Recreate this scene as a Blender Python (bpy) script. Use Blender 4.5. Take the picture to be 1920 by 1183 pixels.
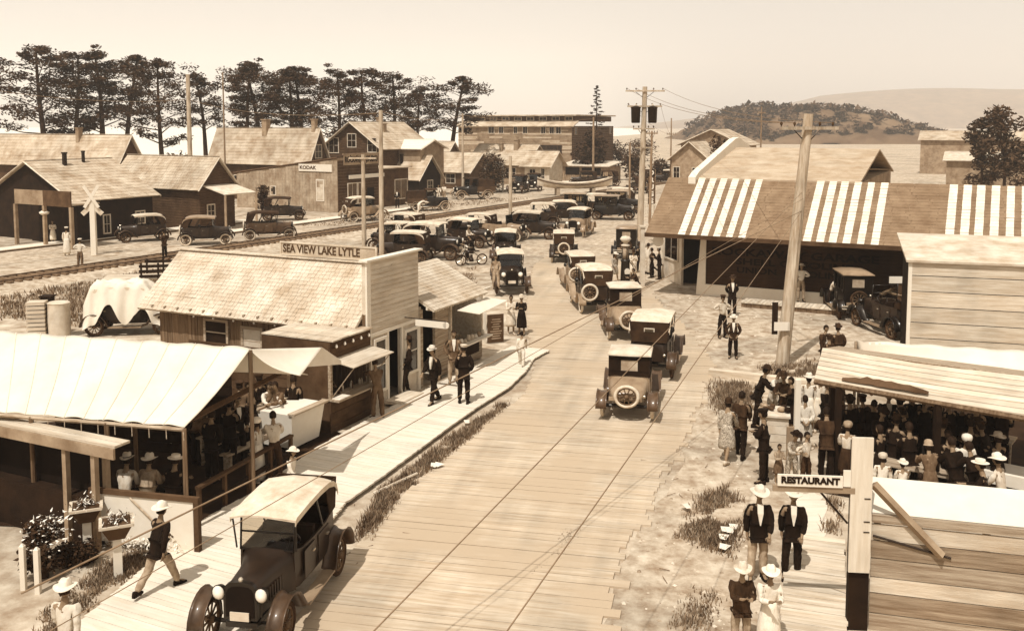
import bpy, bmesh, math, random
from mathutils import Vector, Matrix
random.seed(7)
for _o in list(bpy.data.objects): bpy.data.objects.remove(_o, do_unlink=True)
SC = bpy.context.scene
C = SC.collection
R_ = math.radians
# ------------------------------------------------------------------ camera
CAM_H, F_PX, HORIZON, PITCH = 8.6, 1790.0, 235.0, R_(5.0)
PP_Y = HORIZON + F_PX*math.tan(PITCH)          # principal row in the 1920x1183 frame
cam_d = bpy.data.cameras.new('camera'); cam = bpy.data.objects.new('camera', cam_d); C.objects.link(cam)
cam.location = (0, 0, CAM_H); cam.rotation_euler = (math.pi/2-PITCH, 0, 0)
cam_d.sensor_width = 36; cam_d.lens = 36*F_PX/1920; cam_d.shift_y = -(591.5-PP_Y)/1920
cam_d.clip_start = .1; cam_d.clip_end = 12000
SC.camera = cam
# ------------------------------------------------------------------ world and sun
SUN_AZ = Vector((-.42, -.907)); SUN_EL = R_(60)     # horizontal direction towards the sun
W = bpy.data.worlds.new('World'); SC.world = W; W.use_nodes = True
nt = W.node_tree; bg = nt.nodes['Background']
sky = nt.nodes.new('ShaderNodeTexSky'); sky.sky_type = 'NISHITA'; sky.sun_disc = False
sky.sun_elevation = SUN_EL; sky.sun_rotation = math.atan2(SUN_AZ.x, SUN_AZ.y); sky.air_density = 1.0; sky.dust_density = 3.0; sky.ozone_density = 1.0
bw = nt.nodes.new('ShaderNodeRGBToBW'); nt.links.new(sky.outputs[0], bw.inputs[0])
mulc = nt.nodes.new('ShaderNodeMix'); mulc.data_type = 'RGBA'; mulc.blend_type = 'MULTIPLY'; mulc.inputs[0].default_value = 1
pw_ = nt.nodes.new('ShaderNodeMath'); pw_.operation = 'POWER'; pw_.inputs[1].default_value = .4; nt.links.new(bw.outputs[0], pw_.inputs[0])
sc_ = nt.nodes.new('ShaderNodeMath'); sc_.operation = 'MULTIPLY'; sc_.inputs[1].default_value = 3.4; nt.links.new(pw_.outputs[0], sc_.inputs[0])   # a plate blind to red renders blue sky nearly white
nt.links.new(sc_.outputs[0], mulc.inputs[6]); mulc.inputs[7].default_value = (1.0, .93, .845, 1)   # the plate's sepia tone
nt.links.new(mulc.outputs[2], bg.inputs[0]); bg.inputs[1].default_value = .13
sun_d = bpy.data.lights.new('sun', 'SUN'); sun_d.energy = 4.6; sun_d.angle = R_(.55); sun_d.color = (1, .99, .97)
sun = bpy.data.objects.new('sun', sun_d); C.objects.link(sun)
_to = Vector((SUN_AZ.x*math.cos(SUN_EL), SUN_AZ.y*math.cos(SUN_EL), math.sin(SUN_EL)))
sun.rotation_euler = _to.to_track_quat('Z', 'Y').to_euler(); sun.location = (0, -20, 60)
vs = SC.view_settings; vs.view_transform = 'Standard'; vs.look = 'None'; vs.gamma = 1; vs.exposure = 0.0; vs.use_curve_mapping = False
SC.cycles.max_bounces = 5; SC.cycles.volume_bounces = 1; SC.cycles.diffuse_bounces = 3; SC.cycles.glossy_bounces = 2; SC.cycles.transmission_bounces = 3; SC.cycles.transparent_max_bounces = 6
SC.cycles.use_denoising = True; SC.cycles.caustics_reflective = False; SC.cycles.caustics_refractive = False
# ------------------------------------------------------------------ from photograph rows and columns to places
_F = Vector((0, math.cos(PITCH), -math.sin(PITCH))); _U = Vector((0, math.sin(PITCH), math.cos(PITCH))); _E = Vector((0, 0, CAM_H))
def ray(px, py): return _F + Vector(((px-960)/F_PX, 0, 0)) + _U*((PP_Y-py)/F_PX)
def P(px, py, z=0.0):
    d = ray(px, py); return _E + d*((z-CAM_H)/d.z)
def PY(px, py, Y):
    d = ray(px, py); return _E + d*(Y/d.y)
def proj(p):
    q = Vector(p)-_E; dz = q.dot(_F); return (960+F_PX*q.x/dz, PP_Y-F_PX*q.dot(_U)/dz)
def z_at(xy, py):
    """height at the place xy which shows at row py"""
    lo, hi = -3.0, 60.0
    for _ in range(40):
        m = (lo+hi)/2
        if proj((xy[0], xy[1], m))[1] > py: lo = m
        else: hi = m
    return (lo+hi)/2
def t_to(o, d, px, z=0.0):
    """distance along d from o to where column px is crossed"""
    a = Vector((o[0], o[1], z))-_E; v = Vector((d[0], d[1], 0)); k = (px-960)/F_PX
    return (k*a.dot(_F)-a.x)/(v.x-k*v.dot(_F))
def V(x, y, z=0): return Vector((x, y, z))
A = V(.43, .903).normalized()          # along the shop fronts
B = V(-A.y, A.x)                       # away from the street, to the left
def ang(d): return math.atan2(d[1], d[0])
# ------------------------------------------------------------------ materials
def sep(v):
    """sepia colour (linear) for a tone v"""
    pts = [(0, (10, 5, 2)), (.1, (32, 20, 12)), (.25, (70, 48, 30)), (.4, (108, 83, 60)), (.6, (171, 145, 115)), (.8, (226, 211, 187)), (1, (246, 236, 220))]
    v = max(0, min(1, v))
    for (a, ca), (b, cb) in zip(pts, pts[1:]):
        if v <= b:
            k = (v-a)/(b-a); c = [x+(y-x)*k for x, y in zip(ca, cb)]; break
    out = []
    for x in c:
        x /= 255; out.append(x/12.92 if x <= .04045 else ((x+.055)/1.055)**2.4)
    return (out[0]*.88, out[1]*.88, out[2]*.88, 1)
MATS = {}
def mat(name, v, dv=.06, scale=6.0, rough=.85, bump=.0, stretch=(1, 1, 1), rnd=.0, metal=0.0, fine=40.0, coat=0.0, patch=0.0, pscale=.6):
    if name in MATS: return MATS[name]
    m = bpy.data.materials.new(name); m.use_nodes = True; n = m.node_tree; L = n.links
    bs = n.nodes['Principled BSDF']; bs.inputs['Roughness'].default_value = rough; bs.inputs['Metallic'].default_value = metal
    bs.inputs['Specular IOR Level'].default_value = .35 if rough < .6 else .12; bs.inputs['Specular Tint'].default_value = (1, .86, .7, 1)
    if coat: bs.inputs['Coat Weight'].default_value = coat; bs.inputs['Coat Roughness'].default_value = .15
    tc = n.nodes.new('ShaderNodeTexCoord'); mp = n.nodes.new('ShaderNodeMapping'); mp.inputs['Scale'].default_value = stretch
    L.new(tc.outputs['Object'], mp.inputs[0])
    if rnd:
        oi = n.nodes.new('ShaderNodeObjectInfo'); sm = n.nodes.new('ShaderNodeMath'); sm.operation = 'MULTIPLY'; sm.inputs[1].default_value = 61
        L.new(oi.outputs['Random'], sm.inputs[0]); L.new(sm.outputs[0], mp.inputs['Location'])
    no = n.nodes.new('ShaderNodeTexNoise'); no.inputs['Scale'].default_value = scale; no.inputs['Detail'].default_value = 5; no.inputs['Roughness'].default_value = .65
    L.new(mp.outputs[0], no.inputs['Vector'])
    cr = n.nodes.new('ShaderNodeValToRGB'); e = cr.color_ramp.elements
    e[0].position = .3; e[1].position = .7; e[0].color = sep(v-dv); e[1].color = sep(v+dv)
    L.new(no.outputs['Fac'], cr.inputs[0]); col = cr.outputs[0]
    if patch:
        n2 = n.nodes.new('ShaderNodeTexNoise'); n2.inputs['Scale'].default_value = pscale; n2.inputs['Detail'].default_value = 4
        ge = n.nodes.new('ShaderNodeNewGeometry'); L.new(ge.outputs['Position'], n2.inputs['Vector'])
        c2 = n.nodes.new('ShaderNodeMapRange'); c2.inputs[1].default_value = .45; c2.inputs[2].default_value = .68; c2.inputs[3].default_value = 1; c2.inputs[4].default_value = 1-patch
        L.new(n2.outputs['Fac'], c2.inputs[0])
        mx = n.nodes.new('ShaderNodeMix'); mx.data_type = 'RGBA'; mx.blend_type = 'MULTIPLY'; mx.inputs[0].default_value = 1
        L.new(col, mx.inputs[6]); L.new(c2.outputs[0], mx.inputs[7]); col = mx.outputs[2]
    if rnd:
        oi = n.nodes.new('ShaderNodeObjectInfo'); mr = n.nodes.new('ShaderNodeMapRange')
        mr.inputs[3].default_value = 1-rnd; mr.inputs[4].default_value = 1+rnd; L.new(oi.outputs['Random'], mr.inputs[0])
        mx = n.nodes.new('ShaderNodeMix'); mx.data_type = 'RGBA'; mx.blend_type = 'MULTIPLY'; mx.inputs[0].default_value = 1
        L.new(col, mx.inputs[6]); L.new(mr.outputs[0], mx.inputs[7]); col = mx.outputs[2]
    L.new(col, bs.inputs['Base Color'])
    if bump:
        nb = n.nodes.new('ShaderNodeTexNoise'); nb.inputs['Scale'].default_value = fine; nb.inputs['Detail'].default_value = 4
        L.new(mp.outputs[0], nb.inputs['Vector'])
        bm_ = n.nodes.new('ShaderNodeBump'); bm_.inputs['Strength'].default_value = bump; bm_.inputs['Distance'].default_value = .02
        L.new(nb.outputs['Fac'], bm_.inputs['Height']); L.new(bm_.outputs[0], bs.inputs['Normal'])
    MATS[name] = m; return m
def ruts(m, a):
    """long wheel-worn streaks and dust lying along the road direction a"""
    n = m.node_tree; L = n.links; bs = n.nodes['Principled BSDF']; src = bs.inputs['Base Color'].links[0].from_socket
    ge = n.nodes.new('ShaderNodeNewGeometry'); mp = n.nodes.new('ShaderNodeMapping'); mp.vector_type = 'POINT'; mp.inputs['Rotation'].default_value = (0, 0, -a); L.new(ge.outputs['Position'], mp.inputs[0])
    sc = n.nodes.new('ShaderNodeVectorMath'); sc.operation = 'MULTIPLY'; sc.inputs[1].default_value = (.09, 1.5, 1); L.new(mp.outputs[0], sc.inputs[0])
    for dim, scale, lo, hi, out, detail in ((sc.outputs[0], 1.0, .35, .7, .8, 3), (ge.outputs['Position'], .23, .5, .75, .86, 6)):
        no = n.nodes.new('ShaderNodeTexNoise'); no.inputs['Scale'].default_value = scale; no.inputs['Detail'].default_value = detail; L.new(dim, no.inputs['Vector'])
        mr = n.nodes.new('ShaderNodeMapRange'); mr.inputs[1].default_value = lo; mr.inputs[2].default_value = hi; mr.inputs[3].default_value = 1.06; mr.inputs[4].default_value = out; L.new(no.outputs['Fac'], mr.inputs[0])
        mx = n.nodes.new('ShaderNodeMix'); mx.data_type = 'RGBA'; mx.blend_type = 'MULTIPLY'; mx.inputs[0].default_value = 1; L.new(src, mx.inputs[6]); L.new(mr.outputs[0], mx.inputs[7]); src = mx.outputs[2]
    du = n.nodes.new('ShaderNodeTexNoise'); du.inputs['Scale'].default_value = .35; du.inputs['Detail'].default_value = 7; L.new(ge.outputs['Position'], du.inputs['Vector'])
    mr = n.nodes.new('ShaderNodeMapRange'); mr.inputs[1].default_value = .47; mr.inputs[2].default_value = .6; L.new(du.outputs['Fac'], mr.inputs[0])
    mx = n.nodes.new('ShaderNodeMix'); mx.data_type = 'RGBA'; L.new(mr.outputs[0], mx.inputs[0]); L.new(src, mx.inputs[6]); mx.inputs[7].default_value = sep(.67); L.new(mx.outputs[2], bs.inputs['Base Color'])
def glass(name='window glass', v=.1):
    return mat(name, v, .03, 2, rough=.08, coat=.4)
M_sand = mat('sandy ground', .65, .13, 1.3, bump=1.0, fine=6, patch=.30, pscale=.12)
M_dirt = mat('dusty dirt', .64, .13, 2.2, bump=1.0, fine=7, patch=.28, pscale=.35)
M_plank = mat('dusty road plank', .69, .07, 2.2, bump=.4, fine=18, stretch=(.35, 5, 5), rnd=.06, patch=.14, pscale=.5)
ruts(M_plank, math.atan2(.978, .208))
M_walk = mat('pale walk plank', .83, .06, 2.0, bump=.3, fine=16, stretch=(.5, 4, 4), rnd=.05, patch=.1, pscale=.8)
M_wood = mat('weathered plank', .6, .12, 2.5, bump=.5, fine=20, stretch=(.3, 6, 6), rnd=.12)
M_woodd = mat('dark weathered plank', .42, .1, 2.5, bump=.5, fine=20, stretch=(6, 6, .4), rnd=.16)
M_pale = mat('pale sawn plank', .74, .08, 2.0, bump=.4, fine=16, stretch=(.4, 5, 5), rnd=.12, patch=.18, pscale=1.1)
M_white = mat('white paint', .87, .04, 3.0, bump=.15, rough=.7)
M_offw = mat('worn white paint', .77, .08, 2.0, bump=.3, rough=.8, rnd=.05, patch=.12, pscale=1.2)
M_shing = mat('weathered shingle', .74, .1, 1.2, bump=.4, fine=14, rnd=.08, patch=.14, pscale=.5)
M_shing2 = mat('grey shingle', .66, .1, .8, bump=.4, fine=10, rnd=.06, patch=.2, pscale=.3)
M_roofd = mat('old shingle', .6, .1, .8, bump=.4, fine=10, patch=.22, pscale=.3)
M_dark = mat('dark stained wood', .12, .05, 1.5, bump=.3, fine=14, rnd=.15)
M_brown = mat('brown stained wall', .3, .07, 1.5, bump=.3, fine=12, rnd=.12)
M_tan = mat('tan wall', .56, .08, 1.5, bump=.3, fine=12, rnd=.1, patch=.14)
M_canvas = mat('white canvas', .85, .035, 1.6, rough=.9, bump=.25, fine=10, patch=.10, pscale=.9)
M_canvas2 = mat('weathered canvas', .86, .05, 2.0, rough=.9, bump=.25, fine=8)
M_black = mat('black enamel', .045, .02, 4, rough=.38, coat=.25, rnd=.3)
M_dusty = mat('dusty dark paint', .13, .05, 3, rough=.5, coat=.12, rnd=.25)
M_grey = mat('grey car paint', .3, .06, 3, rough=.4, coat=.25, rnd=.15)
M_ltan = mat('light car paint', .55, .06, 3, rough=.45, coat=.2, rnd=.1)
M_top = mat('dusty sun toned car top', .74, .07, 3, rough=.85, bump=.2, rnd=.14)  # dusty tan, paled in its colour for the sun on the tops
M_topd = mat('dark car top fabric', .2, .06, 3, rough=.85, bump=.2, rnd=.2)
M_tyre = mat('dark tyre', .22, .08, 6, rough=.9)
M_tyrew = mat('pale tyre', .74, .08, 6, rough=.9, rnd=.1)
M_rim = mat('wood spoke', .36, .1, 6, rough=.6)
M_chrome = mat('nickel', .8, .05, 5, rough=.25, metal=.7)
M_lens = mat('lamp glass', .9, .04, 5, rough=.15)
M_seat = mat('dark upholstery', .12, .04, 6, rough=.7)
M_glass = glass()
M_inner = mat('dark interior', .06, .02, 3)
M_pole = mat('pole wood', .66, .1, 2.5, bump=.4, fine=14, stretch=(4, 4, .4), rnd=.1, patch=.18, pscale=1.5)
M_poled = mat('far pole wood', .5, .1, 2, bump=.2, stretch=(4, 4, .4), rnd=.15)
M_iron = mat('dark iron', .12, .04, 6, rough=.5, metal=.3)
M_rail = mat('rail steel', .3, .08, 6, rough=.5, metal=.3)
M_tie = mat('creosoted tie', .44, .08, 3, bump=.4, rnd=.2)
M_wire = mat('copper wire', .5, .05, 4, rough=.6)
M_leaf = mat('cypress foliage', .23, .07, .4, rough=.8)
M_leaf2 = mat('shrub foliage', .27, .1, 1.5, rough=.8)
M_bark = mat('bark', .22, .07, 3, bump=.5)
M_grass = mat('dry grass', .52, .14, 1.5, rough=.9)
M_weed = mat('dark weeds', .4, .12, 1.5, rough=.9)
M_flower = mat('white petals', .95, .03, 5, rough=.7)
M_hill = mat('hill scrub', .4, .1, .03, bump=.8, fine=.08, patch=.2, pscale=.01)
M_skin = mat('skin', .52, .05, 8, rough=.6, rnd=.12)
M_hair = mat('dark hair', .12, .05, 20, rough=.7, rnd=.4)
M_ink = mat('sign ink', .12, .03, 8, rough=.8)
M_ink2 = mat('brown sign ink', .3, .04, 8, rough=.8)
# ------------------------------------------------------------------ mesh helper
KIDS = {}
class MB:
    def __init__(s): s.v = []; s.f = []; s.m = []
    def add(s, vs, fs, mi=0, M=None):
        b = len(s.v)
        s.v += [tuple(M @ Vector(p)) for p in vs] if M else [tuple(p) for p in vs]
        s.f += [tuple(b+i for i in f) for f in fs]; s.m += [mi]*len(fs); return s
    def box(s, c, d, mi=0, M=None, rz=0, top=1.0):
        x, y, z = d[0]/2, d[1]/2, d[2]/2; T = Matrix.Translation(c) @ Matrix.Rotation(rz, 4, 'Z')
        if M: T = M @ T
        vs = [(a*x*(top if k > 0 else 1), b*y*(top if k > 0 else 1), k*z) for k in (-1, 1) for a, b in ((-1, -1), (1, -1), (1, 1), (-1, 1))]
        return s.add(vs, [(3, 2, 1, 0), (4, 5, 6, 7), (0, 1, 5, 4), (1, 2, 6, 5), (2, 3, 7, 6), (3, 0, 4, 7)], mi, T)
    def loft(s, secs, mi=0, caps=True, closed=True, M=None):
        n = len(secs[0]); vs = [p for sec in secs for p in sec]; fs = []
        for i in range(len(secs)-1):
            for j in range(n if closed else n-1):
                k = (j+1) % n; fs.append((i*n+j, i*n+k, (i+1)*n+k, (i+1)*n+j))
        if caps and closed: fs.append(tuple(range(n-1, -1, -1))); fs.append(tuple((len(secs)-1)*n+j for j in range(n)))
        return s.add(vs, fs, mi, M)
    def tube(s, pts, r, n=8, mi=0, M=None, caps=True):
        pts = [Vector(p) for p in pts]; rs = r if isinstance(r, (list, tuple)) else [r]*len(pts); secs = []
        up = Vector((0, 0, 1)); d0 = (pts[1]-pts[0]).normalized()
        if abs(d0.z) > .9: up = Vector((1, 0, 0))
        for i, p in enumerate(pts):
            d = (pts[min(i+1, len(pts)-1)]-pts[max(i-1, 0)]).normalized()
            a = d.cross(up); a.normalize(); b = a.cross(d)
            secs.append([p+(a*math.cos(t)+b*math.sin(t))*rs[i] for t in [2*math.pi*k/n for k in range(n)]])
        return s.loft(secs, mi, caps, True, M)
    def lathe(s, prof, n=16, mi=0, M=None):
        secs = [[(r*math.cos(2*math.pi*k/n), r*math.sin(2*math.pi*k/n), z) for k in range(n)] for r, z in prof]
        return s.loft(secs, mi, True, True, M)
    def ring(s, R, r, n=20, k=8, mi=0, M=None):
        vs = []; fs = []
        for i in range(n):
            a = 2*math.pi*i/n
            for j in range(k):
                b = 2*math.pi*j/k; q = R+r*math.cos(b); vs.append((q*math.cos(a), q*math.sin(a), r*math.sin(b)))
        for i in range(n):
            for j in range(k): fs.append((i*k+j, ((i+1) % n)*k+j, ((i+1) % n)*k+(j+1) % k, i*k+(j+1) % k))
        return s.add(vs, fs, mi, M)
    def slab(s, quad, th, mi=0):
        """a plate of thickness th under the four (or more) points"""
        q = [Vector(p) for p in quad]; nrm = (q[1]-q[0]).cross(q[2]-q[0]).normalized()
        if nrm.z < 0 or (abs(nrm.z) < 1e-4 and nrm.y > 0): nrm = -nrm
        n = len(q); vs = q+[p-nrm*th for p in q]
        return s.add(vs, [tuple(range(n)), tuple(range(2*n-1, n-1, -1))]+[(i, i+n, (i+1) % n+n, (i+1) % n) for i in range(n)], mi)
    def mesh(s, name, mats, smooth=False):
        me = bpy.data.meshes.new(name); me.from_pydata(s.v, [], s.f)
        for m in (mats if isinstance(mats, (list, tuple)) else [mats]): me.materials.append(m)
        if any(s.m): me.polygons.foreach_set('material_index', s.m)
        bm = bmesh.new(); bm.from_mesh(me); bmesh.ops.recalc_face_normals(bm, faces=bm.faces); bm.to_mesh(me); bm.free()
        if smooth: me.shade_smooth(); 
        return me
    def build(s, name, mats, parent=None, smooth=False, loc=None, rz=0, edge=None, frame=None):
        if frame: loc, rz = frame; I = (Matrix.Translation(loc) @ Matrix.Rotation(rz, 4, 'Z')).inverted(); s.v = [tuple(I @ Vector(q)) for q in s.v]
        me = s.mesh(name, mats, smooth)
        if smooth and edge is not None: me.set_sharp_from_angle(angle=R_(edge))
        return link(name, me, parent, loc, rz)
def link(name, me, parent=None, loc=None, rz=0):
    o = bpy.data.objects.new(name, me); C.objects.link(o)
    if parent: o.parent = parent; KIDS.setdefault(parent.name, []).append(o)
    if loc is not None: o.location = loc
    if rz: o.rotation_euler = (0, 0, rz)
    return o
def tag(o, label=None, cat=None, group=None, kind=None):
    if label: o['label'] = label
    if cat: o['category'] = cat
    if group: o['group'] = group
    if kind: o['kind'] = kind
    return o
def thing(name, label, cat, loc=(0, 0, 0), rz=0, group=None):
    o = bpy.data.objects.new(name, None); C.objects.link(o); o.location = loc; o.rotation_euler = (0, 0, rz); o.empty_display_size = .3
    return tag(o, label, cat, group)
def struct(name, mb, m, smooth=False): return tag(mb.build(name, m, None, smooth), kind='structure')
def kids(o): return KIDS.get(o.name, [])
def copy_tree(root, loc, rz=0, label=None, scale=1, swap=None):
    """a thing with copies of its parts and their sub-parts; swap exchanges materials"""
    def cp(o, parent):
        c = o.copy(); C.objects.link(c)
        if parent: c.parent = parent; KIDS.setdefault(parent.name, []).append(c)
        for ch in kids(o): cp(ch, c)
        return c
    r = cp(root, None); r.location = loc; r.rotation_euler = (0, 0, rz); r.scale = (scale,)*3
    if label: r['label'] = label
    if swap: recolour(r, swap)
    return r
def recolour(o, swap):
    if o.type == 'MESH':
        for sl in o.material_slots:
            m = sl.material
            if m and m.name in swap: sl.link = 'OBJECT'; sl.material = swap[m.name]
    for ch in kids(o): recolour(ch, swap)
def text_mesh(txt, size, m, depth=.01, bold=.0, spacing=1.0):
    cu = bpy.data.curves.new('lettering', 'FONT'); cu.body = txt; cu.size = size; cu.extrude = depth; cu.offset = bold; cu.align_x = 'CENTER'; cu.align_y = 'CENTER'; cu.space_character = spacing
    cu.resolution_u = 3
    o = bpy.data.objects.new('lettering', cu); C.objects.link(o); dg = bpy.context.evaluated_depsgraph_get()
    me = bpy.data.meshes.new_from_object(o.evaluated_get(dg)); bpy.data.objects.remove(o); bpy.data.curves.remove(cu)
    me.materials.clear(); me.materials.append(m); me.name = 'lettering'; return me
def lettering(txt, size, m, parent, center, right, up, width=None, bold=0.0, name='lettering', depth=.012):
    """flat letters standing on a board: right and up are the directions of the writing"""
    me = text_mesh(txt, size, m, depth, bold)
    right = Vector(right).normalized(); up = Vector(up).normalized(); nrm = right.cross(up)
    s = 1.0
    if width:
        xs = [v.co.x for v in me.vertices]; s = width/max(1e-6, max(xs)-min(xs))
    M = Matrix.Identity(4)
    for i in range(3): M[i][0] = right[i]*s; M[i][1] = up[i]; M[i][2] = nrm[i]; M[i][3] = center[i]
    me.transform(M); return link(name, me, parent)
# ================================================================== the setting
mb = MB(); mb.add([(-2800, -60, 0), (2800, -60, 0), (2800, 3400, 0), (-2800, 3400, 0)], [(0, 1, 2, 3)]); struct('ground', mb, M_sand)
M_sea = mat('hazy sea', .93, .03, .02, rough=.45, bump=.2, fine=.3)  # near-white base colour stands for the glare on the water
mb = MB(); mb.add([(-2790, 150, .03), (-75, 150, .03), (-30, 330, .03), (120, 900, .03), (500, 3390, .03), (-2790, 3390, .03)], [(0, 1, 2, 3, 4, 5)]); struct('sea', mb, M_sea)
def hill_mesh(name, x0, x1, y0, y1, hf, m, nx=70, ny=24):
    vs = []; fs = []
    for j in range(ny+1):
        for i in range(nx+1):
            a, b = i/nx, j/ny; x = x0+(x1-x0)*a; y = y0+(y1-y0)*b; vs.append((x, y, hf(a, b, x, y)))
    for j in range(ny):
        for i in range(nx): q = j*(nx+1)+i; fs.append((q, q+1, q+nx+2, q+nx+1))
    b = MB(); b.add(vs, fs); return struct(name, b, m, True)
from mathutils import noise as NZ
def bump2(a, b): return math.sin(math.pi*min(1, max(0, a)))**1.2*math.sin(math.pi*min(1, max(0, b)))
def h1(a, b, x, y):
    prof = max(0, math.sin(math.pi*min(1, a**.8)))**.85
    return -.6+(19*prof*math.sin(math.pi*b)**.7)*(1+.3*NZ.noise((x*.03, y*.03, 1)))+2.2*NZ.noise((x*.12, y*.12, 3))*min(1, prof*3)
hill_mesh('hill', 99, 222, 430, 640, h1, M_hill, 110, 50)
def h2(a, b, x, y): return -.6+(200*(.35+.65*a**1.3)*min(1, a*4)*math.sin(math.pi*b)**.8)*(1+.16*NZ.noise((x*.002, y*.002, 5)))
hill_mesh('far_hill', 300, 2700, 2300, 3300, h2, M_hill, 60, 20)
# ---- the planked road
RD = V(.208, .978).normalized(); RP = V(RD.y, -RD.x)
def edge(pts):
    q = sorted(((P(x, y).dot(RD), P(x, y).dot(RP)) for x, y in pts)); return q
def ev(e, s):
    if s <= e[0][0]: return e[0][1]
    for (a, qa), (b, qb) in zip(e, e[1:]):
        if s <= b: return qa+(qb-qa)*(s-a)/(b-a)
    return e[-1][1]
EL = edge([(330, 1400), (480, 1240), (595, 1110), (700, 985), (800, 890), (905, 800), (985, 742), (1000, 690), (992, 640), (985, 590), (992, 540), (1000, 500)])
ER = edge([(1050, 1400), (1110, 1240), (1165, 1035), (1215, 965), (1245, 890), (1285, 835), (1300, 780), (1328, 720), (1342, 690), (1312, 650), (1278, 610), (1240, 575), (1215, 540), (1200, 500)])
mb = MB(); n = 40; s0, s1 = 11.0, 62.0; vs = []
for i in range(n+1):
    s = s0+(s1-s0)*i/n; a = RD*s+RP*(ev(EL, s)+.1); b = RD*s+RP*(ev(ER, s)-.12); vs += [(a.x, a.y, .012), (b.x, b.y, .012)]
mb.add(vs, [(2*i, 2*i+1, 2*i+3, 2*i+2) for i in range(n)]); road = struct('road', mb, M_dirt)
s = s0; k = 0; far = MB(); w = .27
while s < s1:
    w = .26+random.random()*.05
    jl, jr = random.uniform(-.05, .08), random.uniform(-.09, .12)
    if random.random() < .06: jr += .3
    q0, q1 = ev(EL, s)-jl, ev(ER, s)+jr
    c = RD*(s+w/2)+RP*((q0+q1)/2); L = q1-q0; zt = .04+random.uniform(-.006, .006)
    if s < 36:
        b = MB(); tl = random.uniform(-.002, .002)
        b.box((0, 0, 0), (L, w-random.uniform(.006, .018), .05))
        o = b.build('plank', M_plank, road, loc=(c.x, c.y, zt-.025), rz=ang(RP)+tl)
    else: far.box((c.x, c.y, zt-.025), (L, w-.02, .05), rz=ang(RP))
    s += w
tag(far.build('far_planks', M_plank, road), kind='stuff')
# sand blown over the planks
def blob(pts, z, seed, sub=5, amp=.12):
    """uneven thin sheet with a ragged edge round the given places"""
    rnd = random.Random(seed); out = []
    for a, b in zip(pts, pts[1:]+pts[:1]):
        for k in range(sub):
            q = a.lerp(b, k/sub); out.append(Vector((q.x+rnd.uniform(-amp, amp), q.y+rnd.uniform(-amp, amp), z)))
    return out
def sheet(name, px, z, m, seed, sub=6, amp=.12, kind='structure'):
    pts = blob([P(x, y) for x, y in px], z, seed, sub, amp); mb = MB(); mb.add(pts, [tuple(range(len(pts)))])
    o = mb.build(name, m); return tag(o, kind=kind)
# the dirt of the crossing and the verge
sheet('dirt_lot', [(1342, 700), (1215, 545), (1190, 470), (1280, 540), (1600, 590), (1720, 660), (1560, 720)], .006, M_dirt, 5, 6, .3)
sheet('verge', [(1120, 1300), (1170, 1040), (1290, 840), (1335, 705), (1540, 712), (1500, 900), (1460, 1300)], .004, M_dirt, 6, 6, .2)
sheet('parking_lot', [(985, 610), (990, 500), (860, 520), (720, 470), (900, 410), (1180, 370), (1205, 420), (1195, 540)], .008, M_dirt, 8, 6, .3)
# ---- the planked walk on the left
WD = A; WP = V(A.y, -A.x)
def edgew(pts): return sorted(((P(x, y).dot(WD), P(x, y).dot(WP)) for x, y in pts))
WL = edgew([(60, 1250), (195, 1140), (275, 1072), (380, 985), (480, 930), (590, 850), (720, 778), (870, 702), (960, 655)])
WR = edgew([(430, 1250), (520, 1110), (645, 955), (720, 901), (850, 803), (905, 765), (955, 733), (984, 704), (1000, 680)])
sw0, sw1 = WL[0][0]+.3, WL[-1][0]
mb = MB(); vs = []
for i in range(31):
    s = sw0+(sw1-sw0)*i/30; a = WD*s+WP*(ev(WL, s)+.1); b = WD*s+WP*(ev(WR, s)-.1); vs += [(a.x, a.y, .02), (b.x, b.y, .02)]
mb.add(vs, [(2*i, 2*i+1, 2*i+3, 2*i+2) for i in range(30)]); walk = struct('sidewalk', mb, M_woodd)
s = sw0
while s < sw1:
    w = .135+random.random()*.02; q0, q1 = ev(WL, s)-random.uniform(-.015, .02), ev(WR, s)+random.uniform(-.012, .018)
    c = WD*(s+w/2)+WP*((q0+q1)/2); b = MB(); b.box((0, 0, 0), (q1-q0, w-random.uniform(.005, .012), .045))
    b.build('plank', M_walk, walk, loc=(c.x, c.y, .125+random.uniform(-.004, .004)), rz=ang(WP)); s += w
mb = MB()
for k in (.12, .88):
    vs = []
    for i in range(31):
        s = sw0+(sw1-sw0)*i/30; p = WD*s+WP*(ev(WL, s)*(1-k)+ev(WR, s)*k); vs.append((p.x, p.y, .055))
    mb.tube(vs, .05, 4)
mb.build('joist', M_woodd, walk)
def plank_walk(name, p, d, L, Wd, z, m, w=.2, th=.05, side=1, parts=True):
    """a boardwalk starting at p running along d, planks laid across to the side"""
    d = Vector((d[0], d[1], 0)).normalized(); sd = Vector((-d.y, d.x, 0))*side
    b = MB(); c = Vector((p[0], p[1], 0))+d*L/2+sd*Wd/2; b.box((c.x, c.y, (z-th)/2), (L-.06, Wd-.1, z-th), rz=ang(d)); base = struct(name, b, M_woodd)
    s = 0; rest = MB()
    while s < L:
        q = Vector((p[0], p[1], 0))+d*(s+w/2)+sd*Wd/2; tgt = MB() if parts else rest
        if parts: tgt.box((0, 0, 0), (Wd+random.uniform(-.05, .05), w-.015, th)); tgt.build('plank', m, base, loc=(q.x, q.y, z-th/2+random.uniform(-.004, .004)), rz=ang(sd))
        else: tgt.box((q.x, q.y, z-th/2), (Wd, w-.015, th), rz=ang(sd))
        s += w
    if not parts: tag(rest.build('planks', m, base), kind='stuff')
    return base
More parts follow.
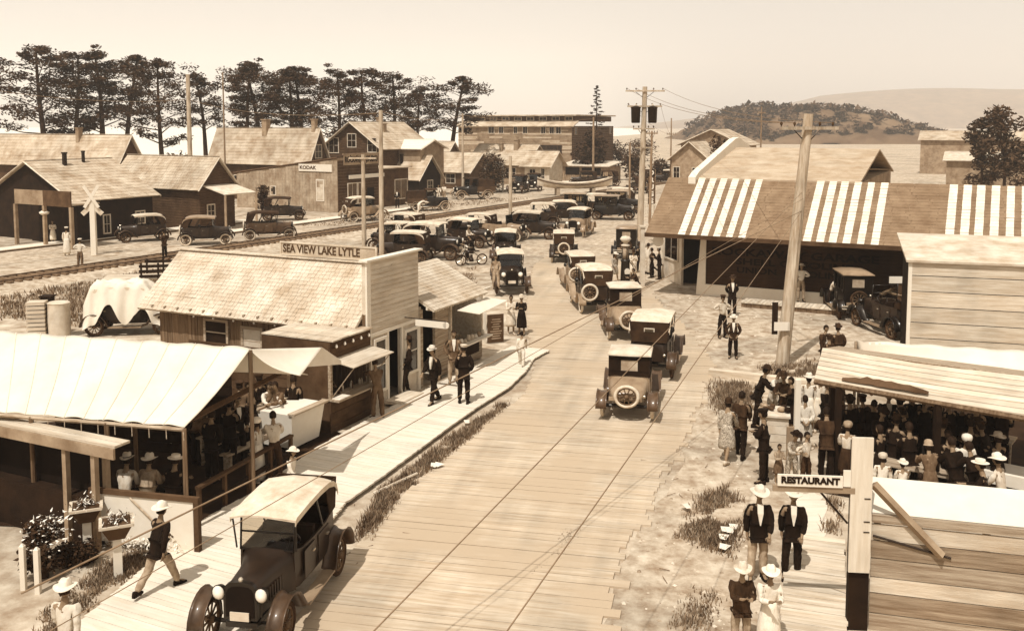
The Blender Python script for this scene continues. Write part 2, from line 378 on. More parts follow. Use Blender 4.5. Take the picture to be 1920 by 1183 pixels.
# ---- the railway
r0, r1 = P(-140, 556), P(1250, 345); rdir = (r1-r0).normalized(); rn = Vector((-rdir.y, rdir.x, 0)); RL = (r1-r0).length
mb = MB(); secs = []
for k in range(41):
    c = r0+rdir*RL*k/40; secs.append([c+rn*a+Vector((0, 0, h)) for a, h in ((-2.6, -.02), (-1.35, .2), (1.35, .2), (2.6, -.02))])
mb.loft(secs, closed=False, caps=False); rb = struct('railway_bed', mb, mat('ballast', .66, .12, 3, bump=.8, fine=20, patch=.2))
for sgn in (-1, 1):
    b = MB(); o = rn*sgn*.7175; b.tube([r0+o+Vector((0, 0, .33)), r1+o+Vector((0, 0, .33))], .05, 4); b.build('rail', M_rail, rb)
n = 0; s = 0; far = MB()
while s < RL:
    c = r0+rdir*s
    if s < 60 and n < 110:
        if n == 0: b = MB(); b.box((0, 0, 0), (2.4, .22, .16)); tie_me = b.mesh('tie', M_tie)
        link('tie', tie_me, rb, (c.x, c.y, .23+random.uniform(-.01, .01)), ang(rn)+random.uniform(-.03, .03))
    else: far.box((c.x, c.y, .23), (2.4, .22, .16), rz=ang(rn))
    n += 1; s += .55
tag(far.build('far_ties', M_tie, rb), kind='stuff')
# street beyond the track and its pale walks
A2 = rdir; B2 = rn
sheet('beach_street', [(-60, 505), (300, 462), (600, 425), (900, 380), (1100, 352), (1060, 342), (880, 372), (640, 405), (430, 432), (200, 455), (-60, 475)], .01, M_dirt, 11, 8, .2)
p = P(-60, 482); plank_walk('boardwalk', p, A2, 26, 1.5, .18, M_walk, .3, parts=False)
p = P(400, 444); plank_walk('boardwalk', p, A2, 31, 1.4, .18, M_walk, .3, parts=False)
p = P(905, 364); plank_walk('boardwalk', p, A2, 30, 1.4, .18, M_walk, .3, parts=False)
# ---- grass and weeds
def in_poly(x, y, poly):
    c = False; j = len(poly)-1
    for i in range(len(poly)):
        a, b = poly[i], poly[j]
        if (a.y > y) != (b.y > y) and x < (b.x-a.x)*(y-a.y)/(b.y-a.y)+a.x: c = not c
        j = i
    return c
def seg_d(x, y, a, b):
    vx, vy = b.x-a.x, b.y-a.y; t = max(0, min(1, ((x-a.x)*vx+(y-a.y)*vy)/max(1e-9, vx*vx+vy*vy))); return math.hypot(x-a.x-vx*t, y-a.y-vy*t)
def weeds(name, px, n, h, m, seed=1, clump=.6, width=.012, soft=1.0):
    rnd = random.Random(seed); poly = [P(x, y) for x, y in px]; xs = [p.x for p in poly]; ys = [p.y for p in poly]; mb = MB(); k = 0; tries = 0
    while k < n and tries < n*12:
        tries += 1; x = rnd.uniform(min(xs), max(xs)); y = rnd.uniform(min(ys), max(ys))
        if not in_poly(x, y, poly): continue
        d = min(seg_d(x, y, a, b) for a, b in zip(poly, poly[1:]+poly[:1]))
        if d < rnd.random()**.7*.7*soft: continue
        f = NZ.noise((x*.8, y*.8, seed))*.5+.5+.35*NZ.noise((x*2.5, y*2.5, seed+9))
        if f < clump*rnd.uniform(.7, 1.1): continue
        k += 1; hh = h*rnd.uniform(.35, 1.1)*(.5+f); a = rnd.uniform(0, 6.28); w = width*rnd.uniform(.7, 1.6); ln = hh*rnd.uniform(.1, .7); b = rnd.uniform(0, 6.28)
        dx, dy = math.cos(a)*w, math.sin(a)*w; tx, ty = math.cos(b)*ln, math.sin(b)*ln
        mb.add([(x-dx, y-dy, 0), (x+dx, y+dy, 0), (x+tx*.45+dx*.6, y+ty*.45+dy*.6, hh*.6), (x+tx*.45-dx*.6, y+ty*.45-dy*.6, hh*.6), (x+tx, y+ty, hh)], [(0, 1, 2, 3), (3, 2, 4)], 0 if rnd.random() < .6 else 1)
    o = mb.build(name, m); tag(o, kind='stuff'); return o
G2 = [M_grass, M_weed]
weeds('verge_grass', [(655, 1010), (700, 925), (850, 812), (935, 755), (975, 745), (900, 815), (790, 905), (720, 985), (690, 1030)], 9500, .17, [M_weed, M_grass], 2, .42, soft=.5)
weeds('roadside_weeds', [(1255, 1010), (1300, 930), (1370, 905), (1410, 950), (1390, 1060), (1330, 1040)], 3600, .17, [M_weed, M_grass], 3, .42)
weeds('bank_weeds', [(1320, 715), (1420, 715), (1440, 770), (1350, 790), (1318, 760)], 2300, .2, [M_weed, M_grass], 4, .38, .014)
weeds('pole_grass', [(1410, 690), (1550, 670), (1560, 710), (1440, 715)], 1500, .2, G2, 5, .45, .016)
weeds('boardwalk_weeds', [(1530, 1000), (1580, 1010), (1590, 940), (1545, 930)], 900, .2, [M_weed, M_grass], 6, .3)
weeds('garden_grass', [(60, 1160), (180, 1060), (300, 1010), (390, 985), (290, 1060), (180, 1140), (60, 1240)], 3800, .13, G2, 7, .35)
weeds('field_grass', [(-20, 560), (330, 500), (430, 515), (330, 560), (200, 620), (-20, 600)], 6500, .26, G2, 8, .38, .03)
weeds('lot_grass', [(800, 505), (900, 500), (900, 560), (850, 540)], 900, .12, G2, 9, .5, .02)
weeds('road_grass_tufts', [(985, 1090), (1060, 985), (1100, 990), (1060, 1050)], 1700, .06, [M_weed, M_grass], 10, .4)
weeds('verge_tufts', [(1240, 1180), (1290, 1090), (1370, 1120), (1340, 1200)], 800, .09, G2, 12, .55)
weeds('street_grass', [(440, 425), (620, 408), (900, 372), (1010, 372), (900, 385), (640, 425)], 1500, .18, G2, 13, .5, .04)
# litter in the weeds
for k in range(9):
    q = P(*random.choice([(1342, 1000), (1358, 1015), (1370, 1000), (1350, 1022), (1335, 1030), (1362, 1035), (1300, 960), (820, 880), (875, 800)])); b = MB()
    a = random.uniform(0, 3); b.add([(-.11, -.07, .02), (.1, -.09, .05), (.12, .07, .03), (-.02, .1, .09), (-.12, .06, .03)], [(0, 1, 3), (1, 2, 3), (0, 3, 4)])
    o = b.build('paper_scrap', M_white, loc=(q.x+random.uniform(-.15, .15), q.y+random.uniform(-.15, .15), .08), rz=a)
    tag(o, 'crumpled white paper scrap lying in the roadside weeds', 'litter', 'paper scraps in the weeds')
b = MB(); b.tube([P(700, 925, .1), P(782, 887, .12)], [.04, .03], 6); tag(b.build('driftwood_pole', M_pale), 'pale loose pole lying in the ditch beside the sidewalk', 'pole')

# dark floor under the tent, its colour deepening the shade there
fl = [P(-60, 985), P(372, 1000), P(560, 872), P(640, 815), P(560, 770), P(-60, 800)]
mb = MB(); mb.add([(q.x, q.y, .03) for q in fl], [tuple(range(6))]); struct('dining_shade_floor', mb, mat('shade toned floor', .16, .05, 2, bump=.3))
# the hazy sea air over everything
hz = MB(); hz.box((0, 1690, 119), (5800, 3620, 242)); hzo = hz.build('haze', [], None); hzo['kind'] = 'stuff'
m = bpy.data.materials.new('sea air'); m.use_nodes = True; n = m.node_tree; n.nodes.remove(n.nodes['Principled BSDF']); pv = n.nodes.new('ShaderNodeVolumePrincipled'); pv.inputs['Color'].default_value = (.98, .93, .86, 1); pv.inputs['Density'].default_value = .00032
n.links.new(pv.outputs[0], n.nodes['Material Output'].inputs['Volume']); hzo.data.materials.append(m)

rnd = random.Random(12); mb = MB()
for i in range(520):                                                      # scrub and small trees on the hill
    a, b_ = rnd.random(), rnd.uniform(.05, .75); x, y = 99+123*a, 430+210*b_; z = h1(a, b_, x, y)
    if z < 1: continue
    for k in range(16):
        c = Vector((x+rnd.gauss(0, 1.3), y+rnd.gauss(0, 1.3), z+rnd.uniform(.2, 3.2))); d = Vector((rnd.gauss(0, 1), rnd.gauss(0, 1), rnd.gauss(.3, .7)))*.9; e_ = Vector((-d.y, d.x, d.z*.5))*.7
        mb.add([c-d, c+e_, c+d, c-e_], [(0, 1, 2, 3)])
tag(mb.build('hill_trees', M_leaf2), kind='stuff')
rnd = random.Random(5); mb = MB()
def stones(px, n, smax):
    poly = [P(x, y) for x, y in px]; xs = [q.x for q in poly]; ys = [q.y for q in poly]; k = 0
    while k < n:
        x, y = rnd.uniform(min(xs), max(xs)), rnd.uniform(min(ys), max(ys))
        if not in_poly(x, y, poly): k += .2; continue
        k += 1; r = smax*rnd.random()**3+.008; a = rnd.uniform(0, 6.28)
        q = [(x+r*math.cos(a+t)*rnd.uniform(.7, 1.3), y+r*math.sin(a+t)*rnd.uniform(.7, 1.3), .0) for t in (0, 1.6, 3.1, 4.7)]; mb.add(q+[(x, y, r*rnd.uniform(.4, .8))], [(0, 1, 4), (1, 2, 4), (2, 3, 4), (3, 0, 4)], 0 if rnd.random() < .55 else 1)
stones([(1060, 1300), (1175, 1040), (1290, 840), (1335, 705), (1440, 712), (1440, 900), (1440, 1300)], 1500, .06)
stones([(690, 1010), (850, 812), (975, 745), (900, 830), (720, 1000)], 420, .06)
stones([(1215, 545), (1600, 590), (1560, 700), (1342, 700)], 600, .08)
tag(mb.build('pebbles', [M_wood, M_offw]), kind='stuff')
mb = MB()
for i in range(46):                                                       # twigs and splinters
    q = P(*rnd.choice([(1300, 960), (1340, 760), (1230, 1090), (760, 900), (860, 810), (1400, 720), (1260, 900), (1250, 600), (640, 1040)]))+Vector((rnd.gauss(0, .6), rnd.gauss(0, .8), .02)); a = rnd.uniform(0, 3.1); l = rnd.uniform(.08, .35)
    mb.tube([q, q+Vector((math.cos(a)*l, math.sin(a)*l, rnd.uniform(0, .04)))], .008, 4)
tag(mb.build('twigs', M_woodd), kind='stuff')
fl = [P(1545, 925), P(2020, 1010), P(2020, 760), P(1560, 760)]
mb = MB(); mb.add([(q.x, q.y, .03) for q in fl], [(0, 1, 2, 3)]); struct('shed_shade_floor', mb, MATS['shade toned floor'])  # dark sheet puts the shade under the shed into the ground colour
# ================================================================== buildings
def courses(mb, e0, e1, r0, r1, n, th=.03, cell=0, jit=.012, mi=0, rnd=random):
    """a roof slope laid in overlapping courses from eave e0-e1 to ridge r0-r1; cell = shingle width, 0 for whole strips"""
    e0, e1, r0, r1 = map(Vector, (e0, e1, r0, r1)); nrm = (e1-e0).cross(r0-e0).normalized()
    if nrm.z < 0: nrm = -nrm
    for i in range(n):
        a, b = i/n, min(1, (i+1.25)/n)
        p, q, t, u = e0.lerp(r0, a), e1.lerp(r1, a), e1.lerp(r1, b), e0.lerp(r0, b)
        m = max(1, int((q-p).length/cell)) if cell else 1
        cuts = [0]+sorted((k+rnd.uniform(-.25, .25))/m for k in range(1, m))+[1]
        for c0, c1 in zip(cuts, cuts[1:]):
            g = .03/m if m > 1 else 0; lift = th*(1+rnd.uniform(-.25, .3)); dn = (p-u)*rnd.uniform(0, .10) if cell else Vector()
            w0, w1 = p.lerp(q, c0+g)+dn, p.lerp(q, c1-g)+dn; x1, x0 = u.lerp(t, c1-g), u.lerp(t, c0+g)
            vs = [w0+nrm*lift, w1+nrm*lift, x1+nrm*.004, x0+nrm*.004, w0-nrm*.004, w1-nrm*.004]
            mb.add(vs, [(0, 1, 2, 3), (4, 5, 1, 0), (4, 0, 3), (5, 2, 1)], mi)
def window(par, c, w, h, nx, mf, grid=(2, 2), mg=None, depth=.05):
    """a framed window on a wall: c its centre, nx = outward direction (unit, horizontal)"""
    n = Vector(nx).normalized(); rz = ang((-n.y, n.x)); c = Vector(c); fr = MB(); t = .09
    for s in (-1, 1):
        fr.box((s*(w/2+t/2), 0, 0), (t, depth*2, h+2*t)); fr.box((0, 0, s*(h/2+t/2)), (w, depth*2, t))
    f = fr.build('window', mf, par, loc=c+n*depth*.6, rz=rz)
    g = MB(); g.box((0, 0, 0), (w, .03, h)); g.build('pane', mg or M_glass, f)
    bars = MB(); gx, gy = grid
    for i in range(1, gx): bars.box((-w/2+w*i/gx, 0, 0), (.035, depth, h))
    for j in range(1, gy): bars.box((0, 0, -h/2+h*j/gy), (w, depth*.9, .035))
    if bars.v: bars.build('sash', mf, f)
    return f
def door(par, c, w, h, nx, m):
    n = Vector(nx).normalized(); b = MB(); b.box((0, 0, 0), (w, .08, h)); d = b.build('door', m, par, loc=Vector(c)+n*.04, rz=ang((-n.y, n.x)))
    k = MB(); k.lathe([(0, -.02), (.03, 0), (0, .03)], 8); k.build('handle', M_chrome, d, loc=(w*.38, -.06, 0)); return d
def house(name, label, O, u, L, Wd, hw, hr, mw, mr, over=.4, rows=10, wins=(), doors=(), chim=(), gable=None, frame=M_offw, cat='house', siding=0, trim=None, group=None, cell=0):
    """gabled house: corner O, ridge along u (length L), depth Wd to the left of u; hw eave height, hr ridge height"""
    root = thing(name, label, cat, (O[0], O[1], O[2] if len(O) > 2 else 0), ang(u), group); z0 = -.1
    w = MB(); w.add([(0, 0, z0), (L, 0, z0), (L, Wd, z0), (0, Wd, z0), (0, 0, hw), (L, 0, hw), (L, Wd, hw), (0, Wd, hw), (0, Wd/2, hr), (L, Wd/2, hr)],
          [(0, 1, 5, 4), (2, 3, 7, 6), (1, 2, 6, 9, 5), (3, 0, 4, 8, 7)]); wall = w.build('wall', mw, root)
    if siding:
        b = MB(); z = .1
        while z < hw-.05:
            for (x, y, lx, ly) in ((L/2, -.012, L, .03), (L+.012, Wd/2, .03, Wd), (-.012, Wd/2, .03, Wd)): b.box((x, y, z), (lx, ly, siding*.55))
            z += siding
        while z < hr-.15:
            k = (hr-z)/(hr-hw)*Wd
            for x in (-.012, L+.012): b.box((x, Wd/2, z), (.03, k-.1, siding*.55))
            z += siding
        tag(b.build('siding', mw, wall), kind='stuff')
    sl = (hr-hw)/(Wd/2); ze = hw-sl*over; r = MB(); o2 = over*.8
    r.slab([(-o2, -over, ze+.05), (L+o2, -over, ze+.05), (L+o2, Wd/2, hr+.05), (-o2, Wd/2, hr+.05)], .07)
    r.slab([(-o2, Wd+over, ze+.05), (L+o2, Wd+over, ze+.05), (L+o2, Wd/2, hr+.05), (-o2, Wd/2, hr+.05)], .07)
    roof = r.build('roof', mr, root); c = MB(); dz = .056
    courses(c, (-o2, -over, ze+dz), (L+o2, -over, ze+dz), (-o2, Wd/2, hr+dz), (L+o2, Wd/2, hr+dz), rows, cell=cell)
    courses(c, (-o2, Wd+over, ze+dz), (L+o2, Wd+over, ze+dz), (-o2, Wd/2, hr+dz), (L+o2, Wd/2, hr+dz), rows, cell=cell)
    tag(c.build('shingles', mr, roof), kind='stuff')
    b = MB(); b.box((L/2, Wd/2, hr+.1), (L+2*o2, .22, .03)); b.build('ridge_board', mr, roof)
    t = MB()                                                     # barge boards
    for x in (-o2, L+o2):
        for y0 in (-over, Wd+over):
            t.tube([(x, y0, ze-.03), (x, Wd/2, hr-.03)], .07, 4)
    t.build('barge_board', trim or frame, roof)
    side = {'f': (lambda x, z: (x, 0, z), (0, -1, 0)), 'b': (lambda x, z: (x, Wd, z), (0, 1, 0)), 'r': (lambda x, z: (L, x, z), (1, 0, 0)), 'l': (lambda x, z: (0, x, z), (-1, 0, 0))}
    for (s, x, z, ww, hh, *g) in wins: f, n = side[s]; window(root, f(x, z), ww, hh, n, frame, g[0] if g else (2, 2))
    for (s, x, ww, hh, m) in doors: f, n = side[s]; door(root, f(x, hh/2), ww, hh, n, m)
    for (x, y, h, wd) in chim:
        zr = hr-abs(y-Wd/2)*sl; b = MB(); b.box((x, y, zr+h/2-.3), (wd, wd, h+.6)); b.box((x, y, zr+h), (wd*1.25, wd*1.25, .12)); b.build('chimney', M_tan if wd > .3 else M_iron, roof)
    return root
def brick_free(x): return x
# ---- shingled shop with a false front, beside the walk -------------------------------------------------
F0 = P(688, 776); F1x = t_to(F0, A, 786); FN = V(A.y, -A.x)                       # front runs F0 + A*t, looks along FN
shop = thing('false_front_shop', 'pale clapboard shop with tall square false front and shingled roof behind', 'shop', F0, ang(A))
FW = F1x; DP = 8.3; HW = 3.0; HR = 4.28                                          # local: x along the front, y away from the street
hz = z_at(F0, 492)
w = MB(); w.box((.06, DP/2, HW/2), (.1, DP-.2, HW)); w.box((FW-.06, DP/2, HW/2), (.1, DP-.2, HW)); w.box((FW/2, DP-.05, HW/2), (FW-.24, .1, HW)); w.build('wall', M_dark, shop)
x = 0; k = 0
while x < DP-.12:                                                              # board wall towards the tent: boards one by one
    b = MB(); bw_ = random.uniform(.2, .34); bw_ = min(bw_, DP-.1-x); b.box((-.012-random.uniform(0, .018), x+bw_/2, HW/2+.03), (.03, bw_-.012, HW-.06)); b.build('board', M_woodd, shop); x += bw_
for (yy, z, ww, hh) in ((5.72, 1.95, .85, .7), (4.25, 1.8, .7, .75)):
    window(shop, (-.04, yy, z), ww, hh, (-1, 0, 0), M_wood, (1, 2), M_dark if yy > 5 else M_offw, .04)
r = MB(); ov = .5; sl = (HR-HW)/(FW/2); ze = HW-sl*ov
for ya in (-ov, FW+.06): zz = ze if ya < 0 else HW-sl*.06; r.slab([(ya, .1, zz), (ya, DP+.4, zz), (FW/2, DP+.4, HR), (FW/2, .1, HR)], .06)
rf = r.build('roof', M_pale, shop); c = MB()
courses(c, (-ov, .1, ze+.01), (-ov, DP+.4, ze+.01), (FW/2, .1, HR+.01), (FW/2, DP+.4, HR+.01), 17, .018, .16)
courses(c, (FW+.06, .1, HW-sl*.06+.01), (FW+.06, DP+.4, HW-sl*.06+.01), (FW/2, .1, HR+.01), (FW/2, DP+.4, HR+.01), 13, .018, .16)
tag(c.build('shingles', M_shing, rf), kind='stuff')
b = MB(); b.box((FW/2, DP/2+.2, HR+.04), (.26, DP+.5, .04)); b.build('ridge_board', M_pale, rf)
b = MB()
for yy in [i*.55+.4 for i in range(15)]: b.box((-ov+.28, yy, ze+.1), (.5, .06, .09))
tag(b.build('rafter_ends', M_wood, rf), kind='stuff')
for i in range(8):
    b = MB(); b.lathe([(.0, -.09), (.035, -.06), (.03, -.02), (.015, 0), (.015, .03)], 8); b.build('light_bulb', M_lens, shop, loc=(-ov+.1, .6+i*.82, ze-.05))
M_clap = mat('weathered clapboard paint', .76, .07, 2.0, bump=.3, rough=.8, stretch=(.4, 4, 4), rnd=.07, patch=.14, pscale=1.2)
# front: studs, opening and trim, then the clapboards one by one
fr = MB(); PT = .12
for x0, x1 in ((0, 1.13), (1.93, FW)): fr.box(((x0+x1)/2, PT/2, 1.15), (x1-x0, PT, 2.3))
fr.box((FW/2, PT/2, (2.3+hz)/2), (FW, PT, hz-2.3)); fr.build('front_wall', M_offw, shop)
z = 2.36; n = 0
while z < hz-.05:
    b = MB(); hh = .155; jx = random.uniform(-.004, .004)
    b.add([(0.05, -.004, 0), (FW-.05, -.004, 0), (FW-.05, -.004, hh), (.05, -.004, hh), (.05, -.042, 0), (FW-.05, -.042, 0)], [(4, 5, 2, 3), (0, 4, 3), (1, 2, 5), (0, 1, 5, 4)])
    b.build('clapboard', M_clap, shop, loc=(jx, random.uniform(-.003, .003), z)); z += .15
for x0, x1 in ((.22, .34), (.98, 1.14), (1.92, 2.06), (2.86, FW-.14)):
    for zz in [i*.15+.1 for i in range(15)]:
        b = MB(); hh = .15; b.add([(x0, -.004, 0), (x1, -.004, 0), (x1, -.004, hh), (x0, -.004, hh), (x0, -.02, 0), (x1, -.02, 0)], [(4, 5, 2, 3), (0, 4, 3), (1, 2, 5), (0, 1, 5, 4)]); b.build('clapboard', M_offw, shop, loc=(0, 0, zz))
for xx, ww in ((.1, .2), (1.12, .1), (1.94, .1), (FW-.06, .14)):
    b = MB(); h_ = hz if xx < .2 or xx > 3 else 2.34; b.box((xx, -.03, h_/2), (ww, .06, h_)); b.build('corner_board', M_white, shop)
b = MB(); b.box((FW/2, .02, hz+.03), (FW+.16, .3, .06)); b.build('cornice', M_white, shop)
b = MB(); b.box((FW/2, -.045, 2.33), (FW-.3, .05, .1)); b.build('lintel', M_white, shop)
window(shop, (.66, -.02, 1.35), .5, 1.5, (0, -1, 0), M_white, (1, 2)); window(shop, (2.46, -.02, 1.4), .66, 1.3, (0, -1, 0), M_white, (1, 2))
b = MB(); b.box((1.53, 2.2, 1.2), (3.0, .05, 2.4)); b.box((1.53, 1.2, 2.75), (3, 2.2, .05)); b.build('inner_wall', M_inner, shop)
b = MB(); b.box((1.53, -.35, .13), (1.3, .65, .1)); b.build('door_step', M_pale, shop)
# sign on its ridge
a0 = P(527, 468, 0); rg = F0+A*(FW/2)
def on_ridge(px): t = t_to(rg, B, px, HR); return rg+B*t
s0_, s1_ = on_ridge(527), on_ridge(708); zt, zb = z_at(s0_, 448), HR+.03
sgn = thing('roof_sign', 'long pale board lettered SEA VIEW LAKE LYTLE standing on the shop ridge', 'sign', (s0_.x, s0_.y, HR+.05), ang(s1_-s0_))
Ls = (s1_-s0_).length; Hs = .43
b = MB(); b.box((Ls/2, 0, Hs/2+.04), (Ls, .05, Hs)); b.build('board', mat('faded sign board', .7, .06, 2, patch=.15, pscale=2), sgn)
b = MB()
for zz in (.06, Hs+.03): b.box((Ls/2, -.035, zz), (Ls, .03, .05))
for xx in (.02, Ls-.02): b.box((xx, -.036, Hs/2+.04), (.05, .032, Hs))
b.build('frame', M_pale, sgn); lettering('SEA VIEW LAKE LYTLE', .36, M_ink2, sgn, (Ls*.43, -.03, Hs/2+.04), (1, 0, 0), (0, 0, 1), Ls*.8, .006)
for xx in (.3, Ls/2, Ls-.3):
    b = MB(); b.tube([(xx, .03, .35), (xx, .5, -.1)], .02, 5); b.build('brace', M_wood, sgn)
ps = F0+A*2.1+FN*.05; p2 = P(812, 607, 2.3)
hs = thing('hanging_sign', 'narrow white board sign sticking out over the walk beside the door', 'sign', (ps.x, ps.y, 2.42), ang(FN))
b = MB(); b.box((.95, 0, 0), (1.1, .04, .2)); b.lathe([(.1, -.02), (.1, .02)], 12, M=Matrix.Translation((1.5, 0, 0)) @ Matrix.Rotation(math.pi/2, 4, 'X')); b.build('board', M_white, hs)
b = MB(); b.tube([(0, 0, .13), (1.5, 0, .13)], .018, 5); b.build('bracket', M_iron, hs)
# ---- second shop: long shingled slope towards the street
S0 = F0+A*(FW+.05); L2 = t_to(S0, A, 903)
shop2 = thing('lunch_shop', 'low shop with broad pale shingled slope and open counter under canvas awning', 'shop', S0, ang(A))
e1 = P(915, 548, 2.62); l1 = (e1-S0).dot(A); ov2 = max(.3, (e1-S0).dot(FN)); rgz = 3.72; back = 1.55; HW2 = 2.75
w = MB(); w.box((L2-.05, 1.6, 1.35), (.1, 3.2, 2.7)); w.box((L2/2, 3.2, 1.35), (L2, .1, 2.7)); w.box((.05, 1.6, 1.35), (.1, 3.2, 2.7)); w.build('wall', M_pale, shop2)
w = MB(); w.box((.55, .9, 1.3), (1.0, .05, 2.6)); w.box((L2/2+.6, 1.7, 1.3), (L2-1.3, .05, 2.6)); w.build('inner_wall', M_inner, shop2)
for (x0, x1, z0, z1) in ((.02, .2, 0, 2.6), (1.0, 1.16, 0, 2.6), (1.16, 1.95, 0, 2.6)):
    if x1-x0 < .5: b = MB(); b.box(((x0+x1)/2, .04, (z0+z1)/2), (x1-x0, .1, z1-z0)); b.build('post', M_wood, shop2)
    else:
        zz = .08
        while zz < 2.55: b = MB(); b.box(((x0+x1)/2, .03, zz+.09), (x1-x0, .04, .17)); b.build('board', M_wood, shop2, loc=(0, random.uniform(-.008, .008), 0)); zz += .18
cx0, cx1 = 2.0, L2
for zz in (.1, .28, .46, .64):
    b = MB(); b.box(((cx0+cx1)/2, 0, zz+.08), (cx1-cx0, .04, .165)); b.build('board', M_wood, shop2, loc=(0, random.uniform(-.008, .008), 0))
b = MB(); b.box(((cx0+cx1)/2, -.15, .93), (cx1-cx0+.15, .55, .05)); b.build('counter', M_white, shop2)
b = MB(); b.box(((cx0+cx1)/2, -.04, .55), ((cx1-cx0)*.75, .03, .36)); b.build('counter_panel', M_dark, shop2)
for xx in (cx0+.05, cx1-.04): b = MB(); b.box((xx, 0, 1.75), (.1, .1, 1.75)); b.build('post', M_pale, shop2)
b = MB(); b.box((L2/2+.1, -ov2*.5, 2.66), (L2+.2, .06, .08)); b.box((cx1+.03, 1.5, 1.3), (.04, 2.9, 2.5)); b.build('side_panel', M_white, shop2)
r = MB(); r.slab([(.02, -ov2, 2.62), (l1, -ov2, 2.62), (l1, back, rgz), (.02, back, rgz)], .06); r.slab([(.02, back, rgz), (l1, back, rgz), (l1, 3.5, 2.7), (.02, 3.5, 2.7)], .06); rf = r.build('roof', M_pale, shop2)
c = MB(); courses(c, (.02, -ov2, 2.63), (l1, -ov2, 2.63), (.02, back, rgz+.01), (l1, back, rgz+.01), 15, .018, .17); courses(c, (.02, 3.5, 2.71), (l1, 3.5, 2.71), (.02, back, rgz+.01), (l1, back, rgz+.01), 12, .018, .17)
tag(c.build('shingles', M_shing, rf), kind='stuff')
b = MB()
for i in range(11): b.box((.3+i*(l1-.5)/10, -ov2+.22, 2.6), (.06, .42, .1))
tag(b.build('rafter_ends', M_pale, rf), kind='stuff')
aw = MB(); q = [P(857, 582, 2.42), P(911, 557, 2.42), P(952, 563, 2.2), P(899, 589, 2.2)]
aw.slab(q, .02); o = aw.build('canvas_awning', M_canvas); tag(o, 'white canvas flap awning propped out over the open lunch counter', 'awning')
# ---- snack stall between tent and false front
st = thing('snack_stall', 'dark board snack stall with flat plank roof beside the false front shop', 'stall', F0-A*2.05, ang(A)); SL = 2.0
HS = 2.62
for zz in [i*.19+.03 for i in range(5)]: b = MB(); b.box((SL/2, -.18, zz+.09), (SL, .04, .18)); b.build('board', M_brown, st, loc=(0, random.uniform(-.01, .01), 0))
for zz in [2.08+i*.18 for i in range(3)]: b = MB(); b.box((SL/2, -.18, zz+.085), (SL, .04, .17)); b.build('board', M_brown, st, loc=(0, random.uniform(-.01, .01), 0))
w = MB(); w.box((.04, 1.0, 1.3), (.06, 2.3, 2.6)); w.box((SL/2, 2.2, 1.3), (SL-.1, .06, 2.6)); w.build('wall', M_brown, st)
for i in range(5): b = MB(); b.box((SL*(i+.5)/5, .95, HS+.03), (SL/5-.02, 2.5, .04)); b.build('roof_plank', M_pale if i < 4 else M_wood, st, loc=(0, 0, random.uniform(-.008, .008)))
b = MB(); b.box((SL/2, -.2, .98), (SL+.05, .6, .05)); b.build('counter', M_wood, st)
b = MB(); b.box((.3, -.32, 1.012), (.5, .3, .02)); b.build('counter_tray', M_white, st)
for xx in (.05, SL-.05): b = MB(); b.box((xx, -.16, 1.52), (.09, .09, 1.1)); b.build('post', M_wood, st)
b = MB(); b.slab([(.0, -.2, 2.12), (SL, -.2, 2.12), (SL+.02, -1.0, 2.0), (-.02, -1.0, 2.0)], .025); b.build('flap_door', M_pale, st)
for xx in (.1, SL-.1): b = MB(); b.tube([(xx, -.2, 1.05), (xx, -.95, 1.98)], .014, 5); b.build('prop_stick', M_wood, st)
for i in range(5): b = MB(); b.lathe([(0, -.09), (.04, -.05), (.03, 0), (.014, .03)], 8); b.build('light_bulb', M_lens, st, loc=(.2+i*.4, -.28, 2.5))
for i in range(9):
    b = MB(); h_ = random.uniform(.12, .24); r_ = random.uniform(.03, .05); b.lathe([(r_, 0), (r_, h_*.7), (r_*.4, h_*.85), (r_*.4, h_)], 8)
    q = F0-A*2.05+A*random.uniform(.6, 1.9)-B*.05+B*random.uniform(0, .1); tag(b.build('bottle', random.choice([M_offw, M_brown, M_lens]), loc=(q.x, q.y, 1.005), smooth=True), 'small bottle standing on the snack stall counter', 'bottle', 'bottles on the snack stall counter')
# goods on the lunch counter
for i in range(8):
    b = MB(); q = S0+A*(2.3+i*.27)+FN*.15; h_ = random.uniform(.1, .22); b.lathe([(.06, 0), (.08, h_*.5), (.05, h_), (0, h_+.01)], 10)
    tag(b.build('jar', random.choice([M_offw, M_white, M_tan]), loc=(q.x, q.y, .957), smooth=True), 'pale jar of food on the open lunch counter', 'jar', 'jars on the lunch counter')
q0, q1 = P(914, 645), P(944, 642); sb = thing('poster_stand', 'dark printed poster board standing by the lunch counter awning', 'sign', q0, ang(q1-q0)); Lb = (q1-q0).length
b = MB(); b.box((Lb/2, 0, .6), (Lb, .05, 1.12)); b.build('poster_board', M_brown, sb)
b = MB()
for i in range(9): b.box((Lb*.52, -.032, .2+i*.095), (Lb*random.uniform(.35, .75), .01, .04))
tag(b.build('print_lines', M_tan, sb), kind='stuff')
b = MB(); b.box((-.07, .1, .62), (.12, .05, 1.24)); b.build('side_board', M_white, sb)
for xx in (.05, Lb-.05): b = MB(); b.tube([(xx, .03, 1.0), (xx, .5, 0)], .025, 5); b.build('leg', M_wood, sb)
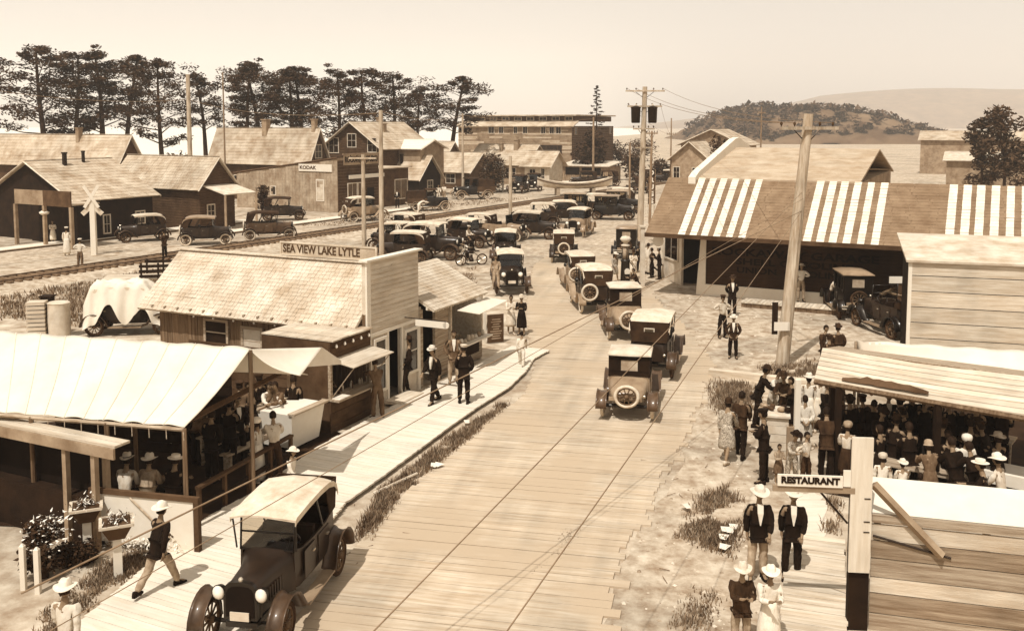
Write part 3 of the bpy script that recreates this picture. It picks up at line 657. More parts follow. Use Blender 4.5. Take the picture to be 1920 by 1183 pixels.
# ---- restaurant tent ------------------------------------------------------------------------------------
E0, E1 = P(-60, 768, 2.5), P(345, 800, 2.4); R0, R1 = P(-60, 618, 3.65), P(469, 653, 3.6)
tn = thing('restaurant_tent', 'big white canvas tent roof over the open air tables on the left', 'tent')
def cloth(name, fn, nu, nv, m, par, th=.012):
    vs = [fn(i/nu, j/nv) for j in range(nv+1) for i in range(nu+1)]; N = len(vs); mb = MB()
    fs = [(j*(nu+1)+i, j*(nu+1)+i+1, (j+1)*(nu+1)+i+1, (j+1)*(nu+1)+i) for j in range(nv) for i in range(nu)]
    mb.add(vs+[v-Vector((0, 0, th)) for v in vs], fs+[tuple(N+k for k in reversed(f)) for f in fs])
    rim = [i for i in range(nu+1)]+[(j+1)*(nu+1)-1 for j in range(1, nv+1)]+[nv*(nu+1)+i for i in range(nu-1, -1, -1)]+[j*(nu+1) for j in range(nv-1, 0, -1)]
    mb.add([], [])
    for a, b_ in zip(rim, rim[1:]+rim[:1]): mb.f.append((a, b_, b_+N, a+N)); mb.m.append(0)
    return mb.build(name, m, par, True)
def t1(u, v):
    p = (E0.lerp(E1, u)).lerp(R0.lerp(R1, u), v); sag = .10*math.sin(math.pi*v)*(1+.25*math.sin(u*19))+.015*math.sin(u*46+v*5)-.022*abs(math.sin(u*math.pi*11))**.35+.012*NZ.noise((u*14, v*5, 2)); return p-Vector((0, 0, sag))
cloth('canvas', t1, 132, 20, M_canvas, tn)
for k in range(1, 11):
    b = MB(); b.tube([t1(k/11, j/12)+Vector((0, 0, .012)) for j in range(13)], .012, 4); b.build('seam', M_canvas2, tn)
for k in range(9):
    p = E0.lerp(E1, .38+k*.077); b = MB(); b.tube([p, p+Vector((.05, -.12, -.25))], .008, 4); b.build('tie_rope', M_wood, tn)
back_off = (R1-E1); back_off.z = 0
K0, K1 = R0+back_off, R1+back_off; K0.z = K1.z = 2.5
cloth('canvas', lambda u, v: (K0.lerp(K1, u)).lerp(R0.lerp(R1, u), v)-Vector((0, 0, .08*math.sin(math.pi*v))), 24, 8, M_canvas, tn)
G0 = E1.lerp(R1, .45); G1 = K1.lerp(R1, .35)
T0, T1 = R1+Vector((0, 0, -.02)), P(604, 651, 3.05); B1 = P(563, 704, 2.95)
def t2(u, v):
    top = T0.lerp(T1, u); k = u; bot = T0.lerp(B1, k); bot.z -= .14*math.sin(math.pi*k**.8); return top.lerp(bot, v)-Vector((0, 0, .06*math.sin(math.pi*v)*math.sin(math.pi*u)))
cloth('canvas_fly', t2, 18, 10, M_canvas, tn)
b = MB(); e = P(640, 676, 2.45); b.slab([T1, e, e-Vector((0, 0, .1)), P(572, 688, 2.7)], .012); b.build('canvas_end', M_canvas2, tn)
gv = [R1-Vector((0, 0, .03)), P(560, 702, 2.72), P(432, 697, 3.0)]
b = MB(); b.add(gv+[v+Vector((.01, .03, 0)) for v in gv], [(0, 1, 2), (5, 4, 3), (0, 3, 4, 1), (1, 4, 5, 2), (2, 5, 3, 0)]); b.build('gable_canvas', M_canvas2, tn)
b = MB(); b.tube([R0-Vector((0, 0, .07)), R1-Vector((0, 0, .07))], .05, 6); b.build('ridge_pole', M_wood, tn)
b = MB(); b.tube([E0-Vector((0, 0, .06)), E1-Vector((0, 0, .06))], .045, 6); b.build('eave_pole', M_wood, tn)
b = MB(); b.tube([P(350, 790, 2.35), P(545, 690, 2.6)], .07, 4); b.build('side_beam', M_brown, tn)
for p in (E1, E1.lerp(E0, .35), E1.lerp(E0, .7), R1, R1.lerp(R0, .4), PY(541, 700, 25.9)):
    b = MB(); b.tube([(p.x, p.y, 0), (p.x, p.y, p.z-.04)], .05, 6); b.build('pole', M_woodd, tn)
# plank back wall of the dining floor, boards one by one
kb = K1+B*.2; q0 = F0-A*2.2+B*1.0; bd = thing('plank_partition', 'brown plank wall closing the dining tent beside the snack stall', 'wall', (q0.x, q0.y, 0), ang(B))
for i in range(8): b = MB(); b.box((1.9, 0, .3+i*.26), (3.8, .05, .25)); b.build('board', M_brown, bd, loc=(0, random.uniform(-.012, .012), 0))
q0 = P(-40, 800); dk = thing('kitchen_wall', 'dark board kitchen wall at the back of the tent', 'wall', (K0.x, K0.y+.5, 0), ang(K1-K0)); Lk = (K1-K0).length*.7
for i in range(9): b = MB(); b.box((Lk/2, 0, .15+i*.27), (Lk, .05, .26)); b.build('board', M_dark, dk, loc=(0, random.uniform(-.012, .012), 0))
# tables and benches under the tent
def table(name, label, p, d, L, w=.7, h=.76, m=M_wood, bench=True):
    t = thing(name, label, 'table', p, ang(d))
    for i in range(3): b = MB(); b.box((L/2, (i-1)*w/3, h), (L, w/3-.015, .04)); b.build('board', m, t)
    for xx in (.15, L-.15):
        for yy in (-w*.38, w*.38): b = MB(); b.box((xx, yy, h/2), (.07, .07, h)); b.build('leg', m, t)
    return t
def bench(label, p, d, L):
    t = thing('bench', label, 'bench', p, ang(d)); b = MB(); b.box((L/2, 0, .44), (L, .28, .04)); b.build('seat', M_wood, t)
    for xx in (.15, L-.15): b = MB(); b.box((xx, 0, .21), (.06, .24, .42)); b.build('leg', M_wood, t)
tb = P(385, 880); table('dining_table', 'long plank dining table nearest the rail under the tent', tb, A, 3.2, .6)
bench('long plank bench nearest the rail under the tent', tb-B*.6, A, 3.2)
tb2 = P(300, 850); table('dining_table', 'plank dining table in the middle of the tent', tb2, A, 3.2, .7)
tb3 = P(470, 818); table('dining_table', 'plank table set with cups in front of the snack stall wall', tb3, A, 2.6, .6)
bench('plank bench at the back table under the tent', tb3+B*.7, A, 2.6)
for i in range(14):
    base = random.choice([tb, tb3, tb2]); q = base+A*random.uniform(.2, 2.4)+B*random.uniform(-.2, .2); b = MB(); b.lathe([(.035, 0), (.04, .09), (.03, .09), (.028, .02)], 8)
    tag(b.build('cup', M_white, loc=(q.x, q.y, .782)), 'white cup set on a plank dining table', 'cup', 'cups on the dining tables')
# rail towards the walk
q0, q1 = P(372, 990), P(548, 880); rl = thing('dining_rail', 'low brown rail between dining tent and walk', 'fence', q0, ang(q1-q0)); Lr = (q1-q0).length
b = MB(); b.box((Lr/2, 0, .88), (Lr, .12, .06)); b.build('top_rail', M_brown, rl); b = MB(); b.box((Lr/2, 0, .45), (Lr, .05, .12)); b.build('rail', M_dark, rl)
for i in range(5): b = MB(); b.box((.05+i*(Lr-.1)/4, 0, .43), (.08, .08, .86)); b.build('post', M_brown, rl)
# tapered white counter
q0 = P(548, 850); wc = thing('white_counter', 'tapered white painted counter at the street end of the tent', 'counter', q0, ang(A))
hh = 1.06; secs = [[(0, 0, .12), (1.15, 0, .12), (1.15, 1.1, .12), (0, 1.1, .12)], [(-.12, -.1, hh), (1.3, -.1, hh), (1.3, 1.2, hh), (-.12, 1.2, hh)]]
b = MB(); b.loft(secs); b.build('body', M_white, wc); b = MB(); b.box((.59, -.1, hh+.025), (1.5, .2, .05)); b.box((.59, 1.1, hh+.025), (1.5, .3, .05)); b.build('counter_top', M_wood, wc)
b = MB(); b.box((.58, .55, .06), (.95, .9, .12)); b.build('base', M_dark, wc)
# ---- flat roofed hut, bottom left
hx = P(200, 838, 2.25); hu = thing('flat_hut', 'flat roofed open hut at the left edge below the tent', 'hut', (hx.x, hx.y, 0), ang(B))
for i in range(2): b = MB(); b.box((2.0, -.1-i*.2, 2.27), (4.4, .19, .05)); b.build('roof_plank', M_pale, hu, loc=(random.uniform(-.015, .015), 0, random.uniform(-.006, .006)))
b = MB(); b.box((2, 0, 2.13), (4.4, .05, .22)); b.build('fascia', M_tan, hu)
for (xx, yy) in ((.45, -.08), (1.3, -.1), (3.9, -.1), (.45, -.36), (3.9, -.36)): b = MB(); b.box((xx, yy, 1.03), (.11, .11, 2.06)); b.build('post', M_tan, hu)
b = MB(); b.box((2.2, -.5, 1.05), (3.4, .06, 2.1)); b.build('back_wall', M_inner, hu)  # near-black wall: the shade inside the hut is put into its colour
b = MB(); b.box((2.2, -.3, .5), (3.3, .3, 1.0)); b.build('counter', M_dark, hu)
# ---- white fence panel with planters
q0, q1 = P(176, 1024), P(372, 1046); pn = thing('white_panel_screen', 'white canvas panel in a brown frame behind the flower planter', 'fence', q0, ang(q1-q0)); Lp = (q1-q0).length
b = MB(); b.box((Lp/2, 0, .66), (Lp-.1, .03, 1.02)); b.build('panel', M_white, pn)
for zz in (1.2,): b = MB(); b.box((Lp/2, 0, zz), (Lp+.1, .09, .1)); b.build('top_rail', M_brown, pn)
for xx in (0, Lp): b = MB(); b.box((xx, 0, .58), (.11, .11, 1.16)); b.build('post', M_brown, pn)
b = MB(); b.tube([(Lp*.38, -.04, 1.12), (Lp*.75, -.06, .4)], .025, 4); b.build('brace', M_wood, pn)
def planter(px, py, label, h=.75, post=M_white, box=M_brown, s=1.0):
    q = P(px, py); t = thing('flower_planter', label, 'planter', q, .4)
    b = MB(); b.box((0, 0, h/2), (.16, .16, h)); b.build('post', post, t)
    b = MB(); a, c = .14*s, .28*s; b.loft([[(-a, -a, h), (a, -a, h), (a, a, h), (-a, a, h)], [(-c, -c, h+.3*s), (c, -c, h+.3*s), (c, c, h+.3*s), (-c, c, h+.3*s)]]); bx = b.build('box', box, t)
    b = MB()
    for sx, sy, lx, ly in ((0, -c, 2*c, .03), (0, c, 2*c, .03), (-c, 0, .03, 2*c), (c, 0, .03, 2*c)): b.box((sx, sy, h+.3*s), (lx+.03, ly+.0, .05))
    b.build('rim', M_pale, bx)
    lf = MB(); fl = MB()
    for i in range(160):
        p = Vector((random.gauss(0, .12*s), random.gauss(0, .12*s), h+.3*s+abs(random.gauss(.04, .06)))); d = Vector((random.uniform(-1, 1), random.uniform(-1, 1), random.uniform(-.2, 1)))*.07; e_ = Vector((-d.y, d.x, 0))*.5
        (lf if i % 3 else fl).add([p-e_*.5, p+d, p+e_*.5, p-d*.4], [(0, 1, 2, 3)])
    tag(lf.build('leaves', M_leaf2, t), kind='stuff'); tag(fl.build('flowers', M_flower, t), kind='stuff')
planter(222, 1080, 'square flower planter box on a white post before the panel', .78)
planter(165, 1040, 'flower planter beside the hut post at the panel end', .72)
# white pickets at the left edge
for i, (px, py) in enumerate([(72, 1112), (45, 1105)]):
    q = P(px, py); b = MB(); b.box((0, 0, .42), (.09, .09, .84)); b.box((0, 0, .86), (.09, .09, .05), top=.3); tag(b.build('fence_picket', M_white, loc=q), ['short white fence post nearest the leaning shrub', 'white fence post at the very left edge'][i], 'post')
# ================================================================== right hand side
G0 = P(1210, 437, 3.25); GD = (P(1640, 460, 3.25)-G0); GD.z = 0; GD.normalize(); GN = Vector((-GD.y, GD.x, 0))
gar = thing('garage', 'garage with striped shingled roof, dark lettered wall and white parapet', 'garage', (G0.x, G0.y, 0), ang(GD))
GI = Matrix.Rotation(-ang(GD), 4, 'Z') @ Matrix.Translation((-G0.x, -G0.y, 0))
def gl(p): return GI @ Vector(p)                                   # world to garage coordinates
GL = 26.0; RUN = 3.6; ZT = z_at(G0+GN*RUN, 333); W0 = gl(P(1310, 553)); yw = W0.y
M_groof = mat('painted shingle', .49, .05, 1.5, bump=.35, fine=10, rnd=.04, patch=.1, pscale=.4); M_gwall = mat('dark painted wall', .21, .04, 1.2, bump=.25, fine=12, patch=.2, pscale=.6)
M_stripe = mat('white painted shingle', .86, .06, 2.5, bump=.4, fine=10, patch=.14, pscale=1.5)
M_up = mat('felt roof', .66, .06, 1.2, bump=.4, fine=10, patch=.12)
r = MB(); r.slab([(0, 0, 3.25), (GL, 0, 3.25), (GL, RUN, ZT), (0, RUN, ZT)], .12); rf = r.build('roof', M_groof, gar)
c = MB(); courses(c, (0, 0, 3.255), (GL, 0, 3.255), (0, RUN, ZT+.005), (GL, RUN, ZT+.005), 20, .014, .9); tag(c.build('shingles', M_groof, rf), kind='stuff')
b = MB(); b.box((GL/2, -.03, 3.17), (GL+.05, .06, .2)); b.build('fascia', M_brown, rf)
sl_ = (ZT-3.25)/RUN; nrm = Vector((0, -sl_, 1)).normalized()
def stripe_t(px):
    return gl(G0+GD*t_to(G0, GD, px, 3.25)).x
starts = [(1271, 1284), (1293, 1306), (1314, 1327), (1337, 1350), (1361, 1373), (1384, 1397)]
grp0 = [(stripe_t(a), stripe_t(b_)) for a, b_ in starts]; t2_ = stripe_t(1505); sh = t2_-grp0[0][0]
for g in range(3):
    for a, b_ in grp0:
        x0, x1 = a+sh*g, b_+sh*g
        if x1 > GL-.2: continue
        st_ = MB(); secs = []; N_ = 20
        for i in range(N_):                                            # painted courses: each strip follows the steps of the shingles
            y0, y1 = RUN*i/N_, RUN*(i+1)/N_; j = random.uniform(-.006, .006); k = random.uniform(-.006, .006); l = .022
            q = [Vector((x0+j, y0, 3.255+sl_*y0))+nrm*l*1.1, Vector((x1+k, y0, 3.255+sl_*y0))+nrm*l*1.1, Vector((x1+k, y1, 3.255+sl_*y1))+nrm*.014, Vector((x0+j, y1, 3.255+sl_*y1))+nrm*.014]
            st_.add(q+[v-nrm*.012 for v in q], [(0, 1, 2, 3), (0, 4, 5, 1), (1, 5, 6, 2), (3, 7, 4, 0), (2, 6, 7, 3)])
        st_.build('painted_stripe', M_stripe, rf)
xw = W0.x
w = MB(); w.box((xw+(GL-xw)/2, yw+.1, 1.8), (GL-xw, .2, 3.6-.6)); w.build('front_wall', M_gwall, gar, loc=(0, 0, .05))
w = MB(); w.box((xw+(GL-xw)/2, yw+8, 2.2), (GL-xw-.1, 14, 4.4)); w.build('hall', M_tan, gar)
for i in range(16):
    b = MB(); b.box((xw+.35+(GL-xw-.4)/2, yw-.012, .62+i*.172+.083), (GL-xw-.42, .03, .164)); b.build('wall_board', M_gwall, gar, loc=(0, random.uniform(-.005, .005), 0))
b = MB(); b.box((xw+(GL-xw)/2+.1, yw-.05, .3), (GL-xw-.2, .12, .6)); b.build('plinth', M_white, gar)
b = MB(); b.loft([[(xw-.12, yw-.1, 0), (xw+.36, yw-.1, 0), (xw+.36, yw+.2, 0), (xw-.12, yw+.2, 0)], [(xw+.1, yw-.07, 3.3), (xw+.36, yw-.07, 3.3), (xw+.36, yw+.2, 3.3), (xw+.1, yw+.2, 3.3)]]); b.build('corner_pilaster', M_white, gar)
zg = lambda px, py: z_at((GI.inverted() @ Vector((gl(G0+GD*t_to(G0+GN*yw, GD, px, 2)).x, yw, 0))).xy, py)
M_gink = mat('garage lettering', .08, .02, 6)
for txt, a, b_, py, sz in (('ROCKAWAY GARAGE', 1335, 1648, 479, .5), ('SHELL GASOLINE', 1380, 1600, 496, .42), ('UNION  GASOLINE', 1382, 1583, 512, .4)):
    x0 = t_to(G0+GN*yw, GD, a, 2); x1 = t_to(G0+GN*yw, GD, b_, 2); lettering(txt, sz, M_gink, gar, ((x0+x1)/2, yw-.035, zg((a+b_)/2, py+1)), (1, 0, 0), (0, 0, 1), x1-x0, .012)
# office bay at the street corner
c1, c2 = gl(P(1279, 535)), gl(P(1241, 519)); d_ = (c2-c1); Lc = d_.length; bay = MB(); rzb = ang(d_)
bw = MB(); bw.box((0, 0, 1.6), (Lc, .12, 3.2)); bay_o = bw.build('office_wall', M_offw, gar, loc=(c1+d_/2).to_tuple(), rz=rzb)
n_ = Vector((-d_.y, d_.x, 0)).normalized(); n_ = -n_ if n_.x > 0 else n_
window(gar, (c1+d_*.47)+Vector((0, 0, 1.95))+n_*.06, Lc*.62, 1.35, n_, M_offw, (2, 1), depth=.04)
b = MB(); b.box((c2.x+.06, c2.y+.5, 1.6), (.14, 1.2, 3.2)); b.build('side_wall', M_white, gar)
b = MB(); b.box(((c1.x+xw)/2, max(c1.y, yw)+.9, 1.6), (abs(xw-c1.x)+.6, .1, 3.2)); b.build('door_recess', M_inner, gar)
b = MB(); b.box((c1.x+1.3, c1.y+3.2, 1.6), (2.2, 3.5, 3.2)); b.build('office', M_tan, gar)
b = MB(); b.box((4.5, RUN*.5, 3.1), (8.6, RUN-.6, .06)); b.build('canopy_ceiling', M_tan, gar)
cp = P(1204, 538); b = MB(); b.box((0, 0, 1.6), (.24, .24, 3.2)); b.box((0, 0, 3.24), (.34, .34, .1)); tag(b.build('canopy_post', M_offw, loc=cp), 'pale square post standing before the garage canopy corner', 'post')
# upper hall roof and white parapet
tx = gl(P(1316, 333, ZT)).x; y1 = RUN+8.2; zu = z_at((GI.inverted() @ Vector((tx+.2, y1, 0))).xy, 277)
GU = t_to(G0+GN*y1, GD, 1650, 7.2)
w = MB(); w.box(((tx+GU)/2, y1, 3.4), (GU-tx-.1, 14, ZT*2-6.9)); w.build('upper_wall', M_tan, gar)
r = MB(); r.slab([(tx, RUN-.1, ZT-.05), (GU, RUN-.1, ZT-.05), (GU, y1, zu), (tx, y1, zu)], .1); r.slab([(tx, y1, zu), (GU, y1, zu), (GU, y1+8.2, ZT-.1), (tx, y1+8.2, ZT-.1)], .1); ur = r.build('upper_roof', M_up, gar)
c = MB(); courses(c, (tx, RUN-.1, ZT-.045), (GU, RUN-.1, ZT-.045), (tx, y1, zu+.005), (GU, y1, zu+.005), 9, .012, 0); tag(c.build('roofing_strips', M_up, ur), kind='stuff')
pr = MB(); pw = .38; secs = []
for y, z in ((RUN-.4, ZT-.15), (RUN+.3, ZT+.12), (y1-.3, zu+.3), (y1+.6, zu+.38), (y1+8, ZT+.2)): secs.append([(tx-pw, y, 3.3), (tx, y, 3.3), (tx, y, z+.22), (tx-pw, y, z+.22)])
pr.loft(secs); pr.build('parapet', M_white, gar)
rs = thing('round_sign', 'round white sign hung under the garage canopy edge', 'sign', P(1234, 452, 2.75), ang(GD)); b = MB(); b.lathe([(.27, -.02), (.29, 0), (.27, .02)], 20, M=Matrix.Rotation(math.pi/2, 4, 'X')); b.build('disc', M_white, rs); b = MB(); b.tube([(0, 0, .27), (0, 0, .5)], .012, 4); b.build('hanger', M_iron, rs)
q = P(1388, 576); gw = plank_walk('garage_boardwalk', q, GD, 8.2, 1.15, .26, M_pale, .2)
# petrol pump
q = P(1172, 547); pu = thing('petrol_pump', 'tall dark petrol pump with glass cylinder before the garage', 'pump', q, .3)
b = MB(); b.lathe([(.36, 0), (.36, .12), (.27, .16), (.26, .5), (.22, 1.55), (.25, 1.6), (.25, 1.68)], 12); b.build('body', M_black, pu, True)
b = MB(); b.lathe([(.15, 1.68), (.15, 2.36)], 14); b.build('glass_cylinder', mat('pump glass', .6, .1, 4, rough=.15), pu, True)
for a in range(4): b = MB(); b.tube([(.18*math.cos(a*1.57), .18*math.sin(a*1.57), 1.66), (.18*math.cos(a*1.57), .18*math.sin(a*1.57), 2.4)], .016, 5); b.build('rod', M_black, pu)
b = MB(); b.lathe([(.22, 2.38), (.24, 2.44), (.12, 2.5), (.1, 2.56), (.2, 2.62), (.3, 2.76), (.2, 2.88), (0, 2.92)], 16); b.build('globe', M_offw, pu, True)
b = MB(); pts = [(0, -.1)]+[(.15*math.cos(t), .13*math.sin(t)) for t in [math.pi*k/10 for k in range(11)]]; pts = [(.13, -.14), (-.13, -.14)]+[(-.15*math.cos(t), .15*math.sin(t)) for t in [math.pi*k/10 for k in range(11)]]
b.loft([[(x, -.262, 1.1+z) for x, z in pts], [(x, -.235, 1.1+z) for x, z in pts]]); b.build('shell_plate', M_white, pu)
b = MB(); b.tube([(.2, 0, 1.6), (.42, -.05, 1.3), (.45, -.1, .7), (.3, -.1, .35), (.26, -.1, .9)], .022, 6); b.build('hose', M_tyre, pu, True)
# ---- white board building at the right edge
q = P(1703, 690); ud = V(.95, -.3).normalized(); wb = thing('white_board_shed', 'pale wide board building wall at the right edge behind the canvas', 'shed', q, ang(ud)); zt = z_at(q, 487)
nb = 7
for i in range(nb): b = MB(); h_ = zt/nb; b.box((4.5, 0, h_*(i+.5)), (9, .06, h_-.03)); b.build('wall_board', M_pale, wb, loc=(0, random.uniform(-.012, .012), 0))
b = MB(); b.box((4.5, 2.1, zt/2-.05), (8.9, 4, zt-.1)); b.build('body', M_dark, wb); b = MB(); b.box((-.05, .03, zt/2), (.12, .14, zt)); b.build('corner_board', M_white, wb)
b = MB(); b.slab([(-.2, -.15, zt), (9.2, -.15, zt), (9.2, 4.2, zt+.5), (-.2, 4.2, zt+.5)], .08); b.build('roof', M_shing, wb)
q = P(1684, 596); spn = thing('street_sign_post', 'dark post with white board at its top by the pale building', 'sign post', q); zz = z_at(q, 524)
b = MB(); b.box((0, 0, zz/2), (.2, .2, zz)); b.build('post', M_brown, spn); b = MB(); b.box((-.15, -.13, zz), (.72, .05, .3)); b.build('board', M_white, spn)
# ---- eating shed with plank roof
A0, A1, L0, L1 = P(1543, 653, 3.05), P(2010, 716, 3.05), P(1527, 711, 2.42), P(2010, 792, 2.42)
es = thing('plank_roof_shed', 'open eating shed under a long sagging plank roof on the right', 'shed')
for i in range(7):
    a, c = i/7, (i+1)/7-.012
    b = MB(); j = random.uniform(-.06, .06); N_ = 5; vs = []
    for k in range(N_+1):
        u = k/N_*(1+j*.1)-max(0, j)*.03*(k == 0); sg = -.05*math.sin(math.pi*u)+0.0; up_ = .0
        lo = L0.lerp(A0, a).lerp(L1.lerp(A1, a), u); hi = L0.lerp(A0, c).lerp(L1.lerp(A1, c), u)
        vs.append([lo+Vector((0, 0, sg+.035+up_)), hi+Vector((0, 0, sg+.02)), hi+Vector((0, 0, sg-.01)), lo+Vector((0, 0, sg))])
    b.loft(vs); b.build('roof_plank', M_pale, es, frame=(L0+(A0-L0)*a, ang(L1-L0)))
b = MB(); b.tube([L0-Vector((0, 0, .06)), L1-Vector((0, 0, .1))], .07, 4); b.build('eave_beam', M_woodd, es)
b = MB(); b.tube([A0-Vector((0, 0, .08)), A1-Vector((0, 0, .1))], .07, 4); b.build('ridge_beam', M_woodd, es)
for p in (L0.lerp(L1, .11), L0.lerp(L1, .52), L0.lerp(L1, .95), A0.lerp(A1, .05), A0.lerp(A1, .5), A0.lerp(A1, .95)): b = MB(); b.box((p.x, p.y, (p.z-.1)/2), (.13, .13, p.z-.1)); b.build('post', M_dark, es)
for u in (.03, .25, .5, .75, .97): b = MB(); b.tube([L0.lerp(L1, u)-Vector((0, 0, .15)), A0.lerp(A1, u)-Vector((0, 0, .15))], .04, 4); b.build('rafter', M_woodd, es)
K0_, K1_ = P(1575, 668, 2.45), P(2010, 722, 2.45)                                 # low back slope
b = MB(); b.slab([A0, A1, A1+Vector((1.3, 2.6, -.55)), A0+Vector((1.3, 2.6, -.55))], .03); b.build('back_roof', M_wood, es)
cs = thing('canvas_stall', 'low white canvas roof stretched behind the plank roofed shed', 'stall')
q = [P(1612, 662, 2.5), P(2010, 706, 2.5), P(2010, 663, 2.85), P(1605, 638, 2.85)]
cloth('canvas', lambda u, v: q[0].lerp(q[1], u).lerp(q[3].lerp(q[2], u), v)-Vector((0, 0, .08*math.sin(math.pi*v)+.02*math.sin(u*31))), 30, 6, M_canvas, cs)
for p in q: b = MB(); b.tube([(p.x, p.y, 0), (p.x, p.y, p.z-.03)], .04, 6); b.build('pole', M_wood, cs)
sd = (L1-L0); sd.z = 0; sd.normalize(); sn = Vector((-sd.y, sd.x, 0))
def tableR(label, p, L, cloth_m=None):
    t = table('eating_table', label, p, sd, L, .7)
    if cloth_m:
        mb = MB(); q = p+sd*L/2; mb.box((0, 0, .79), (L+.05, .8, .012)); mb.box((0, -.4, .66), (L+.05, .012, .27)); o = mb.build('tablecloth', cloth_m, None, loc=(q.x, q.y, 0), rz=ang(sd)); tag(o, 'white cloth spread on '+label[0:1]+label[1:], 'tablecloth')
    return t
tableR('plank table at the open end of the eating shed', P(1590, 905), 2.6)
tableR('plank table near the right edge of the eating shed', P(1760, 915), 2.4, M_white)
tableR('plank table at the back of the eating shed', P(1640, 830), 3.4)
tp = MB(); ra = []; rb_ = []                                            # torn tar paper along the eave
for k in range(15):
    u = .12+.36*k/14; w_ = (.10+.16*math.sin(math.pi*k/14)*random.uniform(.5, 1.2)); lo = L0.lerp(L1, u); hi = A0.lerp(A1, u); ra.append(lo.lerp(hi, .03)+Vector((0, 0, .055+.03*random.random()))); rb_.append(lo.lerp(hi, .03+w_)+Vector((0, 0, .052)))
tp.loft([[a, b_, b_-Vector((0, 0, .008)), a-Vector((0, 0, .008))] for a, b_ in zip(ra, rb_)]); tp.build('tar_paper', M_brown, es)
# fruit stand counter
q = P(1424, 856); fs = thing('fruit_stand', 'pale box counter heaped with goods beside the white post', 'stall', q, ang(V(.95, -.25)))
for i in range(5): b = MB(); b.box((.35, 0, .1+i*.215), (.72, .03, .205)); b.build('board', M_offw, fs, loc=(0, random.uniform(-.006, .006), 0))
b = MB(); b.box((.35, .42, .54), (.7, .8, 1.08)); b.build('body', M_tan, fs); b = MB(); b.box((.35, .4, 1.11), (.8, .95, .05)); b.build('counter_top', M_offw, fs)
for i in range(14):
    b = MB(); r_ = random.uniform(.05, .1); b.lathe([(0, 0), (r_*.8, r_*.3), (r_, r_), (r_*.7, r_*1.6), (0, r_*1.8)], 9); c_ = q+Vector((random.uniform(0, .75), random.uniform(.05, .6), 1.136))
    tag(b.build('fruit', random.choice([M_dark, M_brown, M_tan, M_ltan]), loc=c_, smooth=True), 'round fruit heaped on the pale box counter', 'fruit', 'fruit on the stand')
q = P(1492, 880); wp = thing('stand_post', 'slim white post between the pale counter and the crowd', 'post', q); b = MB(); b.box((0, 0, 1.15), (.14, .1, 2.3)); b.build('post', M_white, wp); b = MB(); b.box((-.1, 0, .55), (.3, .06, 1.1)); b.build('side_board', M_tan, wp)
# timber kerb
q0, q1 = P(1330, 703), P(1535, 726); b = MB(); Lk = (q1-q0).length; b.box((0, 0, .11), (Lk, .3, .22)); tag(b.build('timber_kerb', M_pale, loc=((q0+q1)/2).to_tuple(), rz=ang(q1-q0)), 'long pale squared timber lying across the weedy bank', 'timber')
# boardwalk at bottom right
q0, q1 = P(1448, 1320), P(1478, 1012); d_ = (q1-q0); Lw = d_.length; d_.normalize(); wd_ = 1.1
bwk = plank_walk('restaurant_boardwalk', q0, d_, Lw, wd_, .16, M_pale, .25, side=-1)
sheet('worn_path', [(1476, 1012), (1548, 1012), (1546, 940), (1532, 925), (1500, 925), (1478, 960)], .012, M_walk, 21, 5, .08)
# sign post with the RESTAURANT board
M_board = mat('pale vertical board', .8, .06, 2.5, bump=.3, fine=16, stretch=(5, 5, .4), patch=.12, pscale=1.5)
YS = 15.6; pb = PY(1612, 1000, YS); sp = thing('restaurant_post', 'broad pale board nailed on a dark post, lettered RESTAURANT arm to its left', 'sign post', (pb.x, pb.y, 0), -.1)
zt, zb = z_at(pb, 820), z_at(pb, 1072); wbd = 40*YS/F_PX
b = MB(); b.box((0, 0, (zt+zb)/2), (wbd, .05, zt-zb)); b.build('board', M_board, sp)
b = MB(); b.box((.02, .12, (zt-.1)/2), (wbd*.95, .16, zt-.1)); b.build('post', M_dark, sp)
zs = z_at(pb, 903); Ls = 123*YS/F_PX; xs = -wbd/2-.14-Ls/2
b = MB(); b.box((xs, -.04, zs), (Ls, .03, .20)); sbd = b.build('sign_board', M_white, sp); lettering('RESTAURANT', .15, M_ink, sbd, (xs, -.062, zs+.005), (1, 0, 0), (0, 0, 1), Ls*.9, .008, depth=.005)
b = MB(); b.box((xs+.07, .0, zs-.155), (Ls+.28, .06, .1)); b.build('arm', M_tan, sp)
b = MB(); b.box((-wbd/2-.07, -.03, zs+.06), (.12, .03, .28)); b.build('cleat', M_white, sp)
b = MB(); b.tube([(-wbd/2-.02, .05, zs-.75), (-wbd/2-.5, .05, zs-.2)], .018, 4); b.build('brace', M_iron, sp)
for zz in (zs-.28, zs-.68, zs-.86): b = MB(); b.box((.1, -.03, zz), (.1, .012, .015)); b.build('nail_slot', M_ink, sp)
M_wood2 = mat('mid brown plank', .56, .1, 2.5, bump=.5, fine=20, stretch=(.3, 6, 6), rnd=.12, patch=.2, pscale=1.0)  # brown of the lower fence boards
ud = V(.965, -.26); q0 = PY(1634, 1000, YS+.1); pf = thing('plank_fence', 'plank fence with white top panel right of the sign post', 'fence', (q0.x, q0.y, 0), ang(ud)); Lf = 3.6
z1, z2 = z_at(q0, 893), z_at(q0, 962)
zq = z_at((q0.x, q0.y+.95), 893); b = MB(); b.slab([(0, .05, z2), (Lf, .05, z2), (Lf, 1.0, zq), (0, 1.0, zq)], .03); b.build('white_panel', M_canvas, pf)
for xx in (.05, 1.8, 3.5): b = MB(); b.tube([(xx, .16, z2-.08), (xx, 1.0, zq-.06)], .04, 4); b.build('rafter', M_wood, pf)
b = MB(); b.box((Lf/2, -.02, z2-.07), (Lf, .07, .13)); b.build('top_rail', M_wood, pf)
zz = z2-.16; i = 0
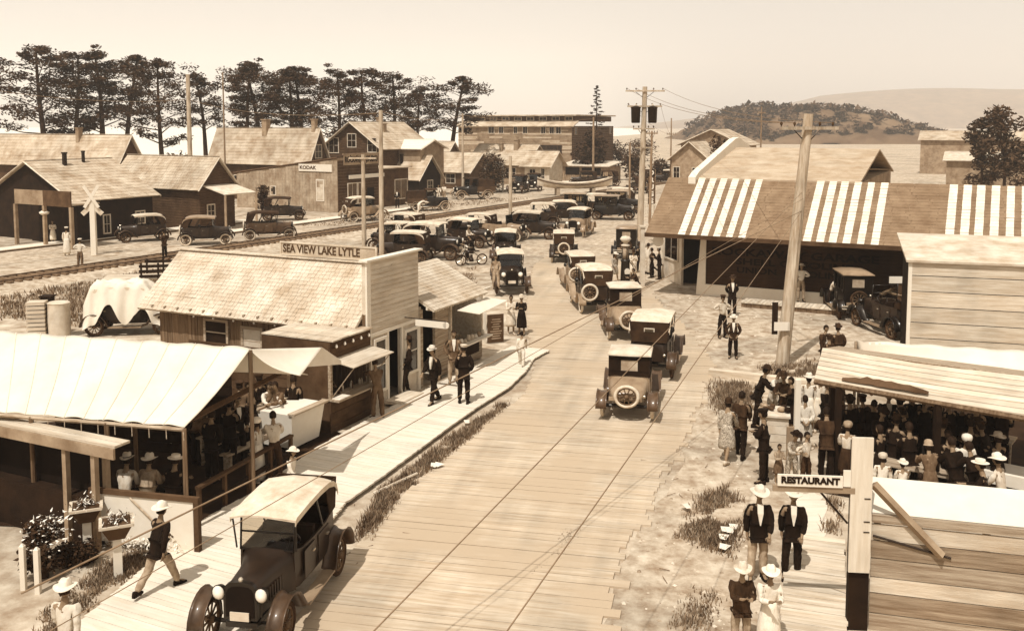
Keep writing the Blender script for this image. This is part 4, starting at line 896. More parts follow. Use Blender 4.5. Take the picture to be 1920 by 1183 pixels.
while zz > .1:
    b = MB(); hh = random.uniform(.26, .36); b.box((Lf/2, 0, zz-hh/2), (Lf, .035, hh-.02)); b.build('board', M_pale if i % 3 == 0 else M_wood if i % 3 == 2 else M_wood2, pf, loc=(0, random.uniform(-.015, .015), 0)); zz -= hh; i += 1
for xx in (.1, 1.8, 3.4): b = MB(); b.box((xx, .1, z2/2-.06), (.1, .12, z2-.12)); b.build('post', M_wood, pf)
b = MB(); b.tube([(0, -.09, z1-.1), (1.1, -.09, z2-.58)], .075, 4); b.build('brace', M_tan, pf)
b = MB(); b.tube([(.02, -.06, z2-.36), (1.25, -.05, z2-.62)], .02, 4); b.build('iron_rod', M_iron, pf)
# ================================================================== houses beyond the track
def xy(px, Y): p = PY(px, 300, Y); return Vector((p.x, p.y, 0))
nB2 = -B2
# low house, ridge along the street, gable towards the camera
O = P(143, 457); L = t_to(O, A2, 288); Wd = 2*t_to(O, B2, 60); hw = z_at(O, 372); hr = z_at(O+B2*Wd/2, 303)
house('shingled_house', 'dark house with broad pale roof behind the white crossing sign', O, A2, L, Wd, hw, hr, M_dark, M_shing2, .5, 14, wins=(('f', L*.38, 1.2, .5, 1.3), ('f', L*.82, 1.45, .75, .9)), chim=((L*.35, Wd*.42, 1.0, .25), (L*.62, Wd*.45, .9, .18)), cell=.3)
# porch shop at the far left
O = O-A2*2.3; sh = thing('porch_shop', 'small porch front with dark sign board at far left', 'shop', O, ang(B2)); hz1 = z_at(O, 357); px_ = lambda c: t_to(O, B2, c, 2)
xa, xb, xc = px_(136), px_(84), px_(30); zl = z_at(O, 386)
b = MB(); b.box(((xa+xb)/2, .05, (hz1+zl)/2), (abs(xb-xa), .08, hz1-zl)); b.build('sign_board', M_brown, sh); b = MB(); b.box(((xb+xc)/2, .02, (hz1+zl)/2), (abs(xc-xb), .08, hz1-zl-.05)); b.build('front_panel', M_tan, sh)
b = MB(); b.box(((xa+xc)/2, -1.1, zl+.15), (abs(xc-xa), 2.2, .1)); b.build('roof', M_shing2, sh); b = MB(); b.box(((xb+xc)/2, -1.9, zl/2), (abs(xc-xb)+2, .1, zl)); b.build('wall', M_dark, sh)
for xx in (xa-.1 if xa > xb else xa+.1, xb, xc): b = MB(); b.box((xx, 0, zl/2), (.22, .22, zl)); b.build('post', M_tan, sh)
b = MB(); b.lathe([(.0, .2), (.35, .0), (.3, -.12), (0, -.3)], 12); lg = PY(83, 398, O.y+.2); tag(b.build('lamp_globe', M_white, loc=lg, smooth=True), 'white lamp globe hung on the porch post at far left', 'lamp')
b = MB(); b.tube([lg+Vector((0, 0, .2)), Vector((lg.x, lg.y, zl))], .02, 5); b.build('lamp_cord', M_iron, [o for o in C.objects if o.name.startswith('lamp_globe')][0]).matrix_parent_inverse = Matrix.Translation(lg).inverted()
# second house with porch roof
R1_ = P(376, 432); L = t_to(R1_, B2, 215); Wd = t_to(R1_, A2, 441); hw = z_at(R1_, 346); hr = z_at(R1_+A2*Wd/2, 295)
hs2 = house('gabled_cottage', 'dark cottage with pale roof and white porch roof behind pole', R1_+B2*L, nB2, L, Wd, hw, hr, M_brown, M_shing2, .45, 12, wins=(('r', Wd*.3, 1.5, .7, 1.0),), siding=.22, cell=.3)
pc = thing('porch', 'small white porch roof on posts in front of the dark cottage', 'porch'); a_, b_ = R1_+A2*.3, R1_+A2*(Wd-.1); q = [a_+Vector((0, 0, hw-.1)), a_+nB2*2.6+Vector((0, 0, hw-.75)), b_+nB2*2.6+Vector((0, 0, hw-.75)), b_+Vector((0, 0, hw-.1))]
b = MB(); b.slab(q, .08); b.build('roof', M_offw, pc)
for p in (q[1], q[2]): b = MB(); b.box((p.x, p.y, (p.z-.1)/2), (.16, .16, p.z-.1)); b.build('post', M_tan, pc)
# back left house
c_ = xy(222, 96); L = t_to(c_, B2, -20); Wd = t_to(c_, A2, 268); house('back_house', 'pale roofed house behind the first house at far left', c_+B2*L, nB2, L, Wd, z_at(c_, 300), z_at(c_+A2*Wd/2, 254), M_brown, M_shing2, .5, 10, chim=((L*.66, Wd*.4, 1.2, .5),))
# long roofed house behind the studio
c_ = xy(580, 106); L = t_to(c_, B2, 398); Wd = t_to(c_, A2, 614); house('long_roof_house', 'broad house with long pale roof behind the photographer studio', c_+B2*L, nB2, L, Wd, z_at(c_, 294), z_at(c_+A2*Wd/2, 241), M_brown, M_shing2, .5, 12, wins=(('f', L*.3, 2.3, 1.6, .9, (4, 1)), ('f', L*.62, 2.3, 1.6, .9, (4, 1)), ('r', Wd*.5, z_at(c_, 285), 1.0, 1.4)), chim=((L*.5, Wd*.45, 1.3, .7), (L*.97, Wd*.5, 1.0, .5)))
# tall gabled house
c_ = xy(712, 112); Wd = t_to(c_, B2, 612); L = t_to(c_+B2*Wd/2, A2, 752, 9)
he = z_at(c_, 274); hp = z_at(c_+B2*Wd/2, 229)
house('tall_gabled_house', 'tall brown shingled house whose gable faces the camera', c_, A2, L, Wd, he, hp, M_brown, M_shing2, .7, 12, wins=(('l', Wd*.5, hp-2.2, 1.2, 1.5), ('l', Wd*.13, he+.1, 1.2, 1.6), ('l', Wd*.84, he+.0, 1.4, 1.7), ('f', L*.5, he-1.3, 1.5, 1.2)), siding=.3, chim=((L*.4, Wd*.3, .9, .6), (L*.6, Wd*.55, .8, .6)))
q = [P(735, 262, 5.6), P(808, 271, 5.2), P(800, 278, 4.9), P(727, 276, 5.2)]
c_ = xy(728, 116); house('veranda_house', 'low pale roofed veranda house right of the tall gable', c_+B2*1.0, nB2, t_to(c_, nB2, 802), 5, z_at(c_, 277), z_at(c_+A2*2.5, 262), M_tan, M_white, .5, 6, wins=(('f', 3, 3.2, 1.2, 1.0), ('f', 5.2, 3.2, 1.2, 1.0)))
# photographer studio
S_ = P(634, 399); Lb = t_to(S_, B2, 445); Lf = t_to(S_, A2, 766); hz2 = z_at(S_, 297); hb = z_at(S_+B2*Lb, 324)
stu = thing('photo_studio', 'flat fronted shingled studio lettered ROCKAWAY STUDIO with KODAK side sign', 'studio', S_, ang(A2))         # x along the street front, y away
w = MB(); w.add([(0, 0, 0), (Lf*.55, 0, 0), (Lf*.55, Lb, 0), (0, Lb, 0), (0, 0, hz2), (Lf*.55, 0, hz2), (Lf*.55, Lb, hb), (0, Lb, hb)], [(0, 1, 5, 4), (1, 2, 6, 5), (2, 3, 7, 6), (3, 0, 4, 7), (4, 5, 6, 7)]); w.build('wall', M_tan, stu)
c = MB(); nr = 22
for i in range(nr):                                                       # shingle courses: side coloured as sunlit, front browned as if in shade
    z = i*.3+.02
    for k in range(int(Lb/.45)):
        y0 = k*.45; ht = hz2+(hb-hz2)*y0/Lb
        if z < ht-.3: c.box((-.02-random.uniform(0, .015), y0+.22, z+.15), (.03, .43, .29))
    if z < hz2-.3: c.box((Lf*.275, -.02, z+.15), (Lf*.55-.05, .03, .28), 1)
tag(c.build('wall_shingles', [mat('sunlit wall shingle', .6, .1, 1.0, bump=.3, patch=.15), M_brown], stu), kind='stuff')
b = MB(); b.tube([(-.05, 0, hz2+.03), (-.05, Lb, hb+.03)], .09, 4); b.build('coping', M_brown, stu)
zA = z_at(S_+A2*Lf*.75, 316); w = MB(); w.box((Lf*.775, 2.5, zA/2), (Lf*.45, 5, zA)); w.build('annex_wall', M_brown, stu); b = MB(); b.box((Lf*.78, 2.4, zA+.06), (Lf*.47, 5.6, .12)); b.build('annex_roof', M_shing2, stu)
xs0, xs1 = t_to(S_, A2, 645, 4), t_to(S_, A2, 706, 4); zc = z_at(S_+A2*(xs0+xs1)/2, 299)
b = MB(); b.box(((xs0+xs1)/2, -.1, zc), (xs1-xs0+.3, .08, 1.05)); sg_ = b.build('sign_board', M_tan, stu); lettering('ROCKAWAY STUDIO', .8, M_ink, sg_, ((xs0+xs1)/2, -.16, zc), (1, 0, 0), (0, 0, 1), xs1-xs0, .02)
b = MB(); b.box(((xs0+xs1)/2, -.08, zc+.58), (xs1-xs0+.5, .14, .1)); b.build('cornice', M_tan, stu)
y0, y1 = t_to(S_, B2, 624, 3), t_to(S_, B2, 562, 3); zk = z_at(S_+B2*(y0+y1)/2, 315)
b = MB(); b.box((-.1, (y0+y1)/2, zk), (.06, y1-y0, .72)); kb_ = b.build('side_sign', M_white, stu); lettering('KODAK', .5, M_ink2, kb_, (-.14, y0+(y1-y0)*.72, zk), (0, -1, 0), (0, 0, 1), (y1-y0)*.5, .012)
xa, xb = t_to(S_, A2, 650, 3), t_to(S_, A2, 716, 3); zw = z_at(S_+A2*(xa+xb)/2, 330); b = MB(); b.box(((xa+xb)/2, -.3, zw), (xb-xa, .06, .38)); b.build('front_sign', M_white, stu)
window(stu, (0, t_to(S_, B2, 601, 2), z_at(S_+B2*2, 357)), .85, 2.0, (-1, 0, 0), M_white, (1, 2), M_offw); window(stu, (0, t_to(S_, B2, 513, 2), z_at(S_+B2*9, 357)), .6, .8, (-1, 0, 0), M_offw, (1, 1))
for a, b_ in ((652, 668), (671, 682), (740, 762)): x0, x1 = t_to(S_, A2, a, 2), t_to(S_, A2, b_, 2); window(stu, ((x0+x1)/2, -.02, 1.75), x1-x0, 2.0, (0, -1, 0), M_offw, (2, 1), mat('shop window', .3, .15, .5, rough=.1))
x0, x1 = t_to(S_, A2, 688, 2), t_to(S_, A2, 700, 2); door(stu, ((x0+x1)/2, -.03, 1.1), x1-x0, 2.2, (0, -1, 0), M_inner)
# more cottages
c_ = xy(785, 112); L = 6.2; Wd = t_to(c_, A2, 826); house('dark_cottage', 'dark cottage with pale roof right of the studio', c_+B2*L, nB2, L, Wd, z_at(c_, 331), z_at(c_+A2*Wd/2, 292), M_dark, M_shing2, .5, 9, wins=(('r', Wd*.5, 1.4, 1.0, 1.2),), chim=((L*.45, Wd*.3, 1.0, .3),))
c_ = xy(880, 128); L = 7; house('fenced_cottage', 'cottage with long pale roof behind the white fence', c_+B2*L, nB2, L, 6, z_at(c_, 320), z_at(c_+A2*3, 287), M_brown, M_shing2, .5, 9, wins=(('f', 4, 1.4, 1.4, 1.2),))
q0, q1 = P(826, 349), P(872, 345); fn = thing('white_fence', 'white picket fence before the long roofed cottage', 'fence', q0, ang(q1-q0)); L_ = (q1-q0).length
for i in range(12): b = MB(); b.box((L_*i/11, 0, .5), (.2, .05, 1.0)); b.build('picket', M_offw, fn)
for z in (.3, .95): b = MB(); b.box((L_/2, .04, z), (L_, .05, .12)); b.build('rail', M_offw, fn)
c_ = xy(835, 135); house('small_gable_house', 'small pale roofed house far behind the dark cottage', c_+B2*5, nB2, 5, 4, z_at(c_, 292), z_at(c_+A2*2, 266), M_brown, M_shing2, .4, 6)
c_ = xy(985, 138); L = t_to(c_, B2, 880); house('bungalow', 'bungalow with wide pale roof and porch beside round bush', c_+B2*L, nB2, L, 7, z_at(c_, 306), z_at(c_+A2*3.5, 272), M_tan, M_shing2, .6, 10, wins=(('f', L*.75, 1.7, 1.6, 1.4, (3, 2)), ('f', L*.4, 1.7, 1.4, 1.4), ('r', 2, 1.6, 1.2, 1.3)), chim=((L*.45, 2.2, 1.1, .5), (L*.7, 2.6, 1.4, .7)))
c_ = xy(1030, 136); house('porch_cottage', 'small cottage with hipped porch roof right of the bungalow', c_+B2*4.0, nB2, 4.0, 4.2, z_at(c_, 307), z_at(c_+A2*2, 284), M_offw, M_shing2, .7, 7, wins=(('f', 1.3, 1.6, .9, 1.3), ('f', 3.0, 1.4, .5, 2.0)))
# long board shed
c_ = P(1140, 341); L = t_to(c_, B2, 1052); ls = thing('long_shed', 'long low board shed with white roof before the hotel', 'shed', c_, ang(B2)); hs_ = z_at(c_, 313)
b = MB(); b.box((L/2, -2.5, hs_/2), (L-.1, 4.9, hs_)); b.build('body', M_tan, ls)
for i in range(26): b = MB(); b.box((L*(i+.5)/26, .0, hs_/2), (L/26-.06, .06, hs_)); b.build('board', M_tan, ls, loc=(0, random.uniform(-.02, .02), 0))
b = MB(); b.slab([(-.4, .5, hs_+.1), (L+.4, .5, hs_+.1), (L+.4, -5.3, hs_+.7), (-.4, -5.3, hs_+.7)], .12); b.build('roof', M_offw, ls)
b = MB(); b.box((L*.35, .06, 1.5), (3.2, .06, 1.1)); b.build('opening', M_inner, ls)
b = MB(); b.box((L*.75, .06, 1.5), (2.4, .06, 1.1)); b.build('opening', M_inner, ls)
# hotel with dormer storey
c_ = xy(1072, 172); L = t_to(c_, B2, 860); Wd = t_to(c_, A2, 1149); Ob = c_+B2*L; H1, H2, H3 = z_at(c_, 237), z_at(c_+A2*1.5, 228), z_at(c_+A2*1.5, 218)
ho = thing('hotel', 'large three storey plank clad hotel far at the end of the street', 'hotel', Ob, ang(nB2))
b = MB(); b.box((L/2, Wd/2, H1/2), (L, Wd, H1)); b.build('wall', M_tan, ho)
c = MB(); z = .1
while z < H1-.2:
    x = 0
    while x < L-.1: l_ = min(random.uniform(2, 6), L-x); c.box((x+l_/2, -.02, z+.15), (l_-.03, .05+random.uniform(0, .03), .27), random.choice([0, 0, 1])); x += l_
    c.box((L+.02, Wd/2, z+.15), (.05, Wd, .27), 2); z += .32  # right end browner: the shade of that face is in its colour
tag(c.build('siding', [M_tan, mat('pale siding', .68, .06, 1), M_brown], ho), kind='stuff')
b = MB(); b.slab([(-.6, -.7, H1), (L+.6, -.7, H1), (L+.6, 1.6, H2+.1), (-.6, 1.6, H2+.1)], .15); b.build('roof', M_shing2, ho)
b = MB(); b.box((L/2, Wd/2+.7, (H2+H3)/2), (L-.6, Wd-2, H3-H2)); b.build('dormer_wall', M_brown, ho); b = MB(); b.box((L/2, Wd/2+.5, H3+.15), (L+.8, Wd-.4, .22)); b.build('top_roof', M_shing2, ho)
for i in range(9): window(ho, (1.6+i*(L-3)/8, 1.62, (H2+H3)/2+.02), 1.4, (H3-H2)*.55, (0, -1, 0), M_offw, (2, 1), depth=.08)
for px0, px1 in ((915, 928), (935, 945), (963, 971), (980, 990), (1014, 1024), (1030, 1040), (1042, 1053)): x0, x1 = L-t_to(c_, B2, px0, 7), L-t_to(c_, B2, px1, 7); window(ho, ((x0+x1)/2, 0, z_at(c_, 244)), abs(x1-x0)*.8, 1.3, (0, -1, 0), M_offw, (2, 1), depth=.08)
x0, x1 = L-t_to(c_, B2, 1010, 3), L-t_to(c_, B2, 1053, 3); window(ho, ((x0+x1)/2, 0, z_at(c_, 286)), x1-x0, 2.4, (0, -1, 0), M_brown, (6, 3), depth=.08)
for i in range(3): window(ho, (L, 1.5+i*(Wd-3)/2, z_at(c_, 246)), 1.0, 1.2, (1, 0, 0), M_tan, (1, 2), depth=.08)
# gabled houses beyond the garage
c_ = xy(1327, 128); Wd = t_to(c_, -GD, 1258); Lh = 7
house('corner_house', 'tan house with wide gable facing the street beyond the garage', c_, GN, Lh, Wd, z_at(c_, 296), z_at(c_-GD*Wd/2, 266), M_tan, M_shing2, .6, 8, wins=(('l', Wd*.28, 2.4, 1.3, .9), ('l', Wd*.28, .9, 1.4, .7), ('l', Wd*.85, 2.2, .8, 1.4)))
c_ = xy(1392, 142); house('rear_house', 'larger pale roofed house behind the tan gable', c_, GN, 9, t_to(c_, -GD, 1276), z_at(c_, 270), z_at(c_-GD*3, 243), M_tan, M_shing2, .7, 8, wins=(('l', 3, 4.4, 1.0, 1.0),))
c_ = xy(1775, 118); house('pale_warehouse', 'low pale building with white roof edge behind the garage at right', c_, GD, 16, 8, z_at(c_, 300), z_at(c_+GN*4, 285), M_tan, M_offw, .5, 8)
c_ = xy(1725, 170); house('barn', 'long pale roofed barn on the field at the far right', c_, GD, 26, 10, z_at(c_, 262), z_at(c_+GN*5, 246), M_tan, M_shing2, .5, 8, cat='barn')
# ================================================================== boat, arch, crossing sign
q = P(1078, 366)+Vector((0, 0, .45)); bt = thing('surf_boat', 'long white open boat with dark gunwale propped on the street side', 'boat', q, .12); BL = 9.4; secs = []; rail = []
for i in range(15):
    u = i/14*2-1; wv = 1.0*(1-abs(u)**2.6)+.03; sh_ = .75+.75*abs(u)**2.2; kz = .35+.45*abs(u)**3
    x = u*BL/2; secs.append([(x, -wv, sh_+.35), (x, -wv*.85, (sh_+kz)/2+.1), (x, -wv*.3, kz), (x, wv*.3, kz), (x, wv*.85, (sh_+kz)/2+.1), (x, wv, sh_+.35), (x, wv*.8, sh_+.2), (x, 0, kz+.25), (x, -wv*.8, sh_+.2)]); rail.append((x, -wv-.02, sh_+.1))
b = MB(); b.loft(secs); b.build('hull', M_offw, bt, True, edge=50); b = MB(); b.tube(rail, .07, 5); b.build('rubbing_strake', M_brown, bt)
for x in (-2.2, 2.2): b = MB(); b.box((x, 0, -.02), (.4, 1.8, .85)); b.build('cradle', M_wood, bt)
for x in (-1.5, 0, 1.5): b = MB(); b.box((x, 0, .95), (.3, 1.6, .05)); b.build('thwart', M_wood, bt)
q0, q1 = P(910, 362), P(943, 360); ar = thing('white_arch', 'white two post arch with top board before the round bush', 'arch', q0, ang(q1-q0)); L_ = (q1-q0).length; hz_ = z_at(q0, 307)
for x in (0, L_): b = MB(); b.box((x, 0, hz_/2), (.16, .16, hz_)); b.build('post', M_white, ar)
b = MB(); b.box((L_/2, 0, hz_-.3), (L_+.2, .1, .62)); b.build('top_board', M_white, ar); b = MB(); b.box((L_, -.12, 2.1), (.5, .06, .9)); b.build('notice', M_white, ar)
q = P(177, 478); cb = thing('crossing_sign', 'white railway crossing post with crossed boards and little roof board', 'sign', q, .1); hz_ = z_at(q, 375)
b = MB(); b.box((0, 0, hz_/2), (.34, .34, hz_), top=.92); b.build('post', M_white, cb)
for s in (1, -1):
    b = MB(); b.box((0, -.24 if s > 0 else -.2, 0), (1.7, .04, .2), M=Matrix.Translation((0, 0, hz_+.22)) @ Matrix.Rotation(s*1.0, 4, 'Y')); b.build('cross_board', M_white, cb)
for s in (1, -1):
    b = MB(); b.box((s*.42, -.1, hz_-.35), (.9, .08, .3), M=Matrix.Translation((0, 0, hz_-.35)) @ Matrix.Rotation(s*.75, 4, 'Y') @ Matrix.Translation((0, 0, -hz_+.35))); b.build('roof_board', M_offw, cb)
q = xy(1222, 92); vsn = thing('vertical_sign', 'tall vertical sign lettered DRUGS beyond the big pole', 'sign', (q.x, q.y, 0)); z0, z1 = z_at(q, 384), z_at(q, 318); h_ = (z1-z0)/5; ww = 12*92/F_PX
for i, ch in enumerate('DRUGS'):
    b = MB(); b.box((0, 0, z1-h_*(i+.5)), (ww, .12, h_-.04)); o = b.build('letter_board', M_ink if i == 0 else M_brown, vsn); lettering(ch, .62, M_white, o, (0, -.075, z1-h_*(i+.5)), (1, 0, 0), (0, 0, 1), ww*.7, .03)
b = MB(); b.tube([(.35, .1, 0), (.35, .1, z1)], .07, 6); b.build('pole', M_poled, vsn)
q0, q1 = P(1201, 408), P(1232, 405); fn = thing('slat_fence', 'short white slat fence at the corner beside the big pole', 'fence', q0, ang(q1-q0)); L_ = (q1-q0).length
for i in range(9): b = MB(); b.box((L_*i/8, 0, .6), (.12, .05, 1.2)); b.build('slat', M_white, fn)
for z in (.3, 1.05): b = MB(); b.box((L_/2, .04, z), (L_, .05, .1)); b.build('rail', M_white, fn)
# ================================================================== poles and wires
POLES = {}
def pole(key, label, px, py, top, r, lean=0, arms=(), m=M_pole, name='utility_pole', braces=True):
    q = P(px, py); H = z_at(q, top); t = thing(name, label, 'utility pole', q); lx = lean
    b = MB(); b.tube([(0, 0, -.1), (lx*.5, 0, H*.5), (lx, 0, H)], [r, r*.85, r*.68], 10); b.build('shaft', m, t, True, edge=60)
    tops = []
    for (dz, hl, a) in arms:
        xx = lx*(H-dz)/H; d = Vector((math.cos(a), math.sin(a), 0)); b = MB(); b.box((xx, -r*.8, H-dz), (2*hl, .09, .11), rz=0, M=Matrix.Translation((xx, 0, 0)) @ Matrix.Rotation(a, 4, 'Z') @ Matrix.Translation((-xx, 0, 0))); arm = b.build('crossarm', m, t)
        for k in (-.92, -.45, .45, .92):
            p = Vector((xx, 0, H-dz+.05))+d*hl*k; b = MB(); b.lathe([(.02, 0), (.02, .06), (.05, .08), (.045, .14), (.02, .17)], 8); b.build('insulator', M_brown, arm, loc=p); tops.append(Vector(q)+p+Vector((0, 0, .14)))
        if braces:
            for k in (-1, 1): b = MB(); b.tube([Vector((xx, 0, H-dz-.55)), Vector((xx, 0, H-dz-.02))+d*hl*.5*k], .018, 4); b.build('arm_brace', M_iron, arm)
    POLES[key] = (t, H, q, tops); return t
aB = ang(nB2)
pole('left', 'thick pale pole standing between the two left cottages', 360, 416, 140, .24)
pole('thin', 'thin tall pole behind the long roofed house', 424, 385, 136, .1, m=M_poled)
pole('mid', 'pole rising behind the lettered roof sign', 716, 540, 207, .15, .05)
pole('cross', 'shorter pole with crossarm just left of the roof sign pole', 683, 470, 290, .17, 0, ((.25, .95, -.1),))
pole('lot', 'pole standing among the parked cars in the middle', 957, 447, 293, .16)
pole('far', 'pole beside the truck near the white fence', 868, 372, 213, .16, arms=())
pole('hotel', 'pole in front of the hotel corner', 1112, 348, 220, .2, m=M_poled)
t8 = pole('big', 'tall double pole carrying two dark transformers by the pump', 1199, 466, 163, .24, .25, ((.3, 1.35, 0), (1.35, 1.2, 0), (2.9, .75, 0), (4.2, .75, .5)))
H8 = POLES['big'][1]
for s in (-1, 1):
    b = MB(); x = .2+s*.58; b.lathe([(.26, H8-2.5), (.3, H8-2.45), (.33, H8-1.5), (.37, H8-1.42), (.12, H8-1.3)], 12, M=Matrix.Translation((x, -.1, 0))); tr = b.build('transformer', M_iron, t8, True, edge=40)
    b = MB(); b.lathe([(.05, 0), (.07, .1), (.04, .2)], 8); b.build('bushing', M_offw, tr, loc=(x, -.1, H8-1.38))
pole('big2', 'slender pole just right of the transformer pole', 1218, 420, 246, .13, .1, ((.2, .5, 0),), M_poled)
pole('slim', 'slim pole left of the transformer pole by the parked sedan', 1180, 395, 268, .12, m=M_poled)
pole('farr', 'thin pole standing beyond the corner by the tan house', 1257, 352, 222, .12, 0, ((2.2, .6, 0),), M_poled)
pole('farb', 'thin distant pole seen over the hill side houses', 1425, 340, 200, .14, 0, ((1, .6, 0),), M_poled)
t12 = pole('right', 'large rough pole with notice boards before the garage', 1466, 686, 214, .24, .72, ((.5, 1.1, .25),))
b = MB(); b.box((-.32, -.1, 1.75), (.2, .05, 1.15)); b.build('dark_board', M_dark, t12); b = MB(); b.box((-.12, -.3, 1.5), (.55, .04, .3)); b.build('white_notice', M_white, t12)
def wire(label, a, b, sag=.3, r=.012, n=14, cat='wire', m=None, group=None):
    a, b = Vector(a), Vector(b); pts = [a.lerp(b, i/n)-Vector((0, 0, sag*4*(i/n)*(1-i/n))) for i in range(n+1)]; mb = MB(); mb.tube(pts, r, 5); return tag(mb.build('overhead_wire', m or M_wire, smooth=True), label, cat, group)
tp = POLES['right'][3]; H12 = POLES['right'][1]; base12 = POLES['right'][2]; top12 = base12+Vector((.6, 0, H12-1.3))
def near(px, py, Y): return PY(px, py, Y)
wire('lower left sloping wire from the rough pole across the walk', base12+Vector((.5, -.2, z_at(base12.xy, 395))), near(40, 1112, 9.0), .0, .011)
wire('fainter wire running just below the left sloping wire', base12+Vector((.55, -.2, z_at(base12.xy, 372))), near(80, 1190, 9.0), .0, .006)
wire('wire crossing the road from the rough pole to bottom centre', base12+Vector((.5, -.2, z_at(base12.xy, 360))), near(700, 1183, 8.0), .0, .008)
wire('wire right of centre running down to the bottom edge', base12+Vector((.5, -.2, z_at(base12.xy, 395))), near(950, 1183, 8.0), .0, .008)
G_ = 'telephone wires along the far poles'
wire('wire strung between the far poles', PY(716, 210, POLES['mid'][2].y), POLES['far'][2]+Vector((0, 0, POLES['far'][1]-.2)), .5, .02, group=G_)
wire('wire strung between the far poles', POLES['far'][2]+Vector((0, 0, POLES['far'][1]-.2)), POLES['hotel'][2]+Vector((0, 0, POLES['hotel'][1]-.2)), .6, .022, group=G_)
wire('wire from the left thick pole towards the trees', POLES['left'][2]+Vector((0, 0, POLES['left'][1]-2.2)), PY(-40, 165, 70), .5, .02)
wire('wire from thick left pole to roof sign pole', POLES['left'][2]+Vector((0, 0, POLES['left'][1]-2.2)), PY(716, 212, POLES['mid'][2].y), .6, .016)
tb_ = POLES['big'][3]
for k in (0, 1, 3): wire('wire from the transformer pole across the pale sky', tb_[k], tp[k]+Vector((0, 0, 0)), .5, .012, group='wires at the transformer pole')
for k in (0, 3): wire('wire from transformer pole to the far corner pole', tb_[k+4], POLES['farr'][2]+Vector((0, 0, POLES['farr'][1]-2.2)), .5, .012, group='wires at the corner pole')
# ================================================================== trees and bushes
def leaf_cloud(mb, c, rx, ry, rz, n, s, rnd, flat=.35):
    for _ in range(n):
        d = Vector((rnd.gauss(0, 1), rnd.gauss(0, 1), rnd.gauss(0, 1))); d.normalize(); k = rnd.random()**.45
        p = Vector(c)+Vector((d.x*rx*k, d.y*ry*k, d.z*rz*k)); nz = Vector((rnd.gauss(0, flat), rnd.gauss(0, flat), 1)).normalized(); a = rnd.uniform(0, 6.28)
        u = Vector((math.cos(a), math.sin(a), 0)); u = (u-nz*u.dot(nz)).normalized(); w = nz.cross(u); ss = s*rnd.uniform(.5, 1.4)
        mb.add([p-u*ss, p+w*ss*.45, p+u*ss*1.1+nz*ss*.3, p-w*ss*.45], [(0, 1, 2, 3)])
def cypress(seed, H, spread, lean=(0, 0), first=.42, pads=27, n=125, s=.2):
    """coast cypress: bare forked trunk and flat wind-combed foliage pads; returns the two meshes"""
    rnd = random.Random(seed); tr = MB(); cr = MB(); pts = []; N = 7
    for i in range(N+1): k = i/N; pts.append((lean[0]*k**1.5+.25*math.sin(k*5+seed)*k, lean[1]*k+.2*math.cos(k*4+seed)*k, H*.93*k))
    tr.tube(pts, [.36*(1-.8*k/N)+.03 for k in range(N+1)], 8)
    for i in range(pads):
        k = first+(1-first)*(i+rnd.random())/pads; base = Vector(pts[min(N, int(k*N))]).lerp(Vector(pts[min(N, int(k*N)+1)]), k*N % 1) if k < 1 else Vector(pts[N])
        a = i*2.4+rnd.uniform(-.5, .5); t_ = (k-first)/(1-first); prof = (.45+.65*math.sin(math.pi*min(1, t_*.8+.15)))*(1.0 if t_ < .8 else .75); R = spread*prof*rnd.uniform(.45, 1.1)
        tip = base+Vector((math.cos(a)*R, math.sin(a)*R, R*rnd.uniform(.08, .5))); mid = base.lerp(tip, .5)+Vector((0, 0, R*rnd.uniform(-.05, .12)))
        tr.tube([base, mid, tip], [.10*(1.3-k), .07*(1.3-k), .02], 5)
        for q_ in range(3):
            o_ = Vector((rnd.gauss(0, .3), rnd.gauss(0, .3), rnd.gauss(.1, .22)))*(R*.35+.4); leaf_cloud(cr, tip+o_, R*.27+.32, R*.27+.32, .18+.08*R, n//3, s, rnd, .7)
        leaf_cloud(cr, base.lerp(tip, .62)+Vector((0, 0, .25)), R*.3+.25, R*.3+.25, .18+.05*R, n//2, s*.9, rnd)
    leaf_cloud(cr, Vector(pts[N])+Vector((0, 0, .2)), spread*.35, spread*.35, .55, n*2, s, rnd); return tr.mesh('trunk', M_bark, True), cr.mesh('crown', M_leaf)
VAR = [cypress(1, 15.5, 3.6, (.8, .3)), cypress(2, 15.5, 4.2, (-.6, .2), .38, 30), cypress(3, 15.5, 3.2, (1.4, 0), .48, 29), cypress(4, 15.5, 4.6, (.5, .5), .34, 31), cypress(5, 15.5, 3.0, (-1.0, .3), .5, 26)]
def tree(label, px, Y, top, var, rz, name='cypress_tree', group='cypress trees above the beach', wide=1.0, base=None):
    q = PY(px, 300, Y); q.z = 0; H = z_at(q, top); s = H/15.5; t = thing(name, label, 'tree', q, rz, group); link('trunk', var[0], t); link('crown', var[1], t); t.scale = (s*wide, s*wide, s); return t
TL = ['at the very left edge behind the first house', 'second from the left edge with dense crown', 'above the left house chimneys', 'leaning over the left house ridge', 'with thick forked trunk left of the pale pole', 'low and bushy behind the pale pole', 'with slim trunk over the long roof', 'twin trunk above the long roof middle', 'with open crown left of the studio gable', 'with flat top above the long roof end', 'with long bare trunk left of the tall gable', 'dense dark behind the tall gable peak', 'right of the tall gable with drooping side', 'low between tall gable and lone tree', 'standing alone left of the hotel']
